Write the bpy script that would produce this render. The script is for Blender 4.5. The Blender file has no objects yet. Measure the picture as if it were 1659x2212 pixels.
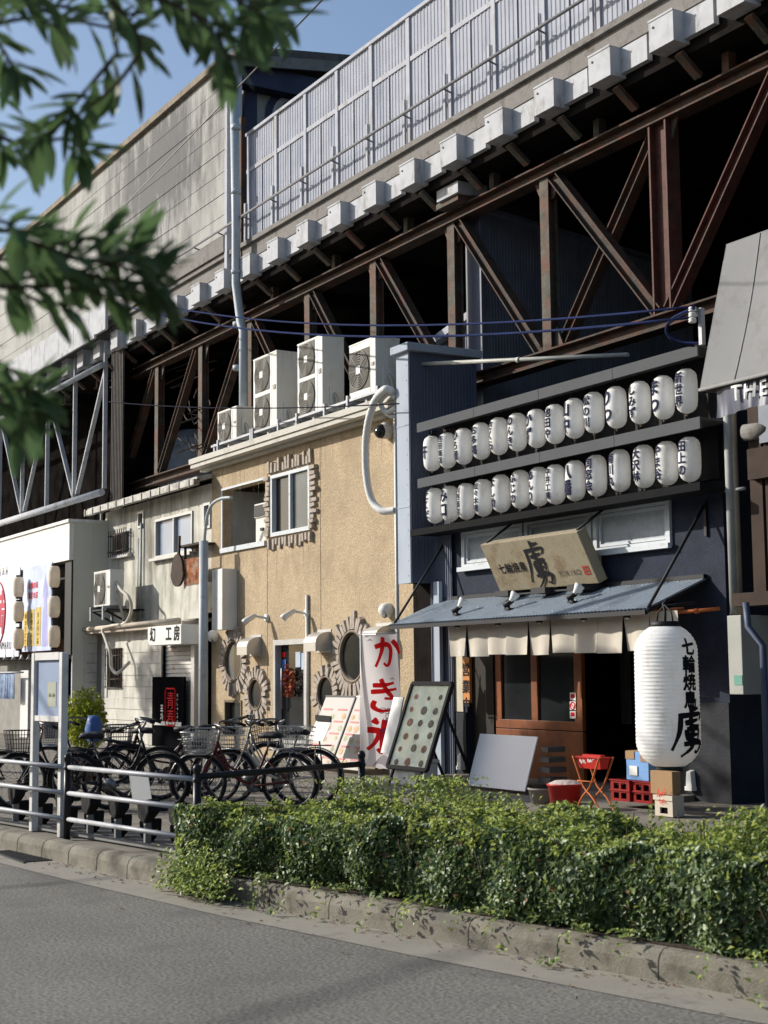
import bpy, bmesh, math, random
import numpy as np
from mathutils import Vector, Matrix, noise
rnd = random.Random(7)
sc = bpy.context.scene
col = sc.collection
# ---------------- camera ----------------
F, CX, CY, H = 3200.0, 829.5, 1106.0, 1.62
ANG = math.atan((CX + 1050.0) / F); PITCH = math.atan(346.0 / F); ROLL = 0.010
_fw = Vector((-math.cos(ANG), math.sin(ANG), 0)); _up = Vector((0, 0, 1))
_f = (_fw * math.cos(PITCH) + _up * math.sin(PITCH)); _r = Vector((math.sin(ANG), math.cos(ANG), 0))
_u = _up * math.cos(PITCH) - _fw * math.sin(PITCH)
CR = _r * math.cos(ROLL) - _u * math.sin(ROLL); CU = _u * math.cos(ROLL) + _r * math.sin(ROLL)
cam_d = bpy.data.cameras.new('camera'); cam = bpy.data.objects.new('camera', cam_d); col.objects.link(cam)
M = Matrix((CR, CU, -_f)).transposed().to_4x4(); M.translation = Vector((0, 0, H)); cam.matrix_world = M
cam_d.sensor_fit = 'HORIZONTAL'; cam_d.sensor_width = 36.0; cam_d.lens = 36.0 * F / 1659.0
cam_d.clip_start = 0.05; cam_d.clip_end = 2000
cam_d.dof.use_dof = True; cam_d.dof.focus_distance = 19.0; cam_d.dof.aperture_fstop = 5.6
sc.camera = cam
# ---------------- world, sun, exposure ----------------
SUNV = Vector((-0.72, -0.62, 0.45)).normalized()
w = bpy.data.worlds.new('World'); sc.world = w; w.use_nodes = True
nt = w.node_tree; bg = nt.nodes['Background']; sky = nt.nodes.new('ShaderNodeTexSky')
sky.sky_type = 'NISHITA'; sky.sun_disc = False; sky.sun_elevation = math.asin(SUNV.z)
sky.sun_rotation = math.atan2(SUNV.x, SUNV.y); sky.air_density = 1.0; sky.dust_density = 2.0; sky.ozone_density = 2.0
nt.links.new(sky.outputs[0], bg.inputs[0]); bg.inputs[1].default_value = 0.115
sd = bpy.data.lights.new('sun', 'SUN'); sd.energy = 4.3; sd.angle = math.radians(0.5); sd.color = (1.0, 0.95, 0.87)
so = bpy.data.objects.new('sun', sd); col.objects.link(so); so.rotation_euler = SUNV.to_track_quat('Z', 'Y').to_euler()
sc.view_settings.view_transform = 'Standard'; sc.view_settings.look = 'None'
sc.view_settings.exposure = 0.45; sc.view_settings.gamma = 1.0
sc.cycles.max_bounces = 8; sc.cycles.transparent_max_bounces = 8

def W(px, py, Y):
    d = _f + CR * ((px - CX) / F) - CU * ((py - CY) / F); t = Y / d.y
    return Vector((d.x * t, Y, H + d.z * t))
def G(px, py, z):
    d = _f + CR * ((px - CX) / F) - CU * ((py - CY) / F); t = (z - H) / d.z
    return Vector((d.x * t, d.y * t, z))
def V(*a): return Vector(a)

# ---------------- materials ----------------
MATS = {}
def mat(name, c, rough=.7, metal=0.0, var=.18, scale=3.0, dirt=None, damt=.0, dscale=1.5, streak=0.0,
        bump=0.0, bscale=60.0, trans=0.0, spec=.22, emit=0.0, fine=0.0):
    if name in MATS: return MATS[name]
    m = bpy.data.materials.new(name); m.use_nodes = True; MATS[name] = m
    n = m.node_tree; L = n.links; b = n.nodes['Principled BSDF']
    b.inputs['Roughness'].default_value = rough; b.inputs['Metallic'].default_value = metal
    b.inputs['Specular IOR Level'].default_value = spec
    geo = n.nodes.new('ShaderNodeNewGeometry')
    def nz(sc_, det=5, vec=None, r=.55):
        t = n.nodes.new('ShaderNodeTexNoise'); t.inputs['Scale'].default_value = sc_; t.inputs['Detail'].default_value = det
        t.inputs['Roughness'].default_value = r
        L.new(vec if vec else geo.outputs['Position'], t.inputs['Vector']); return t.outputs['Fac']
    def ramp(fac, a, bb, ca, cb):
        r = n.nodes.new('ShaderNodeMapRange'); r.inputs[1].default_value = a; r.inputs[2].default_value = bb
        r.inputs[3].default_value = ca; r.inputs[4].default_value = cb; L.new(fac, r.inputs[0]); return r.outputs[0]
    v = ramp(nz(scale), .3, .7, 1 - var, 1 + var)
    if fine:
        f2 = ramp(nz(bscale * 1.3, 3), .3, .7, 1 - fine, 1 + fine)
        mm = n.nodes.new('ShaderNodeMath'); mm.operation = 'MULTIPLY'; L.new(v, mm.inputs[0]); L.new(f2, mm.inputs[1]); v = mm.outputs[0]
    mx = n.nodes.new('ShaderNodeVectorMath'); mx.operation = 'SCALE'; mx.inputs[0].default_value = c[:3]; L.new(v, mx.inputs['Scale'])
    out = mx.outputs[0]
    if dirt is not None:
        if streak:
            mp = n.nodes.new('ShaderNodeMapping'); mp.inputs['Scale'].default_value = (1, 1, 1 - streak)
            L.new(geo.outputs['Position'], mp.inputs['Vector']); fac = nz(dscale, 8, mp.outputs[0], .7)
        else: fac = nz(dscale, 8, None, .7)
        fa = ramp(fac, .62 - .3 * damt, .72 - .12 * damt, 0, 1)
        mi = n.nodes.new('ShaderNodeMix'); mi.data_type = 'RGBA'; L.new(fa, mi.inputs[0]); L.new(out, mi.inputs[6])
        mi.inputs[7].default_value = (*dirt, 1); out = mi.outputs[2]
    L.new(out, b.inputs['Base Color'])
    if bump:
        bn = n.nodes.new('ShaderNodeBump'); bn.inputs['Strength'].default_value = bump; bn.inputs['Distance'].default_value = .02
        L.new(nz(bscale, 4), bn.inputs['Height']); L.new(bn.outputs[0], b.inputs['Normal'])
    if trans:
        tr = n.nodes.new('ShaderNodeBsdfTranslucent'); L.new(out, tr.inputs[0]); ms = n.nodes.new('ShaderNodeMixShader')
        ms.inputs[0].default_value = trans; L.new(b.outputs[0], ms.inputs[1]); L.new(tr.outputs[0], ms.inputs[2])
        L.new(ms.outputs[0], n.nodes['Material Output'].inputs[0])
    return m
asphalt = mat('asphalt', (.148, .142, .126), .9, var=.16, scale=.7, bump=.25, bscale=34, fine=.6, dirt=(.10, .096, .088), damt=.4, dscale=.9, spec=.3)
gutter = mat('gutter_concrete', (.27, .25, .21), .85, var=.12, scale=2, bump=.2, bscale=120, dirt=(.16, .15, .13), damt=.35, dscale=2, fine=.12)
kerbm = mat('kerb_concrete', (.20, .185, .15), .9, var=.2, scale=5, bump=.3, bscale=80, dirt=(.10, .09, .07), damt=.45, dscale=4, fine=.15)
pave = mat('pavement', (.20, .18, .15), .85, var=.15, scale=2, bump=.2, bscale=70, dirt=(.12, .11, .09), damt=.4, dscale=3)
soil = mat('soil', (.05, .04, .03), .95, var=.4, scale=20, bump=.6, bscale=40)
tanm = mat('tan_stucco', (.405, .315, .205), .9, var=.12, scale=.8, bump=.9, bscale=30, dirt=(.33, .255, .165), damt=.45, dscale=2.2, streak=.3, fine=.22)
bluem = mat('navy_stucco', (.022, .027, .044), .85, var=.2, scale=4, bump=.5, bscale=70, fine=.25)
darkm = mat('dark_plinth', (.022, .023, .028), .8, var=.3, scale=4, bump=.3, bscale=50)
oldw = mat('old_render', (.52, .505, .44), .9, var=.2, scale=2.5, bump=.3, bscale=40, dirt=(.17, .16, .13), damt=.6, dscale=2.0, streak=.85, fine=.08)
creamm = mat('cream_panel', (.58, .56, .48), .6, var=.05, scale=1, dirt=(.45, .42, .35), damt=.3, dscale=1.5, streak=.9)
siding = mat('white_siding', (.55, .53, .47), .7, var=.12, scale=2, dirt=(.33, .31, .27), damt=.5, dscale=3, streak=.7)
rust = mat('rusty_steel', (.052, .042, .034), .8, metal=.1, var=.45, scale=4, dirt=(.10, .040, .024), damt=.55, dscale=4, streak=.6, bump=.4, bscale=30, fine=.3)
rust2 = mat('grey_brown_steel', (.080, .076, .062), .8, metal=.1, var=.4, scale=5, dirt=(.13, .05, .03), damt=.55, dscale=5, streak=.5, bump=.3, bscale=30, fine=.3)
redst = mat('red_oxide_steel', (.080, .030, .022), .7, var=.35, scale=6, dirt=(.07, .04, .03), damt=.45, dscale=5, bump=.3, bscale=30)
soot_shade = mat('soot_shade_black', (.009, .008, .0075), 1, var=.5, scale=2, spec=0)  # near-black: soot, plus deep shade behind the truss and indoors put into colour
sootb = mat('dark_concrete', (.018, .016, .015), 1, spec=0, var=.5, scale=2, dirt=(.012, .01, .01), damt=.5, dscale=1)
conc = mat('stained_concrete', (.335, .335, .315), .85, var=.10, scale=1.5, bump=.15, bscale=40, dirt=(.15, .15, .145), damt=.42, dscale=.8, streak=.7, fine=.06)
boxw = mat('white_bracket_paint', (.44, .45, .47), .95, spec=.1, var=.1, scale=5, dirt=(.25, .24, .22), damt=.3, dscale=4, streak=.6)
railw = mat('pale_blue_cladding', (.355, .37, .42), .95, spec=.1, var=.08, scale=3, dirt=(.22, .24, .30), damt=.35, dscale=2, streak=.85)
railf = mat('pale_frame_paint', (.40, .41, .45), .95, spec=.1, var=.1, scale=4, dirt=(.3, .27, .22), damt=.3, dscale=3, streak=.7)
edgec = mat('deck_edge_concrete', (.21, .20, .19), .9, var=.3, scale=4, dirt=(.11, .10, .09), damt=.55, dscale=4, bump=.3, bscale=30)
colw = mat('pale_column_metal', (.35, .39, .45), .8, spec=.2, var=.06, scale=3, dirt=(.27, .31, .36), damt=.3, dscale=2, streak=.8)
corrb = mat('slate_corrugated_metal', (.10, .112, .15), .5, var=.1, scale=3, dirt=(.07, .08, .12), damt=.4, dscale=2, streak=.9)
corrd = mat('dark_corrugated_metal', (.13, .142, .185), .55, var=.15, scale=3, dirt=(.09, .10, .13), damt=.4, dscale=2, streak=.9)
corrbr = mat('brown_corrugated_metal', (.05, .04, .035), .6, var=.3, scale=3)
awnm = mat('awning_metal', (.36, .41, .46), .45, metal=.2, var=.08, scale=3, dirt=(.20, .23, .27), damt=.3, dscale=2)
black = mat('black_metal', (.010, .010, .012), .6, var=.2, spec=.3)
blackp = mat('black_paint', (.014, .014, .017), .38, var=.2)
galv = mat('galvanised_rail', (.33, .34, .36), .55, metal=.2, var=.12, scale=8)
greyp = mat('grey_pipe', (.36, .40, .43), .5, var=.08, scale=3, dirt=(.25, .24, .22), damt=.2, dscale=4)
whitep = mat('white_plastic', (.66, .66, .63), .45, var=.04, scale=3, dirt=(.5, .49, .45), damt=.25, dscale=3, streak=.7)
acw = mat('ivory_unit_paint', (.66, .65, .60), .45, var=.05, scale=3, dirt=(.50, .48, .43), damt=.3, dscale=3, streak=.8)
acg = mat('fan_grille_grey', (.26, .245, .21), .6, var=.15, scale=4)
paper = mat('lantern_paper', (.93, .93, .92), .75, var=.04, scale=6, dirt=(.78, .75, .69), damt=.3, dscale=6, streak=.6, trans=.35, bump=.15, bscale=14)
ink = mat('navy_ink', (.008, .011, .04), .8, var=.2)
inkb = mat('black_ink', (.008, .008, .010), .8, var=.2)
inkr = mat('red_ink', (.85, .02, .02), .7, var=.08, trans=.45)
cloth = mat('noren_cloth', (.70, .64, .54), .9, var=.06, scale=3, bump=.2, bscale=200, trans=.3)
bannerc = mat('banner_cloth', (.86, .82, .83), .85, var=.04, scale=4, trans=.6)
woodo = mat('orange_wood', (.20, .062, .018), .5, var=.25, scale=3, streak=.8, dirt=(.13, .035, .01), damt=.4, dscale=5)
woodsg = mat('signboard_wood', (.30, .26, .18), .8, var=.15, scale=3, dirt=(.20, .15, .09), damt=.5, dscale=3.0, bump=.2, bscale=30)
brown = mat('brown_wood', (.04, .025, .018), .8, var=.3, scale=4, dirt=(.035, .02, .015), damt=.4, dscale=3, streak=.8)
board = mat('white_board', (.90, .87, .83), .7, var=.03, scale=2, fine=.05)
stone = mat('stone_sticks', (.36, .31, .26), .85, var=.25, scale=14, bump=.4, bscale=60)
glassd = mat('dark_glass', (.014, .016, .017), .12, var=.3, scale=1.2, spec=.35)
glassm = mat('grey_glass', (.06, .072, .08), .2, var=.35, scale=1.5, spec=.4)
glassb = mat('blue_glass', (.22, .27, .36), .25, var=.12, scale=1, spec=.6)
frost = mat('frosted_glass', (.36, .39, .42), .5, var=.15, scale=12, bump=.3, bscale=90)
alum = mat('aluminium', (.42, .42, .41), .45, metal=.4, var=.08)
winw = mat('white_window_frame', (.52, .55, .57), .55, var=.06, scale=4, dirt=(.35, .35, .34), damt=.25, dscale=4)
redp = mat('red_plastic', (.42, .025, .02), .4, var=.1, dirt=(.25, .02, .018), damt=.3, dscale=6)
redc = mat('red_crate', (.24, .012, .010), .45, var=.15)
whitec = mat('beige_crate', (.52, .45, .36), .55, var=.08)
orangep = mat('orange_tube', (.45, .12, .03), .5, var=.15)
bluebox = mat('blue_box', (.16, .30, .55), .7, var=.08)
card = mat('cardboard', (.30, .19, .10), .85, var=.1, scale=3)
canvas = mat('grey_canvas', (.215, .215, .215), .9, var=.07, scale=2, dirt=(.16, .155, .15), damt=.4, dscale=2, bump=.15, bscale=150, fine=.06)
valan = mat('navy_valance', (.055, .062, .095), .5, spec=.5, var=.3, scale=6)
cable = mat('black_cable', (.012, .014, .025), 1, spec=.1)
cableb = mat('blue_cable', (.02, .03, .09), 1, spec=.1)
rubber = mat('rubber', (.012, .012, .012), .8)
chrome = mat('chrome', (.17, .17, .17), .4, metal=.9, var=.05)
bark = mat('bark', (.06, .045, .03), .9, var=.3, scale=20)
leafd = mat('hedge_leaf_dark', (.105, .155, .066), .42, var=.45, scale=9, trans=.2, spec=.4)
leafm = mat('hedge_leaf_mid', (.165, .225, .072), .45, var=.4, scale=7, trans=.3, spec=.4)
leafy = mat('hedge_leaf_new_lit', (.36, .42, .10), .5, var=.3, scale=7, trans=.4)
leaft = mat('street_tree_leaf', (.085, .145, .058), .4, var=.3, scale=6, trans=.5, spec=.4)
leafn = mat('shrub_leaf', (.30, .34, .04), .5, var=.3, scale=6, trans=.4)
# ---------------- object helpers ----------------
ORG = {}
def link(o, parent=None):
    col.objects.link(o)
    if parent: o.parent = parent
def thing(name, label, cat, loc=(0, 0, 0), group=None):
    o = bpy.data.objects.new(name, None); o.empty_display_size = .1; col.objects.link(o); o.location = Vector(loc)
    o['label'] = label; o['category'] = cat
    if group: o['group'] = group
    ORG[o.name] = Vector(loc); return o
class MB:
    def __init__(s): s.v = []; s.f = []; s.smooth = set(); s.m = []
    def add(s, vs, fs, sm=False, mi=0):
        k = len(s.v); s.v += [Vector(p) for p in vs]
        for f in fs:
            if sm: s.smooth.add(len(s.f))
            s.f.append(tuple(i + k for i in f)); s.m.append(mi)
        return s
    def box(s, x0, x1, y0, y1, z0, z1, mi=0):
        if x0 > x1: x0, x1 = x1, x0
        if y0 > y1: y0, y1 = y1, y0
        if z0 > z1: z0, z1 = z1, z0
        return s.add([(x0, y0, z0), (x1, y0, z0), (x1, y1, z0), (x0, y1, z0), (x0, y0, z1), (x1, y0, z1), (x1, y1, z1), (x0, y1, z1)],
              [(0, 3, 2, 1), (4, 5, 6, 7), (0, 1, 5, 4), (1, 2, 6, 5), (2, 3, 7, 6), (3, 0, 4, 7)], mi=mi)
    def slab(s, a, b, c, d, n):   # quad a,b,c,d thickened by vector n
        n = Vector(n); q = [Vector(a), Vector(b), Vector(c), Vector(d)]; q += [p + n for p in q]
        return s.add(q, [(0, 1, 2, 3), (7, 6, 5, 4), (0, 4, 5, 1), (1, 5, 6, 2), (2, 6, 7, 3), (3, 7, 4, 0)])
    def beam(s, p0, p1, w, h, side=(0, 1, 0)):   # w across side vector, h across the other
        p0, p1 = Vector(p0), Vector(p1); d = (p1 - p0).normalized(); sd = Vector(side); sd = (sd - d * sd.dot(d)).normalized(); o = d.cross(sd)
        a = sd * w / 2; b = o * h / 2
        q = [p0 - a - b, p0 + a - b, p0 + a + b, p0 - a + b, p1 - a - b, p1 + a - b, p1 + a + b, p1 - a + b]
        return s.add(q, [(0, 3, 2, 1), (4, 5, 6, 7), (0, 1, 5, 4), (1, 2, 6, 5), (2, 3, 7, 6), (3, 0, 4, 7)])
    def chan(s, p0, p1, dep, h, t=.02, side=(0, 1, 0)):   # H-section, flanges on both edges
        p0, p1 = Vector(p0), Vector(p1); d = (p1 - p0).normalized(); sd = Vector(side); sd = (sd - d * sd.dot(d)).normalized(); o = d.cross(sd)
        s.beam(p0 + o * (h / 2 - t / 2), p1 + o * (h / 2 - t / 2), dep, t, side)
        s.beam(p0 - o * (h / 2 - t / 2), p1 - o * (h / 2 - t / 2), dep, t, side)
        s.beam(p0, p1, t, h - 2 * t, side); return s
    def tube(s, pts, r, n=8, cap=True, rs=None):
        pts = [Vector(p) for p in pts]; k = len(s.v); prev = None; N = len(pts)
        for i, p in enumerate(pts):
            d = (pts[min(i + 1, N - 1)] - pts[max(i - 1, 0)]).normalized()
            if prev is None: a = d.orthogonal().normalized()
            else: a = (prev - d * prev.dot(d)).normalized()
            prev = a; b = d.cross(a); rr = rs[i] if rs else r
            for j in range(n):
                t = 2 * math.pi * j / n; s.v.append(p + (a * math.cos(t) + b * math.sin(t)) * rr)
        for i in range(N - 1):
            for j in range(n):
                s.smooth.add(len(s.f)); s.f.append((k + i * n + j, k + i * n + (j + 1) % n, k + (i + 1) * n + (j + 1) % n, k + (i + 1) * n + j)); s.m.append(0)
        if cap:
            s.f.append(tuple(k + j for j in reversed(range(n)))); s.f.append(tuple(k + (N - 1) * n + j for j in range(n))); s.m += [0, 0]
        return s
    def lathe(s, prof, c, n=24, axis='z', sm=True):
        c = Vector(c); k = len(s.v); ax = {'z': (V(1, 0, 0), V(0, 1, 0), V(0, 0, 1)), 'y': (V(1, 0, 0), V(0, 0, 1), V(0, -1, 0)), 'x': (V(0, 1, 0), V(0, 0, 1), V(1, 0, 0))}[axis] if isinstance(axis, str) else axis
        for r, h in prof:
            for j in range(n):
                t = 2 * math.pi * j / n; s.v.append(c + ax[0] * (r * math.cos(t)) + ax[1] * (r * math.sin(t)) + ax[2] * h)
        for i in range(len(prof) - 1):
            for j in range(n):
                if sm: s.smooth.add(len(s.f))
                s.f.append((k + i * n + j, k + i * n + (j + 1) % n, k + (i + 1) * n + (j + 1) % n, k + (i + 1) * n + j)); s.m.append(0)
        return s
    def disc(s, c, r, n=24, axis='y', rz=None):
        c = Vector(c); k = len(s.v); a, b = {'y': (V(1, 0, 0), V(0, 0, 1)), 'z': (V(1, 0, 0), V(0, 1, 0)), 'x': (V(0, 1, 0), V(0, 0, 1))}[axis]
        for j in range(n):
            t = 2 * math.pi * j / n; s.v.append(c + a * r * math.cos(t) + b * (rz or r) * math.sin(t))
        s.f.append(tuple(range(k, k + n))); s.m.append(0); return s
    def corr(s, p0, p1, z0, z1, pitch=.06, amp=.014, nrm=(0, -1, 0)):
        p0, p1 = Vector(p0), Vector(p1); L = (p1 - p0).length; d = (p1 - p0) / L; nrm = Vector(nrm); n = max(2, int(L / pitch)); k = len(s.v)
        prof = [(0, 0), (.22, 0), (.36, 1), (.64, 1), (.78, 0)]
        pts = [(i + a, b) for i in range(n) for a, b in prof] + [(n, 0)]
        za, zb = (z0, z0) if not isinstance(z0, tuple) else z0; zc, zd = (z1, z1) if not isinstance(z1, tuple) else z1
        for t, b in pts:
            q = p0 + d * (t * L / n) + nrm * (amp * b); u = t / n
            s.v.append(V(q.x, q.y, za + (zb - za) * u)); s.v.append(V(q.x, q.y, zc + (zd - zc) * u))
        for i in range(len(pts) - 1): s.f.append((k + 2 * i, k + 2 * i + 2, k + 2 * i + 3, k + 2 * i + 1)); s.m.append(0)
        return s
    def build(s, name, m, parent=None, org=None, bevel=0, solid=0):
        me = bpy.data.meshes.new(name)
        if parent is not None: o3 = ORG[parent.name]
        else: o3 = Vector(org) if org is not None else V(0, 0, 0)
        me.from_pydata([tuple(p - o3) for p in s.v], [], s.f); ms = m if isinstance(m, (list, tuple)) else [m]
        for x in ms: me.materials.append(x)
        if s.smooth:
            for i in s.smooth: me.polygons[i].use_smooth = True
        if len(ms) > 1:
            for i, a in enumerate(s.m): me.polygons[i].material_index = a
        me.update(); o = bpy.data.objects.new(name, me); link(o, parent); ORG[o.name] = o3
        if parent is None: o.location = o3
        if solid: md = o.modifiers.new('solid', 'SOLIDIFY'); md.thickness = solid
        if bevel: md = o.modifiers.new('bevel', 'BEVEL'); md.width = bevel; md.segments = 2; md.limit_method = 'ANGLE'
        return o
def tag(o, label, cat, group=None):
    o['label'] = label; o['category'] = cat
    if group: o['group'] = group
    return o
def struct(o): o['kind'] = 'structure'; return o
def copy_tree(o, parent=None):
    c = o.copy(); col.objects.link(c); c.parent = parent
    if o.name in ORG: ORG[c.name] = ORG[o.name]
    for ch in list(o.children): copy_tree(ch, c)
    return c
def spline(pts, n=8):
    pts = [Vector(p) for p in pts]; out = []
    for i in range(len(pts) - 1):
        a = pts[max(i - 1, 0)]; b = pts[i]; c = pts[i + 1]; d = pts[min(i + 2, len(pts) - 1)]
        for k in range(n):
            t = k / n; out.append(.5 * ((2 * b) + (c - a) * t + (2 * a - 5 * b + 4 * c - d) * t * t + (3 * b - a - 3 * c + d) * t ** 3))
    out.append(pts[-1]); return out
def sag(a, b, d, n=16):
    a, b = Vector(a), Vector(b); return [a.lerp(b, i / n) + V(0, 0, -d * 4 * (i / n) * (1 - i / n)) for i in range(n + 1)]
# ---------------- writing ----------------
_gl = {}
def glyph(ch, bold=0.0):
    k = (ch, bold)
    if k in _gl: return _gl[k]
    cu = bpy.data.curves.new('g', 'FONT'); cu.body = ch; cu.size = 1; cu.offset = bold; cu.resolution_u = 3; cu.align_x = 'CENTER'
    o = bpy.data.objects.new('g', cu); col.objects.link(o); bpy.context.view_layer.update()
    e = o.evaluated_get(bpy.context.evaluated_depsgraph_get()); me = e.to_mesh()
    vs = [(v.co.x, v.co.y) for v in me.vertices]; fs = [tuple(p.vertices) for p in me.polygons]
    e.to_mesh_clear(); bpy.data.objects.remove(o); bpy.data.curves.remove(cu); _gl[k] = (vs, fs); return _gl[k]
def write(mb, s, fn, size, bold=.0, step=None, vertical=False, sx=1.0, sub=0):
    """fn(u,v) -> point; text laid from u=0 (centre of first glyph), baseline v"""
    step = step or size * (1.05 if vertical else .62)
    if bold > .006:      # a heavier pen: shifted copies of the sound outline, each a hair above the last
        b = bold * size * 1.1
        for k, (du, dv) in enumerate(((-b, -b * .5), (b, b * .5), (-b * .6, b), (b * .6, -b), (0, 0))):
            def f2(u, v, du=du, dv=dv, k=k):
                e = .002; p = fn(u + du, v + dv); n = (fn(u + du + e, v + dv) - p).cross(fn(u + du, v + dv + e) - p)
                return p + n.normalized() * (.0004 * k)
            write(mb, s, f2, size, 0, step, vertical, sx, sub)
        return mb
    for i, ch in enumerate(s):
        if ch == ' ': continue
        vs, fs = glyph(ch, bold)
        if not fs: continue
        ou, ov = (0, -i * step) if vertical else (i * step, 0)
        p = [(ou + x * size * sx, ov + y * size) for x, y in vs]
        if sub:
            bm = bmesh.new(); bv = [bm.verts.new((a, b, 0)) for a, b in p]
            for f in fs:
                try: bm.faces.new([bv[j] for j in f])
                except ValueError: pass
            for _ in range(3):
                es = [e for e in bm.edges if e.calc_length() > sub]
                if not es: break
                bmesh.ops.subdivide_edges(bm, edges=es, cuts=1); bmesh.ops.triangulate(bm, faces=bm.faces[:])
            bm.verts.index_update(); mb.add([fn(v.co.x, v.co.y) for v in bm.verts], [tuple(v.index for v in f.verts) for f in bm.faces]); bm.free()
        else: mb.add([fn(a, b) for a, b in p], fs)
    return mb
def plane_fn(o, ru, rv):
    o, ru, rv = Vector(o), Vector(ru), Vector(rv); return lambda u, v: o + ru * u + rv * v
def brush(mb, strokes, fn, size, w, lift=None):
    """strokes on a 100-grid, each a polyline drawn as a swelling ribbon"""
    for si, st in enumerate(strokes):
        P = [V(a, b, 0) for a, b in st]; P = spline(P, 6); n = len(P); L = []; Rr = []
        for i, p in enumerate(P):
            d = (P[min(i + 1, n - 1)] - P[max(i - 1, 0)]).normalized(); q = V(-d.y, d.x, 0)
            t = i / (n - 1); ww = w * (.55 + .5 * math.sin(math.pi * min(1, .25 + t * .95))) * (1 + .12 * noise.noise(p * .3))
            L.append(p + q * ww / 2); Rr.append(p - q * ww / 2)
        vs = [fn(a.x / 100 * size, a.y / 100 * size) for a in L] + [fn(a.x / 100 * size, a.y / 100 * size) for a in Rr]
        if lift is not None: vs = [v + Vector(lift) * (si * .0006) for v in vs]
        mb.add(vs, [(i, i + 1, n + i + 1, n + i) for i in range(n - 1)])
    return mb
KA = [[(12, 68), (40, 76), (62, 73), (68, 55), (60, 22), (50, 12), (40, 20)], [(42, 98), (36, 60), (14, 8)], [(76, 88), (90, 70), (97, 48)]]
KI = [[(16, 78), (50, 80), (80, 88)], [(12, 58), (50, 62), (88, 70)], [(38, 98), (55, 65), (74, 42), (50, 40)], [(24, 32), (20, 14), (42, 2), (78, 8)]]
KORI = [[(54, 96), (52, 50), (50, 8), (38, 16)], [(10, 66), (30, 66), (42, 60), (30, 30), (10, 12)], [(90, 74), (72, 62), (58, 54)], [(56, 54), (72, 26), (96, 10)], [(24, 96), (38, 84)]]
TORI = [[(52, 104), (50, 84)], [(50, 94), (78, 97)], [(18, 80), (50, 82), (88, 84), (80, 70)], [(24, 80), (20, 45), (2, 4)], [(34, 64), (74, 72)], [(52, 78), (50, 60), (80, 58)],
        [(38, 50), (38, 26)], [(38, 50), (74, 52), (72, 28)], [(56, 50), (55, 28)], [(40, 38), (72, 39)], [(38, 27), (72, 27)], [(30, 18), (82, 21), (76, 0), (64, 2)], [(56, 26), (50, 8), (26, -10)]]
# ================= ground =================
def poly(pts, z, name, m):
    mb = MB(); mb.add([(x, y, z) for x, y in pts], [tuple(range(len(pts)))]); return struct(mb.build(name, m))
kx = [(60, 21), (12, 9.6), (2, 7.22), (-2, 6.22), (-5.46, 5.38), (-7.5, 4.95), (-9.46, 4.60), (-11.5, 4.33), (-14.25, 4.03), (-20, 3.2), (-60, -2.6)]
def koff(d, dz=0):   # kerb line shifted away from the road
    out = []
    for i, (x, y) in enumerate(kx):
        a = kx[max(i - 1, 0)]; b = kx[min(i + 1, len(kx) - 1)]; t = V(b[0] - a[0], b[1] - a[1], 0).normalized(); n = V(t.y, -t.x, 0)
        if n.y < 0: n = -n
        out.append((x + n.x * d, y + n.y * d))
    return out
mb = MB(); mb.add([(-400, -400, 0), (400, -400, 0), (400, 400, 0), (-400, 400, 0)], [(0, 1, 2, 3)]); struct(mb.build('road', asphalt))
def strip(a, b, z, name, m):
    mb = MB(); n = len(a); mb.add([(x, y, z) for x, y in a] + [(x, y, z) for x, y in b], [(i, i + 1, n + i + 1, n + i) for i in range(n - 1)]); return struct(mb.build(name, m))
strip(koff(-.42), koff(.02), .004, 'gutter_strip', gutter)
# kerb stones
mb = MB()
fa, fb = koff(0), koff(.17)
for i in range(len(kx) - 1):
    a0, a1, b0, b1 = V(*fa[i], 0), V(*fa[i + 1], 0), V(*fb[i], 0), V(*fb[i + 1], 0); L = (a1 - a0).length; n = max(1, round(L / .6))
    if L > 20: n = 1
    for k in range(n):
        g = .0015 / max(L / n, .1); t0, t1 = k / n + g, (k + 1) / n - g
        q = [a0.lerp(a1, t0), a0.lerp(a1, t1), b0.lerp(b1, t1), b0.lerp(b1, t0)]; n_ = (q[3] - q[0]).normalized()
        pr = [(0, -.05), (.006, .10), (.022, .138), (.055, .160), (.11, .168), (.17, .168), (.17, -.05)]; vs = []
        for e in (0, 1):
            for o_, z in pr: vs.append(q[e] + n_ * o_ + V(0, 0, z))
        mb.add(vs, [(j, j + 7, j + 8, j + 1) for j in range(6)] + [(0, 1, 2, 3, 4, 5, 6), (13, 12, 11, 10, 9, 8, 7)])
for i in range(len(kx) - 1):   # mortar core just inside the stones fills the joints
    a0, a1 = V(*fa[i], 0), V(*fa[i + 1], 0); b0, b1 = V(*fb[i], 0), V(*fb[i + 1], 0); vs = []
    for p, q in ((a0, b0), (a1, b1)):
        n_ = (q - p).normalized()
        for o_, z in ((.006, -.05), (.012, .098), (.028, .132), (.06, .154), (.115, .162), (.165, .162), (.165, -.05)): vs.append(p + n_ * o_ + V(0, 0, z))
    mb.add(vs, [(j, j + 7, j + 8, j + 1) for j in range(6)])
struct(mb.build('kerb', kerbm))
a = koff(.16); pv = [(x, y) for x, y in a] + [(-60, 60), (60, 60)]
poly(pv, .155, 'pavement', pave)
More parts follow.
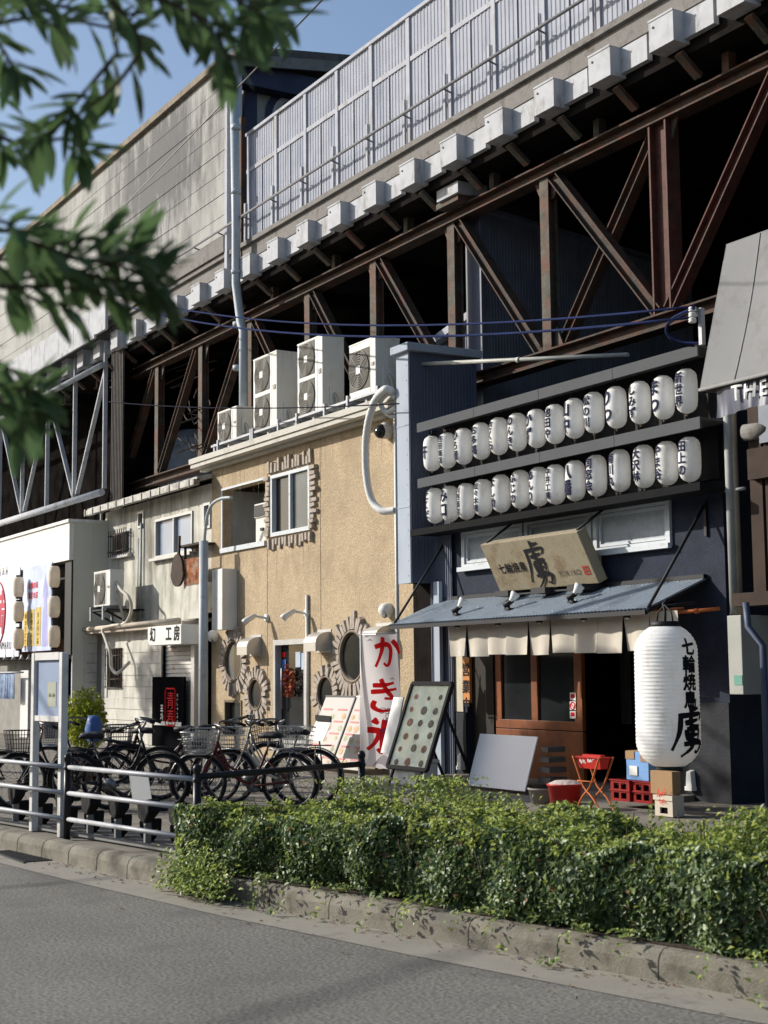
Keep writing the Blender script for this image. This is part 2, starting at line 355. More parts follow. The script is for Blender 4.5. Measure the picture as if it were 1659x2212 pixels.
# drain grate in the gutter
c0 = G(60, 1848, .01); dr = MB()
for k in range(14): dr.box(c0.x - .5 + k * .07, c0.x - .47 + k * .07, c0.y - .17, c0.y + .14, .004, .014)
dr.box(c0.x - .52, c0.x + .5, c0.y - .19, c0.y - .17, .004, .016); dr.box(c0.x - .52, c0.x + .5, c0.y + .14, c0.y + .16, .004, .016)
tag(dr.build('drain_grate', mat('cast_iron', (.05, .05, .05), .6, metal=.5), org=(c0.x, c0.y, 0)), 'dark iron drain grate lying in the gutter at the kerb', 'drain grate')
# ================= railway viaduct =================
vd = thing('railway_viaduct', 'elevated railway viaduct with rusty steel truss and pale parapet running behind all the shops', 'viaduct', (-20, 12, 0))
XR = -3.0
def part(mb, n, m, p=vd, **k): return mb.build(n, m, p, **k)
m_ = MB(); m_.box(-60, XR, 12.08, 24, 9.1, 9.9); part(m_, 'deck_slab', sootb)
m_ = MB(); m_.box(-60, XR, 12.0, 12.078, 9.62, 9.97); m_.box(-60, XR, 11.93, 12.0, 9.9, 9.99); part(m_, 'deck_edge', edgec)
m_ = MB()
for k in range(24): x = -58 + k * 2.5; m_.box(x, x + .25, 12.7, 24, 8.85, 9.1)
m_.box(-60, XR, 15, 15.3, 8.8, 9.1); m_.box(-60, XR, 18, 18.3, 8.8, 9.1); part(m_, 'floor_beams', soot_shade)
m_ = MB(); m_.box(-60, XR, 20, 20.2, .155, 9.1); part(m_, 'rear_wall', soot_shade)
# truss
YT = 12.5; ZC, ZL = 8.72, 6.02
m_ = MB(); m_.chan(V(-34.3, YT, ZC), V(XR, YT, ZC), .26, .20, .025)
part(m_, 'top_chord', rust)
m_ = MB(); m_.chan(V(-19.0, YT, ZL), V(-5, YT, ZL), .26, .20, .025); m_.box(-19.25, -18.95, YT - .16, YT + .2, ZL - .18, ZL + .14); part(m_, 'bottom_chord', rust)
m_ = MB(); m_.chan(V(-34.2, YT, ZL), V(-28.3, YT, ZL), .26, .20, .025); part(m_, 'bottom_chord', rust)
for i in range(12):
    x = -37.95 + 2.51 * i
    if x > XR: continue
    m_ = MB(); m_.beam(V(x, YT, ZC + .1), V(x, YT, 9.15), .13, .12); m_.box(x - .14, x + .14, YT - .1, YT + .1, ZC + .1, ZC + .12); part(m_, 'hanger', rust2)
vx = [-31.35, -28.85, -26.4, -23.9, -21.45, -19.0, -16.55, -14.08, -11.6]
for i, x in enumerate(vx):
    wd = .34 if abs(x + 14.08) < .01 else .2
    m_ = MB(); m_.chan(V(x, YT, ZL + .1), V(x, YT, ZC - .1), wd, .16, .02, (1, 0, 0)) if wd < .3 else m_.chan(V(x, YT, ZL + .1), V(x, YT, ZC - .1), .22, wd, .03, (0, 1, 0))
    part(m_, 'post', redst if wd > .3 else rust2)
    for zz, sg in ((ZC - .1, -1), (ZL + .1, 1)):
        m_ = MB(); m_.slab(V(x - .3, YT - .012, zz), V(x + .3, YT - .012, zz), V(x + .14, YT - .012, zz + sg * .32), V(x - .14, YT - .012, zz + sg * .32), (0, .024, 0)); part(m_, 'gusset_plate', rust2)
for (x0, z0, x1, z1) in [(-26.2, 8.6, -24.1, 6.15), (-23.7, 8.6, -21.65, 6.15), (-21.25, 8.6, -19.2, 6.15), (-18.8, 8.6, -16.75, 6.15), (-16.35, 8.6, -14.2, 6.15), (-14.3, 8.6, -16.4, 6.15), (-12.0, 8.6, -14.0, 6.15),
                         (-31.5, 8.6, -33.6, 6.15), (-29.1, 8.6, -31.2, 6.15), (-26.6, 8.6, -28.7, 6.15), (-11.5, 8.6, -9.3, 6.15)]:
    off = .1 if (x0, x1) == (-14.3, -16.4) else -.02
    m_ = MB(); m_.chan(V(x0, YT + off, z0), V(x1, YT + off, z1), .16, .17, .02); part(m_, 'diagonal', redst if x0 == -12.0 else rust)
# bearing block seen under the deck
b = W(985, 415, 12.3); m_ = MB(); m_.box(b.x - .32, b.x + .28, 12.15, 12.7, b.z - .1, b.z + .08); part(m_, 'bearing_block', boxw)
m_ = MB(); m_.box(b.x - .3, b.x + .25, 12.2, 12.6, b.z + .08, 9.15); m_.box(b.x - .42, b.x + .2, 12.2, 12.7, ZC + .1, b.z - .1); part(m_, 'bearing_post', rust2)
# bracket boxes below the parapet
for i in range(29):
    x = -38.7 + 1.2 * i
    if x > XR - 1: break
    m_ = MB(); m_.box(x, x + .45, 11.80, 12.06, 9.20, 9.60); m_.box(x - .006, x + .456, 11.79, 11.80, 9.58, 9.61); m_.tube([V(x + .08, 11.78, 9.5), V(x + .08, 11.799, 9.5)], .018, 6); part(m_, 'bracket_box', boxw, bevel=.012)
    m_ = MB(); m_.box(x + .45, x + .96, 11.975, 12.06, 9.25, 9.58); part(m_, 'infill_panel', boxw)
    m_ = MB(); 
    m_.slab(V(x + .25, 11.98, 9.1), V(x + .37, 11.98, 9.1), V(x + .37, 12.3, 8.86), V(x + .25, 12.3, 8.86), (0, .04, .05)); part(m_, 'bracket_arm', rust2)
# pale corrugated parapet
X0 = -25.6
m_ = MB(); m_.corr(V(X0, 12.01, 0), V(XR, 12.01, 0), 9.97, 12.1, .10, .009); part(m_, 'parapet_cladding', railw)
m_ = MB(); m_.box(X0, XR, 11.96, 12.04, 12.10, 12.16); part(m_, 'top_rail', railf)
m_ = MB(); m_.box(X0, XR, 11.985, 12.0, 11.35, 11.43); part(m_, 'mid_rail', railf)
i = 0; x = -25.5
while x < XR:
    m_ = MB(); m_.box(x - .05, x + .05, 11.975, 12.0, 9.99, 12.10); m_.box(x - .12, x - .06, 11.94, 11.974, 9.99, 10.75); part(m_, 'parapet_post', railf)
    for xx in (x,):
        m_ = MB(); m_.box(xx + .55, xx + .58, 11.99, 12.0, 9.99, 11.35); part(m_, 'stiffener', railf)
    x += 1.2
# conduit along the parapet
c = MB(); p0 = W(335, 545, 11.8); p1 = W(1290, 0, 11.8); zz = 10.42
c.tube([V(W(350, 540, 11.8).x, 11.8, zz), V(XR, 11.8, zz)], .025, 8)
for k in range(24): x = -29 + k * 1.2; c.beam(V(x, 11.8, zz), V(x + .02, 11.95, zz - .05), .02, .02)
part(c, 'conduit', mat('dull_conduit', (.17, .17, .18), .9, spec=.1))
# stained concrete noise wall on the left
m_ = MB()
XC = -26.45; nz_ = 10; zt, zb = 13.95, 10.35
for k in range(8):
    z0 = zb + (zt - zb) * k / 8; m_.box(-62, XC, 11.95 + .004 * (k % 2), 12.06, z0 + .008, z0 + (zt - zb) / 8 - .008)
part(m_, 'noise_wall', conc)
_n = conc.node_tree; _b = _n.nodes['Principled BSDF']; _src = _b.inputs['Base Color'].links[0].from_socket; _g = _n.nodes.new('ShaderNodeNewGeometry')
_mp = _n.nodes.new('ShaderNodeMapping'); _mp.vector_type = 'POINT'; _mp.inputs['Location'].default_value = (30.2 * .33, 0, -12.9 * .55); _mp.inputs['Scale'].default_value = (.33, 0, .55)
_n.links.new(_g.outputs['Position'], _mp.inputs['Vector']); _ln = _n.nodes.new('ShaderNodeVectorMath'); _ln.operation = 'LENGTH'; _n.links.new(_mp.outputs[0], _ln.inputs[0])
_ms = _n.nodes.new('ShaderNodeMapping'); _ms.inputs['Scale'].default_value = (1.6, 1, .35); _n.links.new(_g.outputs['Position'], _ms.inputs['Vector']); _nz = _n.nodes.new('ShaderNodeTexNoise'); _nz.inputs['Scale'].default_value = 2.2; _nz.inputs['Detail'].default_value = 8; _nz.inputs['Roughness'].default_value = .75; _n.links.new(_ms.outputs[0], _nz.inputs['Vector'])
_sb = _n.nodes.new('ShaderNodeMath'); _sb.operation = 'SUBTRACT'; _n.links.new(_nz.outputs['Fac'], _sb.inputs[0]); _ml = _n.nodes.new('ShaderNodeMath'); _ml.operation = 'MULTIPLY'; _ml.inputs[1].default_value = .32; _n.links.new(_ln.outputs['Value'], _ml.inputs[0]); _n.links.new(_ml.outputs[0], _sb.inputs[1])
_mr = _n.nodes.new('ShaderNodeMapRange'); _mr.inputs[1].default_value = .12; _mr.inputs[2].default_value = .34; _mr.inputs[3].default_value = 0; _mr.inputs[4].default_value = .85; _n.links.new(_sb.outputs[0], _mr.inputs[0])
_mi = _n.nodes.new('ShaderNodeMix'); _mi.data_type = 'RGBA'; _n.links.new(_mr.outputs[0], _mi.inputs[0]); _n.links.new(_src, _mi.inputs[6]); _mi.inputs[7].default_value = (.075, .075, .08, 1); _n.links.new(_mi.outputs[2], _b.inputs['Base Color'])
m_ = MB(); m_.box(-62, XC, 12.0, 12.2, 9.97, zt - .02); part(m_, 'noise_wall_backing', mat('joint_dark', (.06, .06, .06), .9))
m_ = MB(); m_.box(-62, XC + .05, 11.85, 12.2, zt, zt + .14); part(m_, 'coping', mat('coping', (.20, .17, .13), .9, var=.3, scale=5))
m_ = MB(); m_.box(XC, XC + .12, 11.9, 12.2, 9.6, zt + .05); m_.box(XC + .28, XC + .4, 11.93, 12.1, 9.6, 13.6); part(m_, 'end_post', railf)
m_ = MB(); m_.box(XC + .42, XC + .62, 11.98, 12.1, 9.6, 12.6); part(m_, 'rust_strip', rust)
m_ = MB(); m_.box(-62, XC, 11.88, 11.99, 10.0, 10.34); part(m_, 'base_course', edgec)
# left bay: pale fascia and light-edged truss
m_ = MB()
for k in range(26):
    x = -62 + k * 1.14; m_.box(x, x + 1.12, 11.55, 11.62, 9.62, 10.3)
m_.box(-62, -33.0, 11.50, 11.56, 9.52, 9.62); part(m_, 'fascia_sheet', boxw)
ft = [((-46, 5.95), (-33.2, 5.9), .085), ((-46, 8.96), (-33.2, 8.96), .07)]
for (a, b_, r) in ft: m_ = MB(); m_.tube([V(a[0], 11.8, a[1]), V(b_[0], 11.8, b_[1])], r, 10); part(m_, 'side_tube', boxw)
for k in range(6):
    x = -33.3 - 2.2 * k
    m_ = MB(); m_.beam(V(x, 11.9, 6.0), V(x, 11.9, 8.95), .10, .05); part(m_, 'side_post', boxw)
    m_ = MB(); m_.beam(V(x, 11.9, 8.95), V(x, 11.9, 9.55), .08, .05); part(m_, 'side_hanger', boxw)
    a = (x - .1, 8.8) if k % 2 == 0 else (x - 2.1, 8.8); b_ = (x - 2.05, 6.1) if k % 2 == 0 else (x - .15, 6.1)
    m_ = MB(); m_.beam(V(a[0], 11.93, a[1]), V(b_[0], 11.93, b_[1]), .10, .05); part(m_, 'side_diagonal', boxw)
m_ = MB(); m_.corr(V(-33.1, 12.0, 0), V(-32.3, 12.0, 0), 5.0, 9.6, .09, .03); m_.corr(V(-33.1, 12.02, 0), V(-33.1, 13.5, 0), 5.0, 9.6, .09, .03, (1, 0, 0)); part(m_, 'corrugated_pier', corrbr)
m_ = MB(); m_.box(-60, -33.2, 13.4, 13.6, .155, 9.1); m_.box(-33.2, -33.0, 12.1, 20, .155, 9.1); part(m_, 'side_wall', soot_shade)
# debris behind truss: pale tank and pipes
q = W(330, 960, 14.0); m_ = MB(); m_.lathe([(0, 1.35), (.35, 1.32), (.7, 1.15), (.9, .8), (.95, .4), (.95, 0)], V(q.x, 14.2, 6.05), 20); part(m_, 'pale_tank', boxw)
q = W(420, 940, 14.0); m_ = MB(); m_.lathe([(0, 1.45), (.4, 1.4), (.75, 1.1), (.85, .7), (.85, 0)], V(q.x, 14.0, 6.05), 20); part(m_, 'pale_tank', boxw)
m_ = MB(); rr = random.Random(3)
for k in range(9):
    a = W(330 + rr.random() * 60, 760 + rr.random() * 90, 12.9); m_.tube([a, a + V(1.2 + rr.random(), .2, rr.uniform(-.1, .15))], .015, 5)
for k in range(8):
    a = W(375 + rr.random() * 50, 850 + rr.random() * 100, 12.7); m_.tube(spline([a, a + V(.3, 0, .3 - rr.random()), a + V(.9, 0, -.3), a + V(1.4, -.6, -.55)], 5), .014, 5)
part(m_, 'loose_rods', rust2)
# station building behind the parapet
sb = thing('station_building', 'dark roofed station building with arched window rising behind the parapet at top', 'building', (-24, 13, 9.9))
a = W(520, 105, 12.6); bX = a.x
m_ = MB(); m_.box(bX - 14, bX, 12.7, 17.5, 9.9, a.z - .45); m_.build('wall', mat('station_wall', (.30, .29, .25), .8, var=.15, dirt=(.16, .15, .14), damt=.4, dscale=1.5), sb)
m_ = MB(); m_.slab(V(bX - 14, 12.3, a.z - .4), V(bX + .5, 12.3, a.z - .4), V(bX + .5, 18, a.z + .35), V(bX - 14, 18, a.z + .35), (0, 0, .22)); m_.build('roof', mat('roof_dark', (.09, .085, .08), .8, var=.3), sb)
m_ = MB(); m_.slab(V(bX + .5, 12.3, a.z - .62), V(bX + .56, 12.3, a.z - .62), V(bX + .56, 18, a.z + .15), V(bX + .5, 18, a.z + .15), (0, 0, .24)); m_.build('fascia_board', edgec, sb)
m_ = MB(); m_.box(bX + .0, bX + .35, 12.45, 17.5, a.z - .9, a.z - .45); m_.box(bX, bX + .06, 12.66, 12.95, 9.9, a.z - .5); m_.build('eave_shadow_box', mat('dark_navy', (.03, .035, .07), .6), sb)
for r_, mm_, dx in ((.95, MATS['dark_navy'], .02), (.8, railf, .04), (.68, MATS['dark_navy'], .06), (.55, glassm, .08)):
    pts = []; cy, cz = 14.1, 13.15
    for k in range(17): t = math.pi * k / 16; pts.append(V(bX + dx, cy - 1.0 * r_ * math.cos(t), cz + .95 * r_ * math.sin(t) ** .7))
    m_ = MB(); k = len(pts); m_.add(pts + [p + V(0, 0, 0) for p in (V(bX + dx, cy + 1.0 * r_, cz - 1.5), V(bX + dx, cy - 1.0 * r_, cz - 1.5))], [tuple(range(k + 2))]); m_.build('arched_window' if r_ < .6 else 'window_moulding', mm_, sb)
# corrugated block under the viaduct
bk = thing('corrugated_block', 'slate corrugated metal building standing under the viaduct behind the lanterns', 'building', (-18.8, 12.7, .155))
m_ = MB(); m_.corr(V(-18.55, 12.72, 0), V(-18.55, 17.0, 0), .155, (8.72, 8.3), .055, .012, (1, 0, 0)); m_.build('side_wall', corrd, bk)
m_ = MB(); m_.box(-19.0, -18.57, 12.70, 12.8, .155, 8.75); m_.build('front_strip', corrb, bk)
m_ = MB(); m_.slab(V(-19.02, 12.65, 8.76), V(-18.5, 12.65, 8.76), V(-18.5, 17.05, 8.34), V(-19.02, 17.05, 8.34), (0, 0, .06)); m_.box(-18.56, -18.52, 12.66, 12.74, .155, 8.75); m_.build('flashing', corrb, bk)
m_ = MB(); m_.box(-21.2, -19.0, 12.9, 13.1, .155, 7.0); m_.corr(V(-21.3, 12.86, 0), V(-19.0, 12.86, 0), 5.6, (6.7, 7.1), .055, .012); m_.build('rear_wall', corrb, bk)
m_ = MB(); m_.slab(V(-21.4, 12.7, 6.66), V(-19.0, 12.7, 7.12), V(-19.0, 13.3, 7.12), V(-21.4, 13.3, 6.66), (0, 0, .12)); m_.build('sloping_roof', railf, bk)
# downpipe in front of the viaduct
px_ = W(510, 480, 11.75)
pts = [V(W(505, 250, 11.75).x, 11.75, 13.3), V(px_.x, 11.75, 10.2), V(px_.x, 11.75, 9.1), V(W(520, 700, 11.75).x, 11.75, 8.3), V(W(522, 720, 11.75).x + .08, 11.75, 8.1), V(W(526, 880, 11.75).x, 11.75, 5.8)]
m_ = MB(); m_.tube(pts, .085, 12)
for z in (12.2, 10.9, 9.3, 8.25, 7.4): x = px_.x if z > 8.5 else px_.x + .08; m_.tube([V(x, 11.75, z), V(x, 11.75, z + .09)], .097, 12)
tag(m_.build('downpipe', greyp, org=(px_.x, 11.75, 5.8)), 'tall pale grey downpipe running down the viaduct beside the stained concrete wall', 'downpipe')
# ================= tan building =================
def wall_holes(mb, x0, x1, z0, z1, y, th, holes):
    xs = sorted({x0, x1, *[h[0] for h in holes], *[h[1] for h in holes]}); zs = sorted({z0, z1, *[h[2] for h in holes], *[h[3] for h in holes]})
    for i in range(len(xs) - 1):
        for j in range(len(zs) - 1):
            cx, cz = (xs[i] + xs[i + 1]) / 2, (zs[j] + zs[j + 1]) / 2
            if any(h[0] < cx < h[1] and h[2] < cz < h[3] for h in holes): continue
            mb.box(xs[i], xs[i + 1], y, y + th, zs[j], zs[j + 1])
    return mb
def rc(px0, py0, px1, py1, Y):  # hole from top-left / bottom-right style corners
    a = W(px0, py0, Y); b = W(px1, py1, Y); return a.x, b.x, b.z, a.z
YTN = 11.5
tb = thing('tan_shop', 'tan stucco two storey shop with round windows ringed by stone sticks', 'building', (-22.8, 11.5, .155))
TX0 = W(458, 1010, YTN).x; TX1 = -18.75
h1 = (W(482, 1062, YTN).x, W(573, 1040, YTN).x, W(482, 1185, YTN).z, W(482, 1060, YTN).z)
h2 = (W(588, 1030, YTN).x, W(672, 1005, YTN).x, W(590, 1160, YTN).z, W(588, 1028, YTN).z)
dX0, dX1 = W(594, 1400, YTN).x, W(659, 1400, YTN).x; dZ = W(594, 1394, YTN).z
h3 = (dX0, dX1, .25, dZ); h4 = (W(486, 1510, YTN).x, W(523, 1510, YTN).x, W(486, 1585, YTN).z, W(486, 1512, YTN).z)
def pb(n, m, **k): return m_.build(n, m, tb, **k)
m_ = MB(); wall_holes(m_, TX0, TX1, .155, 5.62, YTN, .18, [h1, h2, h3, h4]); m_.box(TX0, TX0 + .15, YTN + .18, 14.5, .155, 5.6); m_.box(TX1 - .15, TX1, YTN + .18, 14.5, .155, 5.6); pb('wall', tanm)
m_ = MB(); m_.box(TX0 + .15, TX1 - .15, 14.3, 14.5, .155, 5.6); m_.box(TX0 + .15, TX1 - .15, YTN + .9, YTN + .95, .155, 3.2); pb('inner_wall', sootb)
m_ = MB(); m_.box(TX0 - .05, TX1 + .1, YTN - .1, 14.6, 5.6, 5.68); pb('roof_slab', edgec)
m_ = MB(); m_.box(TX0 - .35, TX1 + .1, YTN - .3, YTN - .12, 5.58, 5.72); m_.box(TX0 - .37, TX1 + .1, YTN - .33, YTN - .28, 5.66, 5.76); m_.box(TX0 - .3, TX1, YTN - .12, YTN, 5.52, 5.58); pb('eave_gutter', mat('cream_gutter', (.48, .46, .41), .7, var=.1, dirt=(.33, .31, .27), damt=.4, dscale=3))
for xx in (W(577, 1200, YTN).x, W(692, 1200, YTN).x):
    m_ = MB(); m_.box(xx - .012, xx + .012, YTN - .006, YTN, .2, 5.5); pb('joint_bead', tanm)
# recess with boiler
m_ = MB(); m_.box(h1[0], h1[1], YTN + .75, YTN + .8, h1[2], h1[3]); m_.box(h1[0], h1[0] + .02, YTN + .18, YTN + .75, h1[2], h1[3]); m_.box(h1[0], h1[1], YTN + .18, YTN + .75, h1[2] - .02, h1[2]); pb('recess_lining', mat('recess', (.30, .29, .27), .8))
m_ = MB(); bx = (h1[0] + h1[1]) / 2; m_.box(bx, h1[1] - .05, YTN + .25, YTN + .6, h1[2], h1[3] - .35); m_.box(bx, h1[1] - .1, YTN + .22, YTN + .25, h1[3] - .6, h1[3] - .35); pb('boiler', acw)
m_ = MB()
for u in (.2, .6): m_.box(bx + u, bx + u + .14, YTN + .235, YTN + .249, h1[2] + .25, h1[2] + .3)
m_.box(bx + .55, bx + .75, YTN + .235, YTN + .249, h1[2] + .5, h1[2] + .6); m_.box(bx + .02, h1[1] - .08, YTN + .2, YTN + .219, h1[3] - .58, h1[3] - .38); pb('boiler_vent', black)
m_ = MB(); e = .05
m_.box(h1[0] - e, h1[1] + e, YTN - .05, YTN - .002, h1[2] - .09, h1[2]); m_.box(h1[0] - e, h1[0], YTN - .02, YTN - .001, h1[2], h1[3]); m_.box(h1[0] - e, h1[1] + e, YTN - .02, YTN - .001, h1[3], h1[3] + .04); pb('recess_frame', winw)
# sliding window
x0, x1, z0, z1 = h2; xm = (x0 + x1) / 2
m_ = MB(); m_.box(x0, x1, YTN - .04, YTN + .1, z0, z0 + .07); m_.box(x0, x1, YTN - .04, YTN + .1, z1 - .06, z1)
for a in (x0, xm - .03, x1 - .06): m_.box(a, a + .06, YTN - .038, YTN + .1, z0 + .07, z1 - .06)
wf = pb('window_frame', winw)
m_ = MB(); m_.box(x0 + .06, xm - .03, YTN + .05, YTN + .06, z0 + .07, z1 - .06); m_.build('pane', glassd, wf)
m_ = MB(); m_.box(xm + .03, x1 - .06, YTN + .02, YTN + .03, z0 + .07, z1 - .06); m_.build('pane', glassm, wf)
m_ = MB(); rr = random.Random(5)
def stick(c, ang, L, wd, y=YTN, th=.06):
    d = V(math.cos(ang), 0, math.sin(ang)); n = V(-d.z, 0, d.x); a = c; b_ = c + d * L; t = th * rr.uniform(.6, 1.3)
    q = [a - n * wd / 2, a + n * wd / 2, b_ + n * wd * .42, b_ - n * wd * .42]
    q = [V(p.x, y - .001, p.z) for p in q]; o = V(0, -t, 0); q2 = [p + o + (c + d * L / 2 - p) * .12 for p in q]; q2 = [V(p.x, y - .001 - t, p.z) for p in q2]
    m_.add(q + q2, [(3, 2, 1, 0), (4, 5, 6, 7), (0, 1, 5, 4), (1, 2, 6, 5), (2, 3, 7, 6), (3, 0, 4, 7)])
n = 13
for k in range(n):
    xx = x0 - .1 + (x1 - x0 + .2) * (k + .5) / n
    stick(V(xx, 0, z1 + .03), math.pi / 2 + rr.uniform(-.06, .06), rr.uniform(.15, .27), .085); stick(V(xx, 0, z0 - .03), -math.pi / 2 + rr.uniform(-.06, .06), rr.uniform(.12, .22), .085)
for k in range(12):
    zz = z0 + (z1 - z0) * (k + .5) / 12
    stick(V(x0 - .03, 0, zz), math.pi + rr.uniform(-.08, .08), rr.uniform(.12, .24), .075); stick(V(x1 + .03, 0, zz), rr.uniform(-.08, .08), rr.uniform(.12, .26), .075)
pb('stone_surround', stone)
# round windows
for (px, py, r, r2) in [(508, 1428, .35, .58), (555.7, 1500, .26, .47), (707.5, 1498, .26, .46), (765, 1418, .38, .64)]:
    c = W(px, py, YTN); m_ = MB(); n = int(r2 * 2 * math.pi / .115)
    for k in range(n):
        t = 2 * math.pi * (k + rr.uniform(-.15, .15)) / n; stick(V(c.x + r * 1.1 * math.cos(t), 0, c.z + r * 1.1 * math.sin(t)), t + rr.uniform(-.08, .08), (r2 - r) * rr.uniform(.75, 1.25), .085)
    sr = pb('stone_surround', stone)
    m_ = MB(); m_.lathe([(r * 1.12, 0), (r * 1.10, .05), (r, .05), (r * .97, -.0), (r * .97, -.001)], V(c.x, YTN - .002, c.z), 36, 'y'); wf = pb('round_window', mat('bronze_ring', (.16, .12, .08), .6))
    m_ = MB(); m_.disc(V(c.x, YTN - .006, c.z), r * .98, 36, 'y'); m_.build('pane', glassd if py != 1428 else glassm, wf)
# small display window
x0, x1, z0, z1 = h4; m_ = MB(); m_.box(x0, x1, YTN + .08, YTN + .1, z0, z1); wf = pb('display_window', glassd)
m_ = MB()
for a in ((x0, x0 + .04, z0, z1), (x1 - .04, x1, z0, z1), (x0 + .04, x1 - .04, z0, z0 + .04), (x0 + .04, x1 - .04, z1 - .04, z1)): m_.box(a[0], a[1], YTN - .02, YTN + .08, a[2], a[3])
m_.build('frame', mat('bronze_frame', (.14, .11, .07), .5, metal=.3), wf)
# door
x0, x1, z0, z1 = h3; m_ = MB(); m_.box(x0, x1, YTN + .12, YTN + .14, z0, z1); dr_ = pb('door', glassd)
m_ = MB()
for a in ((x0 - .05, x0 + .03, z0, z1), (x1 - .03, x1 + .05, z0, z1), (x0 - .05, x1 + .05, z1, z1 + .09), (x0 + .03, x1 - .03, z0, .5)): m_.box(a[0], a[1], YTN - .015, YTN + .11, a[2], a[3])
m_.build('frame', alum, dr_)
m_ = MB(); m_.tube([V(x0 + .18, YTN + .08, 1.0), V(x0 + .18, YTN + .04, 1.02), V(x0 + .18, YTN + .04, 1.7), V(x0 + .18, YTN + .08, 1.72)], .018); m_.build('handle', chrome, dr_)
m_ = MB(); m_.box(x0 + .06, x0 + .20, YTN + .105, YTN + .118, 1.40, 1.86); m_.build('blue_poster', mat('poster_blue', (.08, .16, .45), .5), dr_)
m_ = MB(); m_.box(x0 + .06, x0 + .18, YTN + .105, YTN + .118, 1.9, 1.98); m_.build('red_sticker', inkr, dr_)
m_ = MB(); m_.box(x0 + .58, x0 + .76, YTN + .105, YTN + .118, 1.72, 1.98); m_.box(x0 + .8, x0 + .92, YTN + .105, YTN + .118, 1.68, 1.96); m_.build('pale_notice', mat('pale_notice', (.35, .42, .5), .6), dr_)
# wreath of dried flowers
wr = MB()
for k in range(160):
    t = rr.uniform(0, 2 * math.pi); q = V(x0 + .48 + .13 * math.cos(t) + rr.gauss(0, .035), YTN + .03 + rr.uniform(-.05, .04), 1.48 + .2 * math.sin(t) + rr.gauss(0, .04)); s_ = .03
    a = V(rr.uniform(-1, 1), rr.uniform(-1, 1), rr.uniform(-1, 1)).normalized(); b_ = a.orthogonal(); wr.add([q - a * s_, q + b_ * s_, q + a * s_, q - b_ * s_], [(0, 1, 2, 3)])
tag(wr.build('wreath', mat('dried_flowers', (.28, .07, .03), .9, var=.6, scale=30), org=(x0 + .48, YTN + .05, 1.48)), 'dried orange flower wreath hanging on the dark glass door', 'wreath')
# rain streaks and a patched crack on the stucco, thin films of grime
def film(name, pts, m): mm = MB(); mm.add([V(x, YTN - .0015, z) for x, z in pts], [tuple(range(len(pts)))]); return mm.build(name, m, tb)
grime = mat('grime', (.27, .215, .15), .95, var=.25, scale=9); grm = MB(); rs2 = random.Random(31)
for (gx0, gx1, gz) in ((h1[0], h1[1], h1[2] - .09), (h2[0] - .1, h2[1] + .1, h2[2] - .26), (TX0 + .2, TX1 - .2, 5.52), (TX0 + .2, TX1 - .2, 5.52)):
    x = gx0
    while x < gx1:
        w_ = rs2.uniform(.008, .03); L_ = rs2.uniform(.1, .75) if rs2.random() < .5 else 0
        if L_: n_ = len(grm.v); grm.add([(x, YTN - .0012, gz), (x + w_, YTN - .0012, gz), (x + w_ * .8, YTN - .0012, gz - L_ * .6), (x + w_ * .5, YTN - .0012, gz - L_), (x + w_ * .2, YTN - .0012, gz - L_ * .55)], [(0, 4, 3, 2, 1)])
        x += rs2.uniform(.05, .3)
grm.build('rain_streaks', grime, tb)['kind'] = 'stuff'
# wall fittings of the shop
m_ = MB(); z0 = W(460, 1362, 11.25).z; z1 = W(460, 1232, 11.25).z; xa, xb = W(458, 1300, 11.2).x, W(480, 1300, 11.2).x; m_.box(xa, xb, 11.2, 11.5, z0, z1); m_.box(xa - .004, xb + .004, 11.196, 11.5, (z0 + z1) / 2, (z0 + z1) / 2 + .012)
m_.box(xa + .03, xa + .13, 11.19, 11.2, z1 - .16, z1 - .05); tag(m_.build('meter_cabinet', whitep, org=(xa, 11.5, z0), bevel=.01), 'tall white utility cabinet mounted on the left edge of the tan wall', 'cabinet')
vent = None
for i, (px, py, s_) in enumerate([(531, 1411, 'over the left round windows'), (678, 1403, 'right of the glass door'), (806, 1392, 'half hidden above the ice banner')]):
    c = W(px, py, YTN - .2)
    if vent is None:
        vent = thing('hooded_vent', '', 'vent', c); m_ = MB(); pr = []
        for k in range(7): t = math.pi / 2 * k / 6; pr.append((-.28 * math.cos(t) , .12 + .17 * math.sin(t)))
        pr = [(-.28, -.03)] + pr + [(0, .29), (0, -.0)]
        vs = [c + V(-.21, .2 + y, z) for y, z in pr] + [c + V(.21, .2 + y, z) for y, z in pr]; n = len(pr)
        m_.add(vs, [(j, j + 1, n + j + 1, n + j) for j in range(n - 1)] + [tuple(range(n))[::-1], tuple(range(n, 2 * n))]); m_.build('hood', mat('stainless', (.52, .50, .46), .35, metal=.5, var=.05), vent)
        m_ = MB(); m_.box(c.x - .24, c.x + .24, YTN - .012, YTN, c.z - .05, c.z + .33); m_.build('flange', alum, vent); v = vent
    else: v = copy_tree(vent); v.location = c
    v['label'] = 'steel hooded exhaust vent on the tan wall ' + s_; v['group'] = 'hooded vents on the tan wall'
rv = None
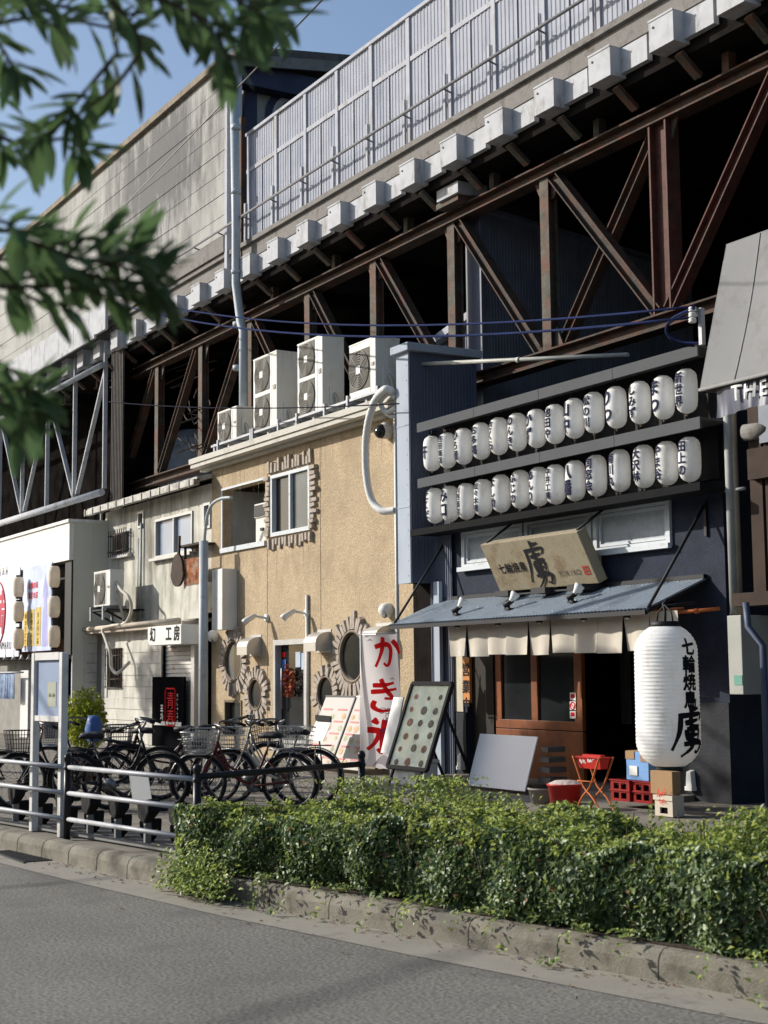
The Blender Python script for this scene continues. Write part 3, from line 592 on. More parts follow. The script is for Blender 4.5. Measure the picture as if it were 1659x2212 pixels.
for i, (px, py, s_) in enumerate([(466, 1374, 'below the white cabinet'), (506, 1345, 'beside the cabinet top of the left round window'), (841, 1318, 'near the white pipe at right')]):
    c = W(px, py, YTN)
    if rv is None:
        rv = thing('round_vent', '', 'vent', c); m_ = MB(); m_.lathe([(.11, 0), (.115, .05), (.10, .12), (.06, .16), (0, .17)], c, 16, 'y'); m_.build('cowl', whitep, rv)
        m_ = MB(); m_.lathe([(.085, 0), (.085, .03), (0, .03)], c + V(0, -.1, -.035), 12, (V(1, 0, 0), V(0, -.5, .8).normalized(), V(0, -.8, -.5).normalized())); m_.build('opening', black, rv); v = rv
    else: v = copy_tree(rv); v.location = c
    if i == 1: v.scale = (.7, .7, .7)
    v['label'] = 'round white vent cowl on tan wall ' + s_; v['group'] = 'round vent cowls on the tan wall'
c = W(828, 930, YTN - .1); m_ = MB(); m_.lathe([(.13, .0), (.13, .1), (.10, .14)], c + V(0, .1, 0), 16, 'y'); dm = thing('dome_camera', 'dark dome security camera high on the tan wall under the eave', 'camera', c)
m_.build('housing', whitep, dm); m_ = MB(); m_.lathe([(.11, 0), (.10, .06), (.06, .1), (0, .11)], c + V(0, -.03, -.02), 16, 'y'); m_.build('dome', glassd, dm)
wl = None
for px, py, s_ in [(578, 1335, 'left of the glass door'), (664, 1325, 'on the thin pipe')]:
    c = W(px, py, YTN)
    if wl is None:
        wl = thing('wall_lamp', '', 'lamp', c); m_ = MB(); m_.lathe([(.07, 0), (.07, .04), (0, .04)], c, 14, 'y'); m_.tube([c + V(0, -.03, 0), c + V(-.06, -.22, .04)], .022); m_.build('bracket', whitep, wl)
        m_ = MB(); m_.tube([c + V(-.06, -.2, .05), c + V(-.12, -.36, -.05), c + V(-.14, -.40, -.09)], .05, 12, rs=[.035, .06, .062]); m_.build('lamp_head', whitep, wl); v = wl
    else: v = copy_tree(wl); v.location = c
    v['label'] = 'small white adjustable lamp on the tan wall ' + s_; v['group'] = 'wall lamps on the tan wall'
a = W(663, 1285, YTN - .03); m_ = MB(); m_.tube([V(a.x, YTN - .03, a.z), V(a.x, YTN - .03, .2)], .028); tag(m_.build('wall_pipe', whitep, org=(a.x, YTN - .03, .155)), 'thin white pipe running down the tan wall beside the glass door', 'pipe')
a = W(858, 1262, 11.3); m_ = MB(); m_.tube([V(a.x, 11.3, 5.5), V(a.x, 11.3, .16)], .03)
tag(m_.build('white_pipe', whitep, org=(a.x, 11.3, .155)), 'slim white pipe at the right corner of the tan building', 'pipe')
# white flexible duct hanging in a loop on the tan wall
pts = [W(855, 855, 11.2), W(835, 840, 11.0), W(812, 862, 11.0), W(797, 905, 11.0), W(790, 960, 11.05), W(792, 1030, 11.1), W(803, 1080, 11.15), W(825, 1103, 11.2), W(855, 1102, 11.3)]
m_ = MB(); p = spline(pts, 10); m_.tube(p, .055, 10, rs=[.055 + .006 * (i % 2) for i in range(len(p))])
tag(m_.build('flexible_duct', whitep, org=pts[4]), 'white flexible duct hanging in a long loop below the roof units', 'duct')
pts = [W(855, 860, 11.15), W(840, 850, 11.1), W(822, 868, 11.1), W(834, 890, 11.15), W(857, 880, 11.2)]; m_ = MB(); m_.tube(spline(pts, 8), .04, 8)
m_.tube(spline([W(857, 900, 11.25), W(838, 895, 11.2), W(833, 870, 11.25), W(850, 850, 11.3)], 6), .035, 8); tag(m_.build('pipe_bundle', whitep, org=pts[2]), 'short bundle of white wrapped pipes bent at the roof corner', 'pipe')
pts = [W(500, 1075, 11.1), W(478, 1077, 11.05), W(458, 1090, 11.05), W(447, 1118, 11.05), W(442, 1160, 11.05)]
m_ = MB(); p = spline(pts, 6); lo = V(pts[-1].x, 11.05, 0); m_.tube(p + [V(lo.x, 11.05, W(442, 1175, 11.05).z)], .03, 10)
z_ = W(442, 1168, 11.05).z; m_.tube([V(lo.x - .04, 11.05, z_), V(lo.x - .04, 11.05, .16)], .085, 14)
tag(m_.build('conduit_pole', greyp, org=(lo.x, 11.05, .155)), 'tall grey pole with curved top pipe at the joint of the two shops', 'pole')
# ================= roof air conditioners =================
def ac_unit(name, label, x, z, wd, hh, dp, fans, y0, group):
    t = thing(name, label, 'air conditioner', (x, y0, z), group)
    m_ = MB(); m_.box(x, x + wd, y0, y0 + dp, z, z + hh); m_.box(x - .006, x + wd + .006, y0 - .006, y0 + dp + .006, z + hh - .03, z + hh + .006); m_.build('casing', acw, t, bevel=.012)
    r = min(wd * .36, hh / fans * .42); cx = x + wd * .40
    for k in range(fans):
        cz = z + hh * (k + .5) / fans; m_ = MB(); m_.disc(V(cx, y0 - .008, cz), r * 1.0, 28, 'y'); m_.box(cx - r * 1.04, cx + r * 1.04, y0 - .0065, y0 - .001, cz - r * 1.06, cz + r * 1.06); m_.build('fan_opening', mat('fan_dark', (.10, .095, .085), .7), t)
        m_ = MB()
        for q in range(1, 9):
            rr_ = r * q / 8; m_.tube([V(cx + rr_ * math.cos(a * math.pi / 14), y0 - .02, cz + rr_ * math.sin(a * math.pi / 14)) for a in range(29)], .0085, 4, cap=False)
        for q in range(8): t_ = q * math.pi / 4; m_.tube([V(cx, y0 - .024, cz), V(cx + r * math.cos(t_), y0 - .02, cz + r * math.sin(t_))], .006, 4)
        m_.build('fan_grille', acg, t)
        m_ = MB(); m_.box(cx - r * .22, cx + r * .22, y0 - .032, y0 - .012, cz - r * .2, cz + r * .2); m_.build('badge_plate', whitep, t)
    m_ = MB(); m_.box(x + wd * .80, x + wd * .803, y0 - .004, y0, z + .03, z + hh - .05); m_.box(x + wd * .86, x + wd * .95, y0 - .012, y0, z + hh * .5, z + hh * .56); m_.build('service_panel', acg, t)
    m_ = MB(); m_.box(x + wd, x + wd + .03, y0 + dp * .3, y0 + dp * .8, z + .12, z + .42); m_.build('valve_cover', acw, t)
    m_ = MB(); m_.tube(spline([V(x + wd + .03, y0 + dp * .5, z + .3), V(x + wd + .12, y0 + dp * .5, z + .2), V(x + wd + .13, y0 + dp * .6, z + .0), V(x + wd + .10, y0 + dp * .9, z - .3)], 5), .028, 7); m_.build('taped_hose', mat('hose_tape', (.42, .39, .32), .8), t)
    for u in (.12, .88):
        m_ = MB(); m_.box(x + wd * u - .03, x + wd * u + .03, y0 - .12, y0 + dp + .1, z - .06, z - .001); m_.box(x + wd * u - .03, x + wd * u + .03, y0 - .12, y0 - .08, z - .3, z - .06)
        m_.box(x + wd * u - .03, x + wd * u + .03, y0 + dp + .05, y0 + dp + .1, z - .3, z - .06); m_.build('support_leg', galv, t)
    return t
g = 'air conditioners on the tan roof'
zb = 6.0
for (pl, pr_, top, bot, fans, dp, lab) in [(470, 511, 892, 962, 1, .34, 'small white air conditioner, leftmost and lowest on the tan roof edge'),
        (547, 598, 778, 938, 2, .42, 'tall two fan air conditioner beside the smallest unit on the tan roof'),
        (642, 697, 745, 905, 2, .42, 'tallest two fan air conditioner in the middle of the tan roof edge'),
        (754, 812, 748, 868, 1, .45, 'wide single fan air conditioner at the right end of the tan roof')]:
    y0 = YTN - .02; a = W(pl, top, y0); b_ = W(pl, bot, y0); c = W(pr_, bot, y0)
    ac_unit('air_conditioner', lab, a.x, b_.z, c.x - a.x, a.z - b_.z, dp, fans, y0, g)
m_ = MB()
for px in (470, 541, 545, 600, 640, 700, 750, 815):
    a = W(px, 930, 11.3); m_.box(a.x, a.x + .05, 11.28, 11.34, 5.62, 6.0)
m_.box(TX0 + .4, TX1 - .3, 11.3, 11.34, 5.9, 5.94); tag(m_.build('roof_unit_rack', galv, org=(-22.5, 11.3, 5.62)), 'galvanised steel rack along the tan roof edge under the units', 'rack')
# ================= pale metal column =================
pc = thing('column_casing', 'pale blue metal boxed column standing between the tan shop and the lantern shop', 'column', (-18.9, 11.1, 2.7))
cx0, cx1 = W(858, 1000, 11.1).x, W(884, 1000, 11.1).x; cz0, cz1 = W(860, 1262, 11.1).z, W(856, 768, 11.1).z
m_ = MB(); m_.box(cx0, cx1, 11.1, 11.16, cz0, cz1)
for z in (cz0 + 1.1, cz0 + 2.3): m_.box(cx0 - .003, cx1 + .003, 11.094, 11.1, z, z + .02)
for k in range(16): m_.box(cx1 - .06, cx1 - .045, 11.094, 11.1, cz0 + .1 + k * .22, cz0 + .115 + k * .22)
m_.build('front_panel', colw, pc)
m_ = MB(); m_.box(cx0 + .01, cx1 - .02, 11.16, 12.3, cz0 + .01, cz1 - .01); m_.box(cx1 - .4, cx1 - .02, 11.45, 12.0, .155, cz0 + .01); m_.build('core', sootb, pc)
m_ = MB(); m_.corr(V(cx1, 11.13, 0), V(cx1, 12.3, 0), cz0, cz1, .055, .012, (1, 0, 0)); m_.build('side_sheet', corrb, pc)
m_ = MB(); m_.slab(V(cx0 - .06, 11.03, cz1), V(cx1 + .1, 11.03, cz1), V(cx1 + .1, 12.35, cz1), V(cx0 - .06, 12.35, cz1), (0, 0, .12)); m_.build('cap', colw, pc, bevel=.01)
m_ = MB(); m_.corr(V(cx1 - .02, 11.45, 0), V(cx1 + .55, 11.45, 0), .155, cz0 + 1.2, .055, .012); m_.build('lower_sheet', corrb, pc)
m_ = MB(); m_.box(cx1 + .2, cx1 + .34, 11.36, 11.42, .155, 2.9); m_.build('lower_strip', colw, pc)
# horizontal galvanised pipe sticking out above the lanterns
a = W(893, 787, 11.3); b_ = W(1357, 766, 12.2); m_ = MB(); m_.tube([a, W(1120, 777, 11.8), b_], .03, 10); m_.tube([W(1120, 777, 11.8) - V(.03, 0, 0), W(1120, 777, 11.8) + V(.03, 0.01, 0)], .04, 10)
tag(m_.build('loose_pipe', mat('pale_pipe', (.38, .38, .34), .5), org=a), 'pale horizontal pipe resting across the top of the lantern rack', 'pipe')
# ================= old grey building =================
ob = thing('old_shop', 'weathered grey rendered old shop with white siding ground floor and stained walls', 'building', (-29, 11.5, .155))
def po(n, m, **k): return m_.build(n, m, ob, **k)
OX0, OX1 = W(228, 1150, 11.5).x, TX0 - .01
w1 = rc(337, 1118, 417, 1200, 11.5); w2 = rc(246, 1150, 283, 1196, 11.5); w3 = rc(299, 1106, 312, 1139, 11.5); w4 = rc(441, 1088, 456, 1140, 11.5)
w1 = (w1[0], w1[1], W(337, 1207, 11.5).z, W(337, 1123, 11.5).z); zf = 2.62
m_ = MB(); wall_holes(m_, OX0, OX1, zf, 5.28, 11.5, .15, [w1, w2, w3, w4]); m_.box(OX0, OX0 + .15, 11.65, 14.5, zf, 5.28); po('wall', oldw)
m_ = MB(); m_.box(OX0 + .15, OX1 - .1, 12.4, 12.5, .2, 5.2); po('inner_wall', sootb)
m_ = MB(); m_.slab(V(OX0 - .25, 11.15, 5.30), V(OX1 + .1, 11.15, 5.30), V(OX1 + .1, 13.5, 5.85), V(OX0 - .25, 13.5, 5.85), (0, 0, .08)); m_.box(OX0 - .27, OX1 + .1, 11.08, 11.2, 5.22, 5.33)
for k in range(13): x = OX0 - .2 + k * .5; m_.box(x, x + .03, 11.06, 11.08, 5.2, 5.36)
po('roof', mat('pale_roof_edge', (.45, .44, .40), .8, var=.25, scale=4, dirt=(.2, .17, .13), damt=.5, dscale=3))
for wi, gl in ((w1, glassb), (w2, glassd), (w3, glassd), (w4, glassb)):
    x0, x1, z0, z1 = wi; e = .05; m_ = MB()
    for q in ((x0, x1, z0, z0 + e), (x0, x1, z1 - e, z1), (x0, x0 + e, z0 + e, z1 - e), (x1 - e, x1, z0 + e, z1 - e)): m_.box(q[0], q[1], 11.47, 11.58, q[2], q[3])
    if x1 - x0 > 1: m_.box((x0 + x1) / 2 - .025, (x0 + x1) / 2 + .025, 11.48, 11.57, z0 + e, z1 - e); m_.box(x0 - .1, x1 + .1, 11.38, 11.499, z0 - .06, z0 - .001)
    wf = po('window', alum); m_ = MB(); m_.box(x0 + e, x1 - e, 11.55, 11.56, z0 + e, z1 - e); m_.build('pane', gl, wf)
x0, x1, z0, z1 = w2; m_ = MB()
for k in range(9): x = x0 + (x1 - x0) * k / 8; m_.tube([V(x, 11.38, z0 - .02), V(x, 11.38, z1 + .02)], .012, 6)
for z in (z0 + .1, z1 - .1): m_.tube([V(x0 - .05, 11.49, z), V(x0 - .05, 11.38, z), V(x1 + .05, 11.38, z), V(x1 + .05, 11.49, z)], .012, 6)
po('window_grille', rust2)
# drip channels, pipes on the upper wall
m_ = MB(); a = W(305, 1130, 11.45)
m_.tube([V(a.x, 11.45, a.z), V(a.x, 11.45, 2.7)], .025); po('wall_pipe', greyp); m_ = MB(); m_.tube([V(a.x - .22, 11.47, a.z - .3), V(a.x - .22, 11.47, 2.7)], .014); po('wall_pipe', greyp); m_ = MB(); a = W(374, 1150, 11.45)
m_.tube([W(219, 1105, 11.45), V(W(219, 1105, 11.45).x, 11.45, 2.7)], .03); po('wall_pipe', greyp)
# ledge between floors
m_ = MB(); lx0, lx1 = W(186, 1365, 11.0).x, W(402, 1337, 11.0).x; lz = W(186, 1368, 11.0).z
m_.box(lx0, OX1 - .2, 10.98, 11.5, lz - .02, lz + .09); m_.tube([V(lx0 - .02, 10.96, lz + .08), V(OX1 - .3, 10.96, lz + .10)], .05); po('ledge', mat('ledge', (.44, .38, .31), .8, var=.2, dirt=(.25, .2, .15), damt=.4))
# ground floor
gx0 = W(190, 1450, 11.25).x
gw = rc(233, 1402, 266, 1484, 11.25); gw = (gw[0], gw[1], W(233, 1487, 11.25).z, W(233, 1402, 11.25).z)
sx0, sx1 = W(353, 1450, 11.25).x, W(424, 1450, 11.25).x
m_ = MB(); wall_holes(m_, gx0 + .95, sx0, .155, lz - .02, 11.25, .12, [gw])
po('siding_backing', siding)
m_ = MB(); z = .2
while z < lz - .25:
    segs = [(gx0 + .95, gw[0]), (gw[1], sx0)] if z + .2 > gw[2] and z < gw[3] else [(gx0 + .95, sx0)]
    for a_, b_ in segs: m_.slab(V(a_, 11.249, z), V(b_, 11.249, z), V(b_, 11.249, z + .225), V(a_, 11.249, z + .225), (0, -.018, 0))
    z += .235
po('siding', siding)
m_ = MB(); z = .2
while z < lz - .2: m_.box(gx0, gx0 + .62, 10.98, 11.25, z, z + .2); z += .212
m_.box(gx0 + .02, gx0 + .60, 11.0, 11.25, .155, lz - .03); po('block_pier', mat('block_pier', (.58, .56, .50), .8, var=.1, dirt=(.4, .37, .32), damt=.3, dscale=4), bevel=.006)
m_ = MB(); m_.box(gx0 - .12, gx0 - .005, 10.9, 10.99, .155, lz - .02); po('corner_trim', mat('blue_trim', (.40, .46, .58), .5))
m_ = MB(); m_.box(gw[0], gw[1], 11.33, 11.34, gw[2], gw[3]); wf = po('barred_window', glassd)
m_ = MB()
for k in range(7): x = gw[0] + (gw[1] - gw[0]) * k / 6; m_.tube([V(x, 11.2, gw[2]), V(x, 11.2, gw[3])], .011, 6)
for z in (gw[2] + .2, gw[3] - .15, gw[2] + .02, gw[3]): m_.tube([V(gw[0] - .03, 11.2, z), V(gw[1] + .03, 11.2, z)], .011, 6)
m_.build('bars', rust2, wf)
# shutter
m_ = MB(); z = .2; zt_ = W(353, 1392, 11.3).z
while z < zt_ + .4: m_.slab(V(sx0, 11.32, z), V(OX1 - .28, 11.32, z), V(OX1 - .28, 11.34, z + .08), V(sx0, 11.34, z + .08), (0, -.03, 0)); z += .085
po('shutter', mat('shutter_slats', (.50, .48, .44), .6, var=.08, dirt=(.28, .14, .08), damt=.2, dscale=3))
m_ = MB(); m_.box(sx0 - .04, sx0, 11.2, 11.4, .155, lz - .02); m_.box(OX1 - .28, OX1 - .12, 11.2, 11.4, .155, lz - .02); m_.box(sx0, OX1 - .28, 11.2, 11.4, zt_ + .42, lz - .02); po('shutter_guide', alum)
# balcony with orange cloth and shopfront sign
by0 = 11.22; b0, b1 = W(397, 1300, by0).x, W(430, 1300, by0).x + .12; bz0, bz1 = W(398, 1338, by0).z, W(398, 1262, by0).z
m_ = MB(); m_.box(b0, b1, by0, by0 + .08, bz0, bz1); m_.box(b1 - .08, b1, by0 + .08, 11.5, bz0, bz1); m_.box(b0, b0 + .08, by0 + .08, 11.5, bz0, bz1); m_.box(b0, b1, by0 + .08, 11.5, bz0, bz0 + .1)
po('balcony', oldw)
m_ = MB(); m_.box(b0 - .25, b1, by0 - .05, 11.5, bz1 + .72, bz1 + .76); m_.box(b0 + .0, b0 + .04, by0, by0 + .04, bz1, bz1 + .72); m_.box(b1 - .06, b1 - .02, by0, by0 + .04, bz1, bz1 + .72); po('balcony_shelf', brown)
rs = thing('neck_shaped_sign', 'dark brown pear shaped wooden sign with a long neck hung by the balcony', 'sign', (b0, by0 - .1, bz1))
m_ = MB(); pr = []
for k in range(24): t = math.pi * 2 * k / 24; rx = .30 * (1 if math.sin(t) < 0 else .85); pr.append((rx * math.cos(t) * 1.1, .32 * math.sin(t)))
vs = [V(b0 - .15 + x, by0 - .04, bz1 + .28 + z) for x, z in pr] + [V(b0 - .15 + x, by0 - .09, bz1 + .28 + z) for x, z in pr]
m_.add(vs, [tuple(range(24)), tuple(reversed(range(24, 48)))] + [(j, (j + 1) % 24, 24 + (j + 1) % 24, 24 + j) for j in range(24)]); m_.build('panel', brown, rs)
m_ = MB(); m_.beam(V(b0 - .12, by0 - .065, bz1 + .5), V(b0 - .08, by0 - .065, bz1 + .95), .04, .07); m_.build('neck', brown, rs)
m_ = MB(); n = 14; vs = []
for k in range(n): vs += [V(b0 + .1 + .7 * k / (n - 1), by0 - .03 + .03 * (k % 2), bz1 - .03), V(b0 + .1 + .7 * k / (n - 1), by0 - .03 + .03 * (k % 2), bz1 + .48)]
m_.add(vs, [(2 * k, 2 * k + 2, 2 * k + 3, 2 * k + 1) for k in range(n - 1)])
tag(m_.build('striped_cloth', mat('orange_cloth', (.50, .20, .09), .9, var=.5, scale=9, dirt=(.6, .5, .4), damt=.5, dscale=5), org=(b0 + .1, by0, bz1)), 'orange and cream patterned cloth hung over the old balcony front', 'cloth')
sg = thing('shop_sign_box', 'white box sign with dark characters above the shutter of the old shop', 'sign', (W(355, 1390, 10.9).x, 10.9, W(355, 1390, 10.9).z))
a = W(319, 1358, 10.85); b_ = W(391, 1393, 10.85); zt_, zb_ = a.z, W(319, 1395, 10.85).z
m_ = MB(); m_.box(a.x, b_.x, 10.85, 11.22, zb_, zt_ + .03); m_.build('box', whitep, sg, bevel=.008)
m_ = MB(); L = b_.x - a.x; write(m_, '幻 工房', plane_fn((a.x + L * .16, 10.845, zb_ + .1), (1, 0, 0), (0, 0, 1)), .30, .03, L * .24); m_.build('lettering', inkb, sg)
# black door poster
a = W(329, 1462, 11.15); b_ = W(396, 1640, 11.15); pz0, pz1 = .2, a.z
ps = thing('black_door_sign', 'tall black door sign with red seal characters and small white writing', 'sign', ((a.x + b_.x) / 2, 11.15, .155))
m_ = MB(); m_.box(a.x, b_.x, 11.15, 11.2, pz0, pz1); m_.build('panel', mat('matt_black', (.006, .006, .007), 1, spec=0), ps)
c = W(365, 1532, 11.14); fn = plane_fn((c.x + .06, 11.143, c.z), (1, 0, 0), (0, 0, 1)); hw, hh = .25, .36
m_ = MB()
loop = [(hw * sx_ * (1 if abs(sx_) == 1 else 1), hh * sz_) for sx_, sz_ in ((-1, -.85), (-.8, -1), (.8, -1), (1, -.85), (1, .85), (.8, 1), (-.8, 1), (-1, .85), (-1, -.85))]
m_.tube([fn(u, v) for u, v in loop], .016, 5); write(m_, '青春', fn, .36, .0, .34, vertical=True, sx=1.15); bm_shift = V(0, 0, .04); m_.v = [p + bm_shift for p in m_.v]; m_.build('red_seal', inkr, ps)
m_ = MB(); write(m_, '포차', plane_fn((c.x - .38, 11.143, c.z - .05), (1, 0, 0), (0, 0, 1)), .17, .02, .17, vertical=True); write(m_, 'せいしゅんポチャ', plane_fn((c.x + .42, 11.143, c.z + .25), (1, 0, 0), (0, 0, 1)), .07, .01, .085, vertical=True)
m_.box(a.x + .12, b_.x - .1, 11.143, 11.149, .62, .70); m_.build('white_writing', whitep, ps)
# old wall air conditioner
ay = 10.75; a = W(203, 1237, ay); b_ = W(238, 1237, ay); z0 = W(203, 1312, ay).z
t = ac_unit('air_conditioner', 'old white air conditioner on a bracket on the grey rendered wall', a.x, z0, b_.x - a.x, a.z - z0, .30, 1, ay, None)
m_ = MB(); m_.slab(V(a.x - .05, ay - .1, z0 - .1), V(b_.x + .05, ay - .1, z0 - .1), V(b_.x + .05, 11.5, z0 - .1), V(a.x - .05, 11.5, z0 - .1), (0, 0, .03))
for x in (a.x + .1, b_.x - .12): m_.beam(V(x, ay - .05, z0 - .1), V(x, 11.5, z0 - .5), .03, .04, (1, 0, 0))
m_.build('wall_bracket', black, t)
hs = [W(252, 1257, 10.9), W(262, 1275, 10.9), W(278, 1290, 10.95), W(284, 1315, 11.0), W(272, 1345, 10.95), W(240, 1352, 10.9), W(222, 1360, 10.85), W(228, 1380, 10.85), W(238, 1410, 10.85), W(240, 1440, 10.85), W(250, 1454, 10.85), W(262, 1448, 10.9), W(280, 1430, 11.1)]
m_ = MB(); m_.tube(spline(hs, 8), .035, 8); tag(m_.build('insulated_hose', mat('beige_hose', (.55, .50, .42), .7), org=hs[5]), 'beige insulated hose looping down from the old wall air conditioner', 'hose')
# ================= cream building =================
cb = thing('cream_shop', 'cream panelled shop with white upper front and large printed banners at far left', 'building', (-33, 10.6, .155))
def pcb(n, m, **k): return m_.build(n, m, cb, **k)
X1 = W(150, 1160, 10.6).x; zt_ = 5.02; zl = W(145, 1210, 10.6).z
m_ = MB()
k = 0; x = X1
while x > -46: m_.box(x - .56, x - .006, 10.6, 10.7, zl, zt_); x -= .566
pcb('upper_front', mat('upper_front', (.74, .72, .66), .6, var=.04, dirt=(.55, .52, .46), damt=.25, dscale=1.5, streak=.8))
m_ = MB(); m_.box(X1 - .01, X1, 10.70, 12.3, .155, zt_); m_.box(-46, X1 - .02, 10.7, 12.3, zl + .02, zt_ - .02)
for k in range(5): m_.box(X1, X1 + .006, 10.75 + k * .4, 11.14 + k * .4, .16, zt_)
pcb('side_wall', creamm)
m_ = MB(); m_.box(-46, X1 + .03, 10.56, 12.33, zt_, zt_ + .07); pcb('coping', whitep)
m_ = MB(); m_.box(-46, X1 - .02, 11.0, 11.05, 2.0, zl + .02); m_.box(X1 - .45, X1 - .01, 10.66, 10.99, zl - 2.1, zl); pcb('dark_recess', black)
m_ = MB(); m_.box(-46, X1 - 2.2, 11.05, 11.1, .155, 2.1); pcb('lower_wall', mat('grey_lower', (.25, .24, .22), .8, var=.2))
a = W(70, 1500, 10.8); b_ = W(97, 1500, 10.8); m_ = MB(); m_.box(a.x, b_.x, 10.8, 11.0, .155, 2.35); m_.box(-46, X1 - .1, 10.75, 10.99, 2.1, 2.45); pcb('brown_pillar', mat('chocolate', (.085, .032, .014), .6))
a = W(44, 1500, 10.7); m_ = MB(); m_.box(a.x, a.x + .62, 10.7, 10.8, .155, 1.75); pcb('white_pier', whitep)
by = 10.5
def quadp(name, m, x0, x1, z0, z1, y, th, parent): mm = MB(); mm.box(x0, x1, y, y + th, z0, z1); return mm.build(name, m, parent)
a = W(-40, 1238, by); b_ = W(43, 1226, by); z0 = W(40, 1418, by).z; z1 = W(40, 1226, by).z
bn = thing('round_emblem_banner', 'white wall banner with a red circle emblem on the cream shop', 'banner', ((a.x + b_.x) / 2, by, z0)); sheet = mat('vinyl_sheet', (.66, .67, .72), .6, var=.04)
quadp('sheet', sheet, a.x, b_.x, z0, z1, by, .03, bn)
c = W(-4, 1325, by); m_ = MB(); m_.tube([V(c.x + .66 * math.cos(t * math.pi / 20), by - .005, c.z + .78 * math.sin(t * math.pi / 20)) for t in range(41)], .025, 5, cap=False)
write(m_, '満', plane_fn((c.x + .08, by - .006, c.z - .42), (1, 0, 0), (0, 0, 1)), 1.15, .02); m_.build('red_emblem', mat('emblem_red', (.45, .05, .08), .7), bn)
m_ = MB(); write(m_, 'NMARU', plane_fn((W(2, 1400, by).x, by - .006, W(0, 1403, by).z), (1, 0, 0), (0, 0, 1)), .26, .0, .2); write(m_, '居酒屋', plane_fn((c.x + .1, by - .006, c.z + .95), (1, 0, 0), (0, 0, 1)), .2, .0, .3); m_.build('lettering', inkb, bn)
a = W(50, 1225, by); b_ = W(112, 1211, by); z0 = W(50, 1408, by).z; z1 = W(50, 1228, by).z; L = b_.x - a.x
bn = thing('tower_banner', 'pale blue banner with a tower drawing, red text and yellow columns', 'banner', ((a.x + b_.x) / 2, by, z0)); quadp('sheet', mat('pale_blue_sheet', (.50, .56, .72), .6), a.x, b_.x, z0, z1, by, .03, bn)
m_ = MB(); tx = a.x + L * .80; tz = z0 + .1
m_.add([(tx - .22, by - .004, tz), (tx + .22, by - .004, tz), (tx + .1, by - .004, tz + 1.1), (tx + .17, by - .004, tz + 1.15), (tx + .17, by - .004, tz + 1.35), (tx + .05, by - .004, tz + 1.5), (tx, by - .004, tz + 1.7), (tx - .05, by - .004, tz + 1.5), (tx - .17, by - .004, tz + 1.35), (tx - .17, by - .004, tz + 1.15), (tx - .1, by - .004, tz + 1.1)], [tuple(range(11))])
m_.build('tower_drawing', mat('lilac', (.36, .36, .62), .7), bn)
m_ = MB()
for k in range(3): m_.box(a.x + L * (.05 + .22 * k), a.x + L * (.22 + .22 * k), by - .006, by - .001, z0 + .12, z0 + .95 + .03 * k)
m_.build('yellow_column', mat('banner_yellow', (.55, .40, .10), .7), bn)
m_ = MB()
for k, s_ in enumerate(['串カツどて焼', '名物ホルモン', '天ぷら一品']): write(m_, s_, plane_fn((a.x + L * (.135 + .22 * k), by - .01, z0 + .78), (1, 0, 0), (0, 0, 1)), .14, .01, .15, vertical=True)
m_.build('column_text', inkb, bn)
m_ = MB(); write(m_, '自慢の味', plane_fn((a.x + L * .25, by - .006, z1 - .52), (1, 0, 0), (0, 0, 1)), .17, .02, .19); write(m_, '満足の店', plane_fn((a.x + L * .25, by - .006, z1 - .75), (1, 0, 0), (0, 0, 1)), .17, .02, .19); m_.build('red_text', inkr, bn)
# small round lanterns of the cream shop
lp = None; words = ['top', 'middle', 'bottom']
for ci, (px, ys) in enumerate([(40, (1268, 1321, 1380)), (117, (1246, 1311, 1375))]):
    for ri, py in enumerate(ys):
        c = W(px, py, 10.3)
        if lp is None:
            lp = thing('small_lantern', '', 'lantern', c); m_ = MB(); m_.lathe([(.07, -.24), (.11, -.21), (.13, -.12), (.132, 0), (.13, .12), (.11, .21), (.07, .24)], c, 16); m_.build('shade', mat('warm_paper', (.85, .76, .62), .8, trans=.3), lp)
            m_ = MB(); m_.lathe([(0, .28), (.07, .28), (.07, .24), (0, .24)], c, 12); m_.build('cap', black, lp); m_ = MB(); m_.lathe([(0, -.24), (.07, -.24), (.07, -.28), (0, -.28)], c, 12); m_.build('base_ring', black, lp); l = lp
        else: l = copy_tree(lp); l.location = c
        l['label'] = 'small cream lantern, %s one %s' % (words[ri], ['left of the tower banner', 'right of the tower banner by the black recess']
[ci]); l['group'] = 'small lanterns beside the tower banner'
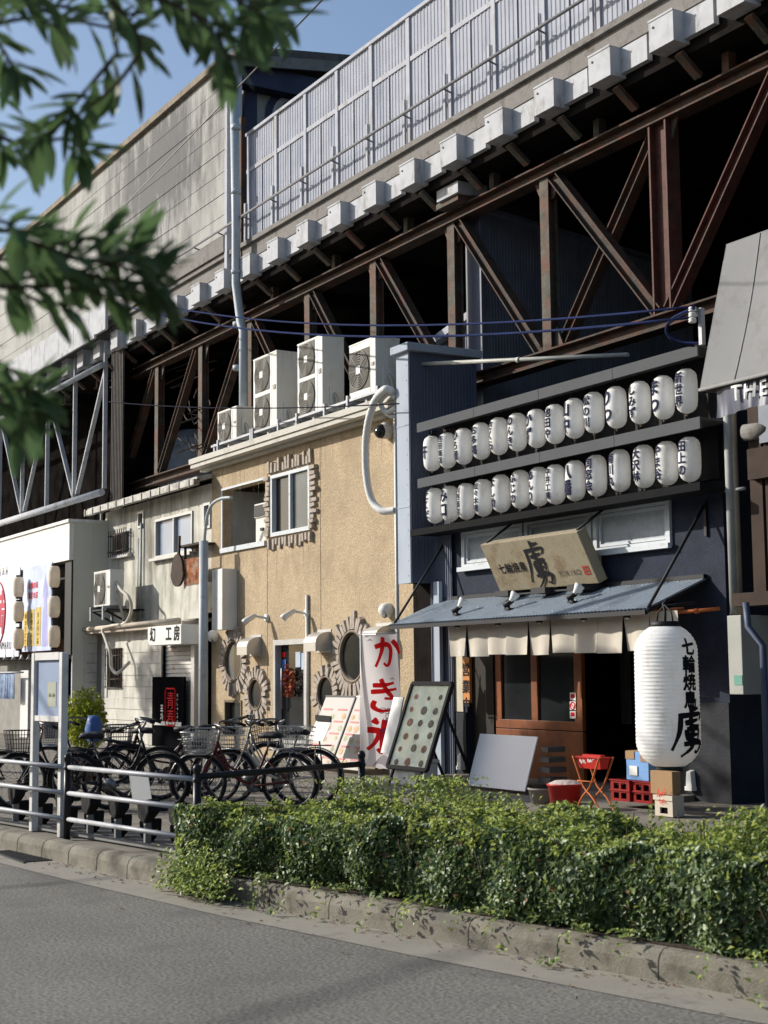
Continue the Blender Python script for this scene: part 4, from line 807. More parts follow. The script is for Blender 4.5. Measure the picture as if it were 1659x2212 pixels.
# striped cloth, bulbs
m_ = MB(); a = W(-12, 1455, 10.5); n = 26; vs = []; 
for k in range(n): vs += [V(a.x + 1.75 * k / (n - 1), 10.5 + .03 * math.sin(k * 1.9), a.z - .62), V(a.x + 1.75 * k / (n - 1), 10.5 + .01 * math.sin(k * 1.9), a.z)]
m_.add(vs, [(2 * k, 2 * k + 2, 2 * k + 3, 2 * k + 1) for k in range(n - 1)]); tag(m_.build('blue_noren', mat('blue_noren', (.25, .32, .45), .9, var=.5, scale=7), org=a), 'faded blue white door curtain hanging on the cream shop', 'noren')
m_ = MB(); m_.tube([V(a.x - .1, 10.48, a.z + .02), V(a.x + 2.5, 10.48, a.z + .02)], .02); tag(m_.build('curtain_rod', galv, org=(a.x, 10.48, a.z)), 'horizontal rod carrying the blue curtain of the cream shop', 'rod')
bl = None
for i, px in enumerate((12, 30, 47, 63)):
    c = W(px, 1423, 10.5)
    if bl is None:
        bl = thing('bulb_lamp', '', 'lamp', c); m_ = MB(); m_.lathe([(.02, .1), (.03, .05), (.075, -.02), (.0, -.021)], c, 10); m_.build('shade', alum, bl); m_ = MB(); m_.tube([c + V(0, 0, .09), c + V(0, 0, .25)], .008, 4); m_.build('cord', black, bl); l = bl
    else: l = copy_tree(bl); l.location = c
    l['label'] = 'small hanging bulb lamp, %s of four under the red circle banner' % ['leftmost', 'second from left', 'third from left', 'rightmost'][i]; l['group'] = 'bulb lamps under the banners'
SQ1 = [[(0, 40), (12, 70), (20, 20), (34, 60), (44, 30)], [(54, 30), (62, 70), (72, 34)], [(80, 64), (86, 30), (100, 40)], [(56, 48), (74, 50)]]
SQ2 = [[(0, 30), (14, 66), (20, 30), (32, 52), (40, 34), (52, 60), (58, 34), (74, 56), (100, 60)], [(8, 70), (24, 76)], [(60, 70), (80, 78)]]
# ================= lantern restaurant =================
RY = 11.5
rs_ = thing('yakitori_restaurant', 'navy stucco grill restaurant with white windows above a sheet metal awning', 'building', (-15, 11.5, .155))
def pr_(n, m, **k): return m_.build(n, m, rs_, **k)
RX0, RX1 = cx1 + .02, W(1562, 1100, RY).x
wins = [(-17.38, -15.91), (-15.87, -14.46), (-14.42, -13.01)]; wz0, wz1 = 3.04, 3.60
m_ = MB(); ox0, ox1 = W(1010, 1550, RY).x, W(1464, 1650, RY).x
wall_holes(m_, RX0, RX1, .155, 5.1, RY, .18, [(wins[0][0] + .05, wins[2][1] - .05, wz0 + .05, wz1 - .03), (ox0, ox1, .155, 2.42)]); m_.box(RX1 - .15, RX1, RY + .18, 14.5, .155, 5.1); pr_('wall', bluem)
m_ = MB(); m_.box(RX0, RX1 - .15, RY + .18, 14.5, 5.0, 5.1); m_.box(RX0, RX1 - .15, RY + 2.4, RY + 2.5, .155, 5.0); m_.box(RX0, RX0 + .05, RY + .18, RY + 2.4, .155, 5.0); m_.box(RX0 + .05, RX1 - .15, RY + .18, RY + 2.4, 2.9, 3.0); pr_('interior', soot_shade)
m_ = MB(); zp = W(950, 1537, RY).z; m_.box(RX0, ox0 - .0, RY - .03, RY - .002, .155, zp); pr_('plinth', darkm); m_ = MB(); m_.box(ox1, RX1 + .01, RY - .03, RY - .002, .155, 1.25); pr_('plinth', darkm)
m_ = MB(); m_.box(W(946, 1450, RY).x, ox0 - .08, RY - .02, RY - .002, zp + .01, 2.30); pr_('cream_panel', mat('cream_lining', (.50, .45, .34), .7))
m_ = MB(); m_.box(RX0, RX1 + .02, RY - .06, RY - .002, 1.86 + 1.86, 5.12); pr_('lantern_backboard', mat('backboard', (.010, .010, .012), .7))
m_ = MB(); m_.box(-18.0, -11.98, 11.05, 11.44, 3.56, 3.63); m_.box(-18.0, -11.98, 11.0, 11.05, 3.545, 3.635); pr_('lower_ledge', mat('ledge_black', (.010, .010, .011), .9, spec=.1))
for z in (5.08, 4.28):
    m_ = MB()
    for k in range(4): a = -17.78 + 1.46 * k; m_.box(a, a + 1.452, 11.0, 11.03, z - .065, z + .065)
    m_.box(-17.78, -11.95, 11.03, 11.44, z + .035, z + .06); pr_('lantern_rail', mat('rail_grey', (.085, .09, .094), .95, var=.06, dirt=(.085, .085, .09), damt=.3, dscale=3))
for (x0, x1) in wins:
    e = .07; m_ = MB()
    for q in ((x0, x1, wz0, wz0 + e), (x0, x1, wz1 - e, wz1), (x0, x0 + e, wz0 + e, wz1 - e), (x1 - e, x1, wz0 + e, wz1 - e)): m_.box(q[0], q[1], RY - .04, RY + .05, q[2], q[3])
    i0, i1, j0, j1 = x0 + e + .01, x1 - e - .01, wz0 + e + .01, wz1 - e - .01; f = .035
    for q in ((i0, i1, j0, j0 + f), (i0, i1, j1 - f, j1), (i0, i0 + f, j0 + f, j1 - f), (i1 - f, i1, j0 + f, j1 - f)): m_.box(q[0], q[1], RY - .015, RY + .04, q[2], q[3])
    m_.box(x0 - .03, x1 + .03, RY - .10, RY - .041, wz0 - .03, wz0 + .03)
    wf = pr_('window', winw); m_ = MB(); m_.box(i0 + f, i1 - f, RY + .015, RY + .02, j0 + f, j1 - f); m_.build('pane', frost, wf)
# awning
AX0, AX1 = -17.95, -12.45; AF, AB = 10.6, RY - .005; zF, zB = 2.27, 2.63
def aw(x, t): return V(x, AB + (AF - AB) * t, zB + (zF - zB) * t)
m_ = MB(); n = int((AX1 - AX0) / .065); prf = []
for i in range(n):
    for a, h in ((0, 0), (.3, 0), (.42, .016), (.88, .016)): prf.append((AX0 + (i + a) * (AX1 - AX0) / n, h))
prf.append((AX1, 0)); vs = []
for x, h in prf: vs += [aw(x, 0) + V(0, 0, h), aw(x, 1) + V(0, 0, h)]
m_.add(vs, [(2 * k, 2 * k + 1, 2 * k + 3, 2 * k + 2) for k in range(len(prf) - 1)])
for k in range(26):
    for t in (.12, .5, .88): m_.lathe([(.013, -.004), (.010, .006), (0, .008)], aw(AX0 + .12 + k * .21, t) + V(0, 0, .016), 6)
ms_ = pr_('awning', awnm)
m_ = MB(); m_.beam(aw(AX0, 1) + V(0, 0, -.03), aw(AX1, 1) + V(0, 0, -.03), .04, .05); m_.beam(aw(AX0, 0) + V(0, -.03, .02), aw(AX1, 0) + V(0, -.03, .02), .05, .05)
for x in (AX0, AX1): m_.beam(aw(x, 0) + V(0, 0, -.02), aw(x, 1) + V(0, 0, -.02), .04, .06)
m_.slab(aw(AX0, 0) + V(.02, 0, -.012), aw(AX1, 0) + V(-.02, 0, -.012), aw(AX1, 1) + V(-.02, 0, -.012), aw(AX0, 1) + V(.02, 0, -.012), (0, 0, -.006)); pr_('awning_frame', black)
for xa, xb in ((W(950, 1175, RY).x, AX0 + .1), (W(1522, 1088, RY).x, AX1 + .0)):
    m_ = MB(); m_.tube([V(xb - .0, AF + .03, zF + .02), V(xb + .02, RY - .03, 3.45)], .018); m_.box(xb, xb + .04, RY - .03, RY - .001, 3.1, 3.5); pr_('awning_strut', black)
# noren
nx0, nx1 = -16.75, -12.2; ny = 10.82; m_ = MB(); 
m_.tube([V(nx0 - .1, ny, 2.27), V(nx1 + .1, ny, 2.27)], .015); pr_('curtain_rod', woodo)
nr = thing('door_curtain', 'short off white split curtain hanging beneath the metal awning', 'noren', ((nx0 + nx1) / 2, ny, 1.8))
np_ = 10; wd = (nx1 - nx0) / np_
for i in range(np_):
    m_ = MB(); vs = []; cn = 9; rn = 7
    for r in range(rn):
        for c in range(cn):
            t = r / (rn - 1); u = c / (cn - 1); tz = 2.27 - .45 * t - .012 * math.sin(i * 2.1)
            gap = .018 * t * (1 if t > .1 else 0); x = nx0 + i * wd + gap + (wd - 2 * gap) * u
            vs.append(V(x, ny + .035 * t * math.sin(u * 5.5 + i * 1.7) + .03 * t * (u - .5) * (1 if i % 2 else -1), tz))
    m_.add(vs, [(r * cn + c, r * cn + c + 1, (r + 1) * cn + c + 1, (r + 1) * cn + c) for r in range(rn - 1) for c in range(cn - 1)], sm=True); m_.build('curtain_panel', cloth, nr)
al = None
for i, px in enumerate((985, 1072, 1162, 1258, 1352)):
    c = V(W(px, 1345, 10.66).x, 10.68, 2.17)
    if al is None:
        al = thing('under_awning_lamp', '', 'lamp', c); m_ = MB(); m_.lathe([(.015, .06), (.03, .04), (.07, -.03), (.06, -.03)], c, 14); m_.build('shade', black, al); m_ = MB(); m_.lathe([(0, -.06), (.03, -.05), (.035, -.03), (0, -.02)], c, 10); m_.build('bulb', whitep, al); l = al
    else: l = copy_tree(al); l.location = c
    l.scale = (.65, .65, .65); l.location.z = 2.215; l['label'] = 'little lamp under the awning edge, %s of the five' % ['leftmost', 'second from left', 'middle', 'second from right', 'rightmost'][i]; l['group'] = 'lamps under the awning edge'
sl = None
for i, (px, t_) in enumerate([(990, .8), (1092, .72), (1217, .62)]):
    c = aw(W(px, 1325, 10.8).x, t_) + V(0, 0, .016)
    if sl is None:
        sl = thing('spot_lamp', '', 'lamp', c); m_ = MB(); m_.box(c.x - .05, c.x + .05, c.y - .04, c.y + .04, c.z, c.z + .025); m_.tube([c + V(0, 0, .02), c + V(.0, 0, .07)], .018); m_.tube([c + V(-.05, -.04, .05), c + V(.01, .02, .10), c + V(.03, .04, .13)], .035, 10); m_.build('base', black, sl)
        m_ = MB(); d = V(.35, .4, .8).normalized(); a_ = d.orthogonal().normalized(); m_.lathe([(.03, 0), (.035, .03), (.062, .10), (.06, .125), (0, .13)], c + V(.02, .02, .11), 14, (a_, d.cross(a_), d)); m_.build('reflector_bulb', whitep, sl); l = sl
    else: l = copy_tree(sl); l.location = c
    l['label'] = 'reflector spot lamp clamped on top of the metal awning, %s' % ['left one', 'middle one', 'right one'][i]; l['group'] = 'spot lamps on the awning'
# bamboo pole at awning end
a = W(1440, 1302, 10.9); m_ = MB(); m_.tube([V(AX1 - .35, 10.9, 2.22), V(AX1 + .6, 11.1, 2.26)], .02); m_.tube([V(AX1 + .3, 11.03, 2.245), V(AX1 + .34, 11.04, 2.247)], .03)
tag(m_.build('bamboo_pole', orangep, org=(AX1, 10.9, 2.2)), 'short brown bamboo pole sticking out at the right end of the awning', 'pole')
# name board
nb = thing('name_signboard', 'tilted weathered wooden signboard with brushed black characters above the awning', 'sign', (-15.15, 11.2, 2.62))
TL, TR, BR, BL = V(-16.2, 10.98, 3.28), V(-14.12, 10.98, 3.28), V(-14.12, 11.3, 2.66), V(-16.2, 11.3, 2.66)
m_ = MB(); m_.slab(TL, TR, BR, BL, (0, .14, .06)); m_.build('board', woodsg, nb, bevel=.012)
ru = (TR - TL).normalized(); rv_ = (TL - BL).normalized(); nn = V(0, -.9, -.45).normalized()
fn = lambda o: plane_fn(BL + ru * o[0] + rv_ * o[1] + nn * .006, ru, rv_)
m_ = MB(); brush(m_, TORI, fn((.78, .08)), .56, 9, lift=nn); write(m_, '七輪焼鳥', fn((.26, .27)), .155, .012, .155); m_.build('brush_lettering', inkb, nb)
m_ = MB(); write(m_, 'TORIKO', fn((1.42, .14)), .105, -.004, .075); m_.build('roman_lettering', mat('grey_ink', (.07, .06, .05), .8), nb)
m_ = MB(); f_ = fn((1.90, .13)); 
for (u0, v0, u1, v1) in ((0, 0, .11, .018), (0, .1, .11, .118), (0, .02, .018, .1), (.092, .02, .11, .1), (.045, .02, .06, .1), (.02, .05, .045, .065), (.06, .05, .092, .065)): m_.add([f_(u0, v0), f_(u1, v0), f_(u1, v1), f_(u0, v1)], [(0, 1, 2, 3)])
m_.build('red_seal', mat('seal_red', (.45, .04, .03), .7), nb)
for x in (TL.x + .1, TR.x - .05):
    m_ = MB(); m_.tube([V(x, 11.02, 3.30), V(x + .06, RY - .03, 3.62)], .016); m_.build('strut', black, nb)
m_ = MB()
for x in (-15.9, -15.1, -14.35): m_.box(x - .15, x + .15, 11.1, 11.45, 2.585, 2.66)
m_.box(-15.8, -14.5, 11.2, 11.22, 2.6, 2.62); m_.build('foot', black, nb)
m_ = MB(); a = W(1295, 1240, RY); m_.box(a.x, a.x + .05, RY - .05, RY - .002, 2.65, 3.03); pr_('conduit', galv)
# entrance
DY = RY + .1; m_ = MB(); d0, d1, d2 = W(1070, 1500, DY).x, W(1157, 1500, DY).x, W(1257, 1500, DY).x; zk = W(1150, 1556, DY).z; zk2 = W(1150, 1575, DY).z; zt_ = 2.40
for (a, b_) in ((d0, d0 + .14), (d1 - .10, d1 + .04), (d2 - .16, d2)): m_.box(a, b_, DY, DY + .06, zk, zt_)
m_.box(d0, d2, DY, DY + .06, zk2, zk); m_.box(d0, d2, DY, DY + .055, .18, zk2 - .01); m_.box(d0, d2, DY, DY + .06, zt_, zt_ + .02)
dr_ = pr_('sliding_door', woodo, bevel=.004)
m_ = MB(); m_.box(d0 + .14, d1 - .1, DY + .03, DY + .035, zk, zt_); m_.box(d1 + .04, d2 - .16, DY + .03, DY + .035, zk, zt_); m_.build('pane', glassd, dr_)
for (py0, py1, mm_) in ((1496, 1513, inkr), (1515, 1534, inkr), (1536, 1552, inkr)):
    a = W(1231, py0, DY - .01); b_ = W(1244, py1, DY - .01); m_ = MB(); m_.box(a.x, b_.x, DY - .012, DY - .008, b_.z, a.z); m_.build('sticker', whitep, dr_)
    m_ = MB(); c = (V(a.x, 0, a.z) + V(b_.x, 0, b_.z)) / 2; r = .045
    if py0 == 1515: m_.tube([V(c.x + r * math.cos(t * .4), DY - .014, c.z + r * math.sin(t * .4)) for t in range(17)], .008, 4, cap=False); m_.tube([V(c.x - .03, DY - .014, c.z + .03), V(c.x + .03, DY - .014, c.z - .03)], .006, 4)
    else: m_.box(c.x - .04, c.x + .04, DY - .0135, DY - .0125, c.z - .02, c.z + .03)
    m_.build('sticker_print', inkr, dr_)
m_ = MB(); m_.box(ox0, d0 - .02, DY - .02, DY + .06, .155, 2.42); pr_('dark_boarding', mat('dark_boarding', (.02, .016, .012), .7))
m_ = MB(); m_.box(ox0, ox1 + .3, 10.9, RY + .5, .155, .22); pr_('entrance_step', pave)
m_ = MB(); a = W(1200, 1480, 12.4); m_.box(a.x - .25, a.x + .3, 12.4, 12.5, 1.35, 2.2); pr_('interior_fittings', mat('interior_grey', (.12, .12, .12), .6)); m_ = MB(); m_.box(a.x + .9, a.x + 1.0, 12.8, 12.9, .9, 2.2); pr_('interior_fittings', mat('interior_grey', (.12, .12, .12), .6))
# plank sign
a = W(999, 1420, 11.35); b_ = W(1013, 1518, 11.35); m_ = MB(); pk = thing('plank_sign', 'narrow orange wooden plank with black vertical characters beside the entrance', 'sign', a)
m_.box(a.x, b_.x + .02, 11.35, 11.39, b_.z, a.z); m_.build('plank', mat('plank_orange', (.50, .20, .05), .6, var=.15), pk)
m_ = MB(); write(m_, '営業中', plane_fn(((a.x + b_.x + .02) / 2, 11.345, a.z - .24), (1, 0, 0), (0, 0, 1)), .19, .02, .235, vertical=True); m_.build('lettering', inkb, pk)
for i, (px, py) in enumerate([(991, 1641), (1487, 1681)]):
    c = W(px, py, RY - .1); m_ = MB(); m_.add([c + V(-.05, 0, -.09), c + V(.05, 0, -.09), c + V(.035, 0, .07), c + V(-.035, 0, .07), c + V(-.05, .068, -.09), c + V(.05, .068, -.09), c + V(.035, .068, .09), c + V(-.035, .068, .09)], [(0, 1, 2, 3), (7, 6, 5, 4), (0, 4, 5, 1), (1, 5, 6, 2), (2, 6, 7, 3), (3, 7, 4, 0)])
    m_.box(c.x - .06, c.x + .06, c.y - .01, c.y + .068, c.z - .14, c.z - .091)
    tag(m_.build('outlet_cover', whitep, org=c, bevel=.006), 'small white outdoor outlet cover on the dark plinth ' + ['left of the white board', 'below the big lantern'][i], 'outlet', 'outlet covers on the plinth')
# ================= rows of lanterns =================
R1 = ['軒', '西田商店', 'ひろ屋', 'お多福', 'さくら', 'のんき', 'かず', '池田や', '山中', '松の川', 'りつ', 'しみず', 'まつ', '新世界']
R2 = ['とくだ', 'み口', '川西酒店', '佐々木屋', 'よし助', 'ふじの', 'あんり', '中井工業', '八幡', '同窓会', '南川丸', '大沢林', 'やま谷', '田上の']
ords = ['leftmost', 'second from left', 'third from left', 'fourth from left', 'fifth from left', 'sixth from left', 'seventh from left', 'seventh from right', 'sixth from right', 'fifth from right', 'fourth from right', 'third from right', 'second from right', 'rightmost']
prof = [(0, -.262), (.03, -.255), (.07, -.238), (.10, -.21), (.118, -.17), (.125, -.10), (.127, 0), (.125, .10), (.118, .17), (.10, .21), (.06, .24), (0, .25)]
base = None
px1 = [932, 965.5, 1000.5, 1038.5, 1077, 1117, 1158.5, 1198.5, 1240.5, 1283.5, 1332, 1383.5, 1434.5, 1484.5]
px2 = [937, 969.5, 1004.5, 1041, 1079.5, 1121, 1161, 1197, 1239.5, 1285.5, 1336, 1388, 1438, 1487]
for ri, (pxs, cz, names) in enumerate(((px1, 4.72, R1), (px2, 3.955, R2))):
    for i, px in enumerate(pxs):
        c = V(W(px, 900, 11.2).x, 11.2, cz + .012 * math.sin(i * 5.1 + ri)); sw = rnd.uniform(-.03, .03)
        l = thing('row_lantern', 'white paper lantern with navy brush writing, %s in the %s row' % (ords[i], ['upper', 'lower'][ri]), 'lantern', c, 'paper lanterns in two rows on the restaurant front')
        if base is None:
            m_ = MB(); m_.lathe(prof, c, 28); base = m_.build('paper_body', paper, l); cap = MB(); cap.lathe([(0, .235), (.05, .238), (.05, .262), (0, .262)], c, 14); cap.tube([c + V(0, 0, .26), c + V(0, 0, .33)], .006, 4); capo = cap.build('top_cap', black, l)
            tas = MB(); tas.lathe([(.012, -.255), (.014, -.285), (0, -.29)], c, 8); taso = tas.build('bottom_knot', mat('knot_wood', (.2, .15, .1), .8), l)
        else:
            for s_ in (base, capo, taso): k = s_.copy(); col.objects.link(k); k.parent = l
        m_ = MB(); s_ = names[i]; nch = len(s_); sz = min(.40 / nch, .20); th0 = math.radians(-96 + (6 if i % 2 else -6))
        def cyl(u, v, c=c, th0=th0, nch=nch, sz=sz):
            z = v + sz * 1.0 * (nch - 1) / 2 - sz * .36; t = th0 + u / .127; r = .1275 if abs(z) < .1 else .1275 - (abs(z) - .1) ** 2 * 1.1
            return V(c.x + (r + .0025) * math.cos(t), c.y + (r + .0025) * math.sin(t), c.z + z)
        write(m_, s_, cyl, sz, .034, sz * 1.0, vertical=True, sx=.95 if nch > 1 else .8, sub=.05); m_.build('brush_writing', ink, l)
        l.rotation_euler = (0, sw * .4, sw)
# ================= big lantern =================
c = V(W(1441, 1500, 10.22).x, 10.22, 1.365); bg_ = thing('big_lantern', 'very large white paper lantern with black characters hanging at the right end of the awning', 'lantern', c)
bg_.scale = (1.03, 1.03, 1.07); bg_.location.z -= .015; pf = []; R0 = .315
for k in range(120):
    t = k / 119; z = -.66 + 1.32 * t; a = abs(z) - .42; r = R0 if a < 0 else R0 * math.sqrt(max(0, 1 - (a / .275) ** 2.0)) 
    r = max(r, .14); r *= 1 - .02 * (z > 0) * (z / .66) + .012 * math.cos(t * 2 * math.pi * 36) + .01 * (z < -.2); pf.append((r, z))
m_ = MB(); m_.lathe(pf, c, 48); m_.build('paper_body', paper, bg_)
m_ = MB(); m_.lathe([(0, .645), (.145, .645), (.145, .71), (.13, .71), (.13, .655), (0, .655)], c, 28); m_.build('top_ring', black, bg_)
m_ = MB(); m_.lathe([(0, -.655), (.13, -.655), (.13, -.71), (0, -.71)], c, 28); m_.build('bottom_ring', mat('green_black', (.01, .02, .018), .5), bg_)
m_ = MB(); m_.tube([c + V(0, .0, .86), V(c.x + .02, 10.6, zF - .01)], .012, 6); m_.tube([c + V(-.12, 0, .70), c + V(-.10, 0, .80), c + V(0, 0, .87), c + V(.10, 0, .80), c + V(.12, 0, .70)], .008, 6); m_.tube([c + V(0, 0, .66), c + V(0.01, 0, .80), c + V(-.02, 0, .88), c + V(0, .05, .93)], .013, 6); m_.build('hook', black, bg_)
v0 = math.atan2(-c.y, -c.x)   # direction towards the street side
tdir = math.atan2(.10, .995)
def cylb(u, v):
    t = math.radians(3) + u / R0; z = v; a = abs(z) - .42; r = R0 if a < 0 else R0 * math.sqrt(max(.1, 1 - (a / .275) ** 2)); r *= 1.012 - .02 * (z > 0) * (z / .66) + .01 * (z < -.2)
    return V(c.x + (r + .006) * math.cos(t), c.y + (r + .006) * math.sin(t), c.z + z)
m_ = MB()
for i, ch in enumerate('七輪焼鳥'): write(m_, ch, lambda u, v, i=i: cylb(u, v + .40 - i * .165), .17, .035, sub=.05, sx=1.0)
brush(m_, TORI, lambda u, v: cylb(u - .22, v - .52), .42, 12); m_.build('brush_writing', inkb, bg_)
# ================= things at the entrance =================
wb = thing('leaning_board', 'large plain white board leaning against the restaurant door', 'board', W(1085, 1735, 10.5) )
a, b_, c_, d_ = W(1037, 1587, 10.62), W(1161, 1589, 10.62), W(1135, 1760, 10.42), W(1010, 1730, 10.42)
c_.z = d_.z = .2; a.z = b_.z = (a.z + b_.z) / 2; n_ = (b_ - a).cross(d_ - a).normalized() * .015
ww = b_.x - a.x; c_.x = d_.x + ww; a.x += .0
m_ = MB(); m_.slab(a, b_, c_, d_, n_); o = m_.build('sheet', board, wb)
def bucket(name, px, py0, py1, hw, y, m1, label, cat, lid=None):
    a = W(px, py0, y); t = thing(name, label, cat, (a.x, y, .16)); h = a.z - .16; m_ = MB(); m_.lathe([(0, .0), (hw * .8, 0), (hw, h), (hw * 1.05, h), (hw * 1.05, h + .02), (hw * .93, h + .02), (hw * .75, .03), (0, .03)], (a.x, y, .162), 24); m_.build('body', m1, t)
    if lid: m_ = MB(); m_.lathe([(hw * 1.0, h + .015), (hw * .6, h + .05), (0, h + .055)], (a.x, y, .163), 24); m_.build('contents', lid, t)
    return t
bucket('red_bin', 1221, 1697, 1757, .19, 9.75, redp, 'red plastic bin with a pale crumpled bag on top by the entrance', 'bin', mat('pale_bag', (.5, .42, .38), .6, bump=.8, bscale=25))
bucket('grey_basket', 1174, 1706, 1750, .17, 9.95, mat('grey_basket', (.22, .20, .18), .7), 'grey brown basket just left of the red bin', 'basket', soot_shade)
m_ = MB(); a = W(1172, 1690, 10.6)
for k in range(5): m_.box(a.x - .1 + .02 * k, a.x + .16 - .01 * k, 10.6, 10.85, .18 + k * .12, .20 + k * .12 + .04)
tag(m_.build('tray_stack', mat('tray_grey', (.10, .09, .08), .7), org=(a.x, 10.4, .18)), 'stack of flat grey trays beside the white board', 'trays')
# ashtray stand
ay = 9.72; a = W(1243, 1633, ay); b_ = W(1296, 1663, ay); t = thing('ashtray_stand', 'red box ashtray on crossed orange tube legs at the entrance', 'ashtray', ((a.x + b_.x) / 2, ay, .16)); xa, xb = a.x, b_.x; za, zb_ = a.z, b_.z
m_ = MB(); m_.add([(xa, ay, za), (xb, ay, za), (xb, ay + .14, za), (xa, ay + .14, za), (xa + .03, ay + .03, zb_), (xb - .03, ay + .03, zb_), (xb - .03, ay + .12, zb_), (xa + .03, ay + .12, zb_)], [(4, 5, 6, 7), (0, 1, 5, 4), (1, 2, 6, 5), (2, 3, 7, 6), (3, 0, 4, 7)]); m_.box(xa - .01, xb + .01, ay - .01, ay + .15, za - .012, za); m_.box(xa + .05, xb - .05, ay + .05, ay + .11, za, za + .02); m_.build('tray', redp, t)
m_ = MB(); brush(m_, SQ1, plane_fn((xa + .06, ay + .018, zb_ + .025), (1, 0, 0), (0, -.2, 1)), .10, 9); brush(m_, SQ2, plane_fn((xa + .19, ay + .018, zb_ + .03), (1, 0, 0), (0, -.2, 1)), .12, 8); m_.build('white_writing', whitep, t)
for yy in (ay - .02, ay + .16):
    for sg_ in (1, -1):
        u0, u1 = (xa - .02, xb + .03) if sg_ == 1 else (xb + .02, xa + .02); m_ = MB(); xm = (xa + xb) / 2
        m_.tube(spline([V(u0, yy, za + .0), V(u0 + (xm - u0) * .25, yy, za - .10), V(xm + (u0 - xm) * .25, yy, .42), V(u1 - (u1 - xm) * .55, yy, .3), V(u1, yy, .16)], 5), .011, 8); m_.build('leg', orangep, t)
m_ = MB(); m_.tube([V(xa + .05, ay - .02, .47), V(xb - .05, ay - .02, .47)], .008); m_.build('brace', orangep, t)
def crate(name, x0, y0, z0, w_, d_, h_, m, label, group=None):
    t = thing(name, label, 'crate', (x0 + w_ / 2, y0 + d_ / 2, z0), group); th = .02
    def hl(a, b_): L = b_ - a; return [(a + L * u0, a + L * u1, z0 + h_ * v0, z0 + h_ * v1) for (u0, u1) in ((.16, .45), (.55, .84)) for (v0, v1) in ((.12, .40), (.56, .84))]
    m_ = MB(); wall_holes(m_, x0, x0 + w_, z0, z0 + h_, y0, th, hl(x0, x0 + w_)); wall_holes(m_, x0, x0 + w_, z0, z0 + h_, y0 + d_ - th, th, hl(x0, x0 + w_))
    for xx in (x0, x0 + w_ - th):
        k = len(m_.v); wall_holes(m_, y0 + th, y0 + d_ - th, z0, z0 + h_, 0, th, hl(y0 + th, y0 + d_ - th)); m_.v[k:] = [V(xx + p.y, p.x, p.z) for p in m_.v[k:]]
    m_.build('shell', m, t); m_ = MB(); e = .012; m_.box(x0 - e, x0 + w_ + e, y0 - e, y0 - .001, z0 + h_ * .47, z0 + h_ * .52); m_.box(x0 - e, x0 + w_ + e, y0 - e, y0 - .001, z0 + h_ * .94, z0 + h_); m_.box(x0 + w_ + .001, x0 + w_ + e, y0, y0 + d_, z0 + h_ * .94, z0 + h_); m_.build('ridge', m, t)
    m_ = MB(); m_.box(x0 + .03, x0 + w_ - .03, y0 + .03, y0 + d_ - .03, z0 + .01, z0 + h_ * .7); m_.build('bottles', soot_shade, t)
    return t
cy = 10.3; xs_ = [W(1319, 1700, cy).x, W(1362, 1700, cy).x]; cw = xs_[1] - xs_[0] - .02; ch = W(1340, 1684, cy).z - .225
for i, x in enumerate(xs_): crate('bottle_crate', x, cy + .03 * i, .224, cw if i == 0 else cw * 1.0, .34, ch, redc, ['dark red bottle crate at the left, beside the orange ashtray legs', 'dark red bottle crate beneath the blue carton'][i], group='red bottle crates by the entrance')
a = W(1349, 1626, cy + .04); bx0 = a.x; zc0 = .224 + ch + .002; bb = thing('blue_carton', 'blue and brown cardboard box with white label on the red crates', 'box', (bx0 + .2, cy + .15, zc0)); m_ = MB(); m_.box(bx0, bx0 + .36, cy + .06, cy + .38, zc0, zc0 + .30); m_.build('carton', bluebox, bb, bevel=.004)
m_ = MB(); m_.box(bx0 - .002, bx0 + .14, cy + .052, cy + .058, zc0 + .22, zc0 + .302); m_.box(bx0 + .24, bx0 + .362, cy + .052, cy + .058, zc0 + .20, zc0 + .302); m_.box(bx0, bx0 + .36, cy + .06, cy + .38, zc0 + .301, zc0 + .307); m_.build('brown_flap', card, bb)
m_ = MB(); m_.box(bx0 + .06, bx0 + .19, cy + .048, cy + .0515, zc0 + .05, zc0 + .15); m_.build('white_label', whitep, bb)
WY = 9.98; a = W(1414, 1716, WY); x0 = a.x; wc = thing('beige_bottle_crate', 'beige crate with red lettering and a square hand hole below the big lantern', 'crate', (x0 + .2, 9.9, .165)); h_ = a.z - .165; m_ = MB(); wd_ = W(1452, 1716, WY).x - x0
wall_holes(m_, x0, x0 + wd_, .165, .165 + h_, WY, .02, [(x0 + wd_ * .28, x0 + wd_ * .72, .165 + h_ * .12, .165 + h_ * .42)]); m_.box(x0, x0 + .02, WY + .02, WY + .13, .165, .165 + h_); m_.box(x0 + wd_ - .02, x0 + wd_, WY + .02, WY + .13, .165, .165 + h_); m_.box(x0, x0 + wd_, WY + .13, WY + .15, .165, .165 + h_)
m_.box(x0 - .012, x0 + wd_ + .012, WY - .012, WY - .001, .165 + h_ - .05, .165 + h_); m_.build('shell', whitec, wc)
m_ = MB(); m_.box(x0 + .02, x0 + wd_ - .02, WY + .03, WY + .12, .17, .165 + h_ - .04); m_.build('bottles', soot_shade, wc)
m_ = MB(); brush(m_, SQ2, plane_fn((x0 + wd_ * .2, WY - .015, .165 + h_ * .66), (1, 0, .05), (0, 0, 1)), .17, 5); brush(m_, SQ1, plane_fn((x0 + wd_ * .30, WY - .015, .165 + h_ * .47), (1, 0, .05), (0, 0, 1)), .10, 6); m_.build('red_lettering', inkr, wc)
a = W(1419, 1663, 10.1); m_ = MB(); m_.box(a.x, a.x + .33, WY + .03, WY + .14, .165 + h_ + .003, a.z); tag(m_.build('brown_carton', card, org=(a.x + .2, 9.9, .165 + h_), bevel=.004), 'plain brown carton standing on the beige crate', 'box')
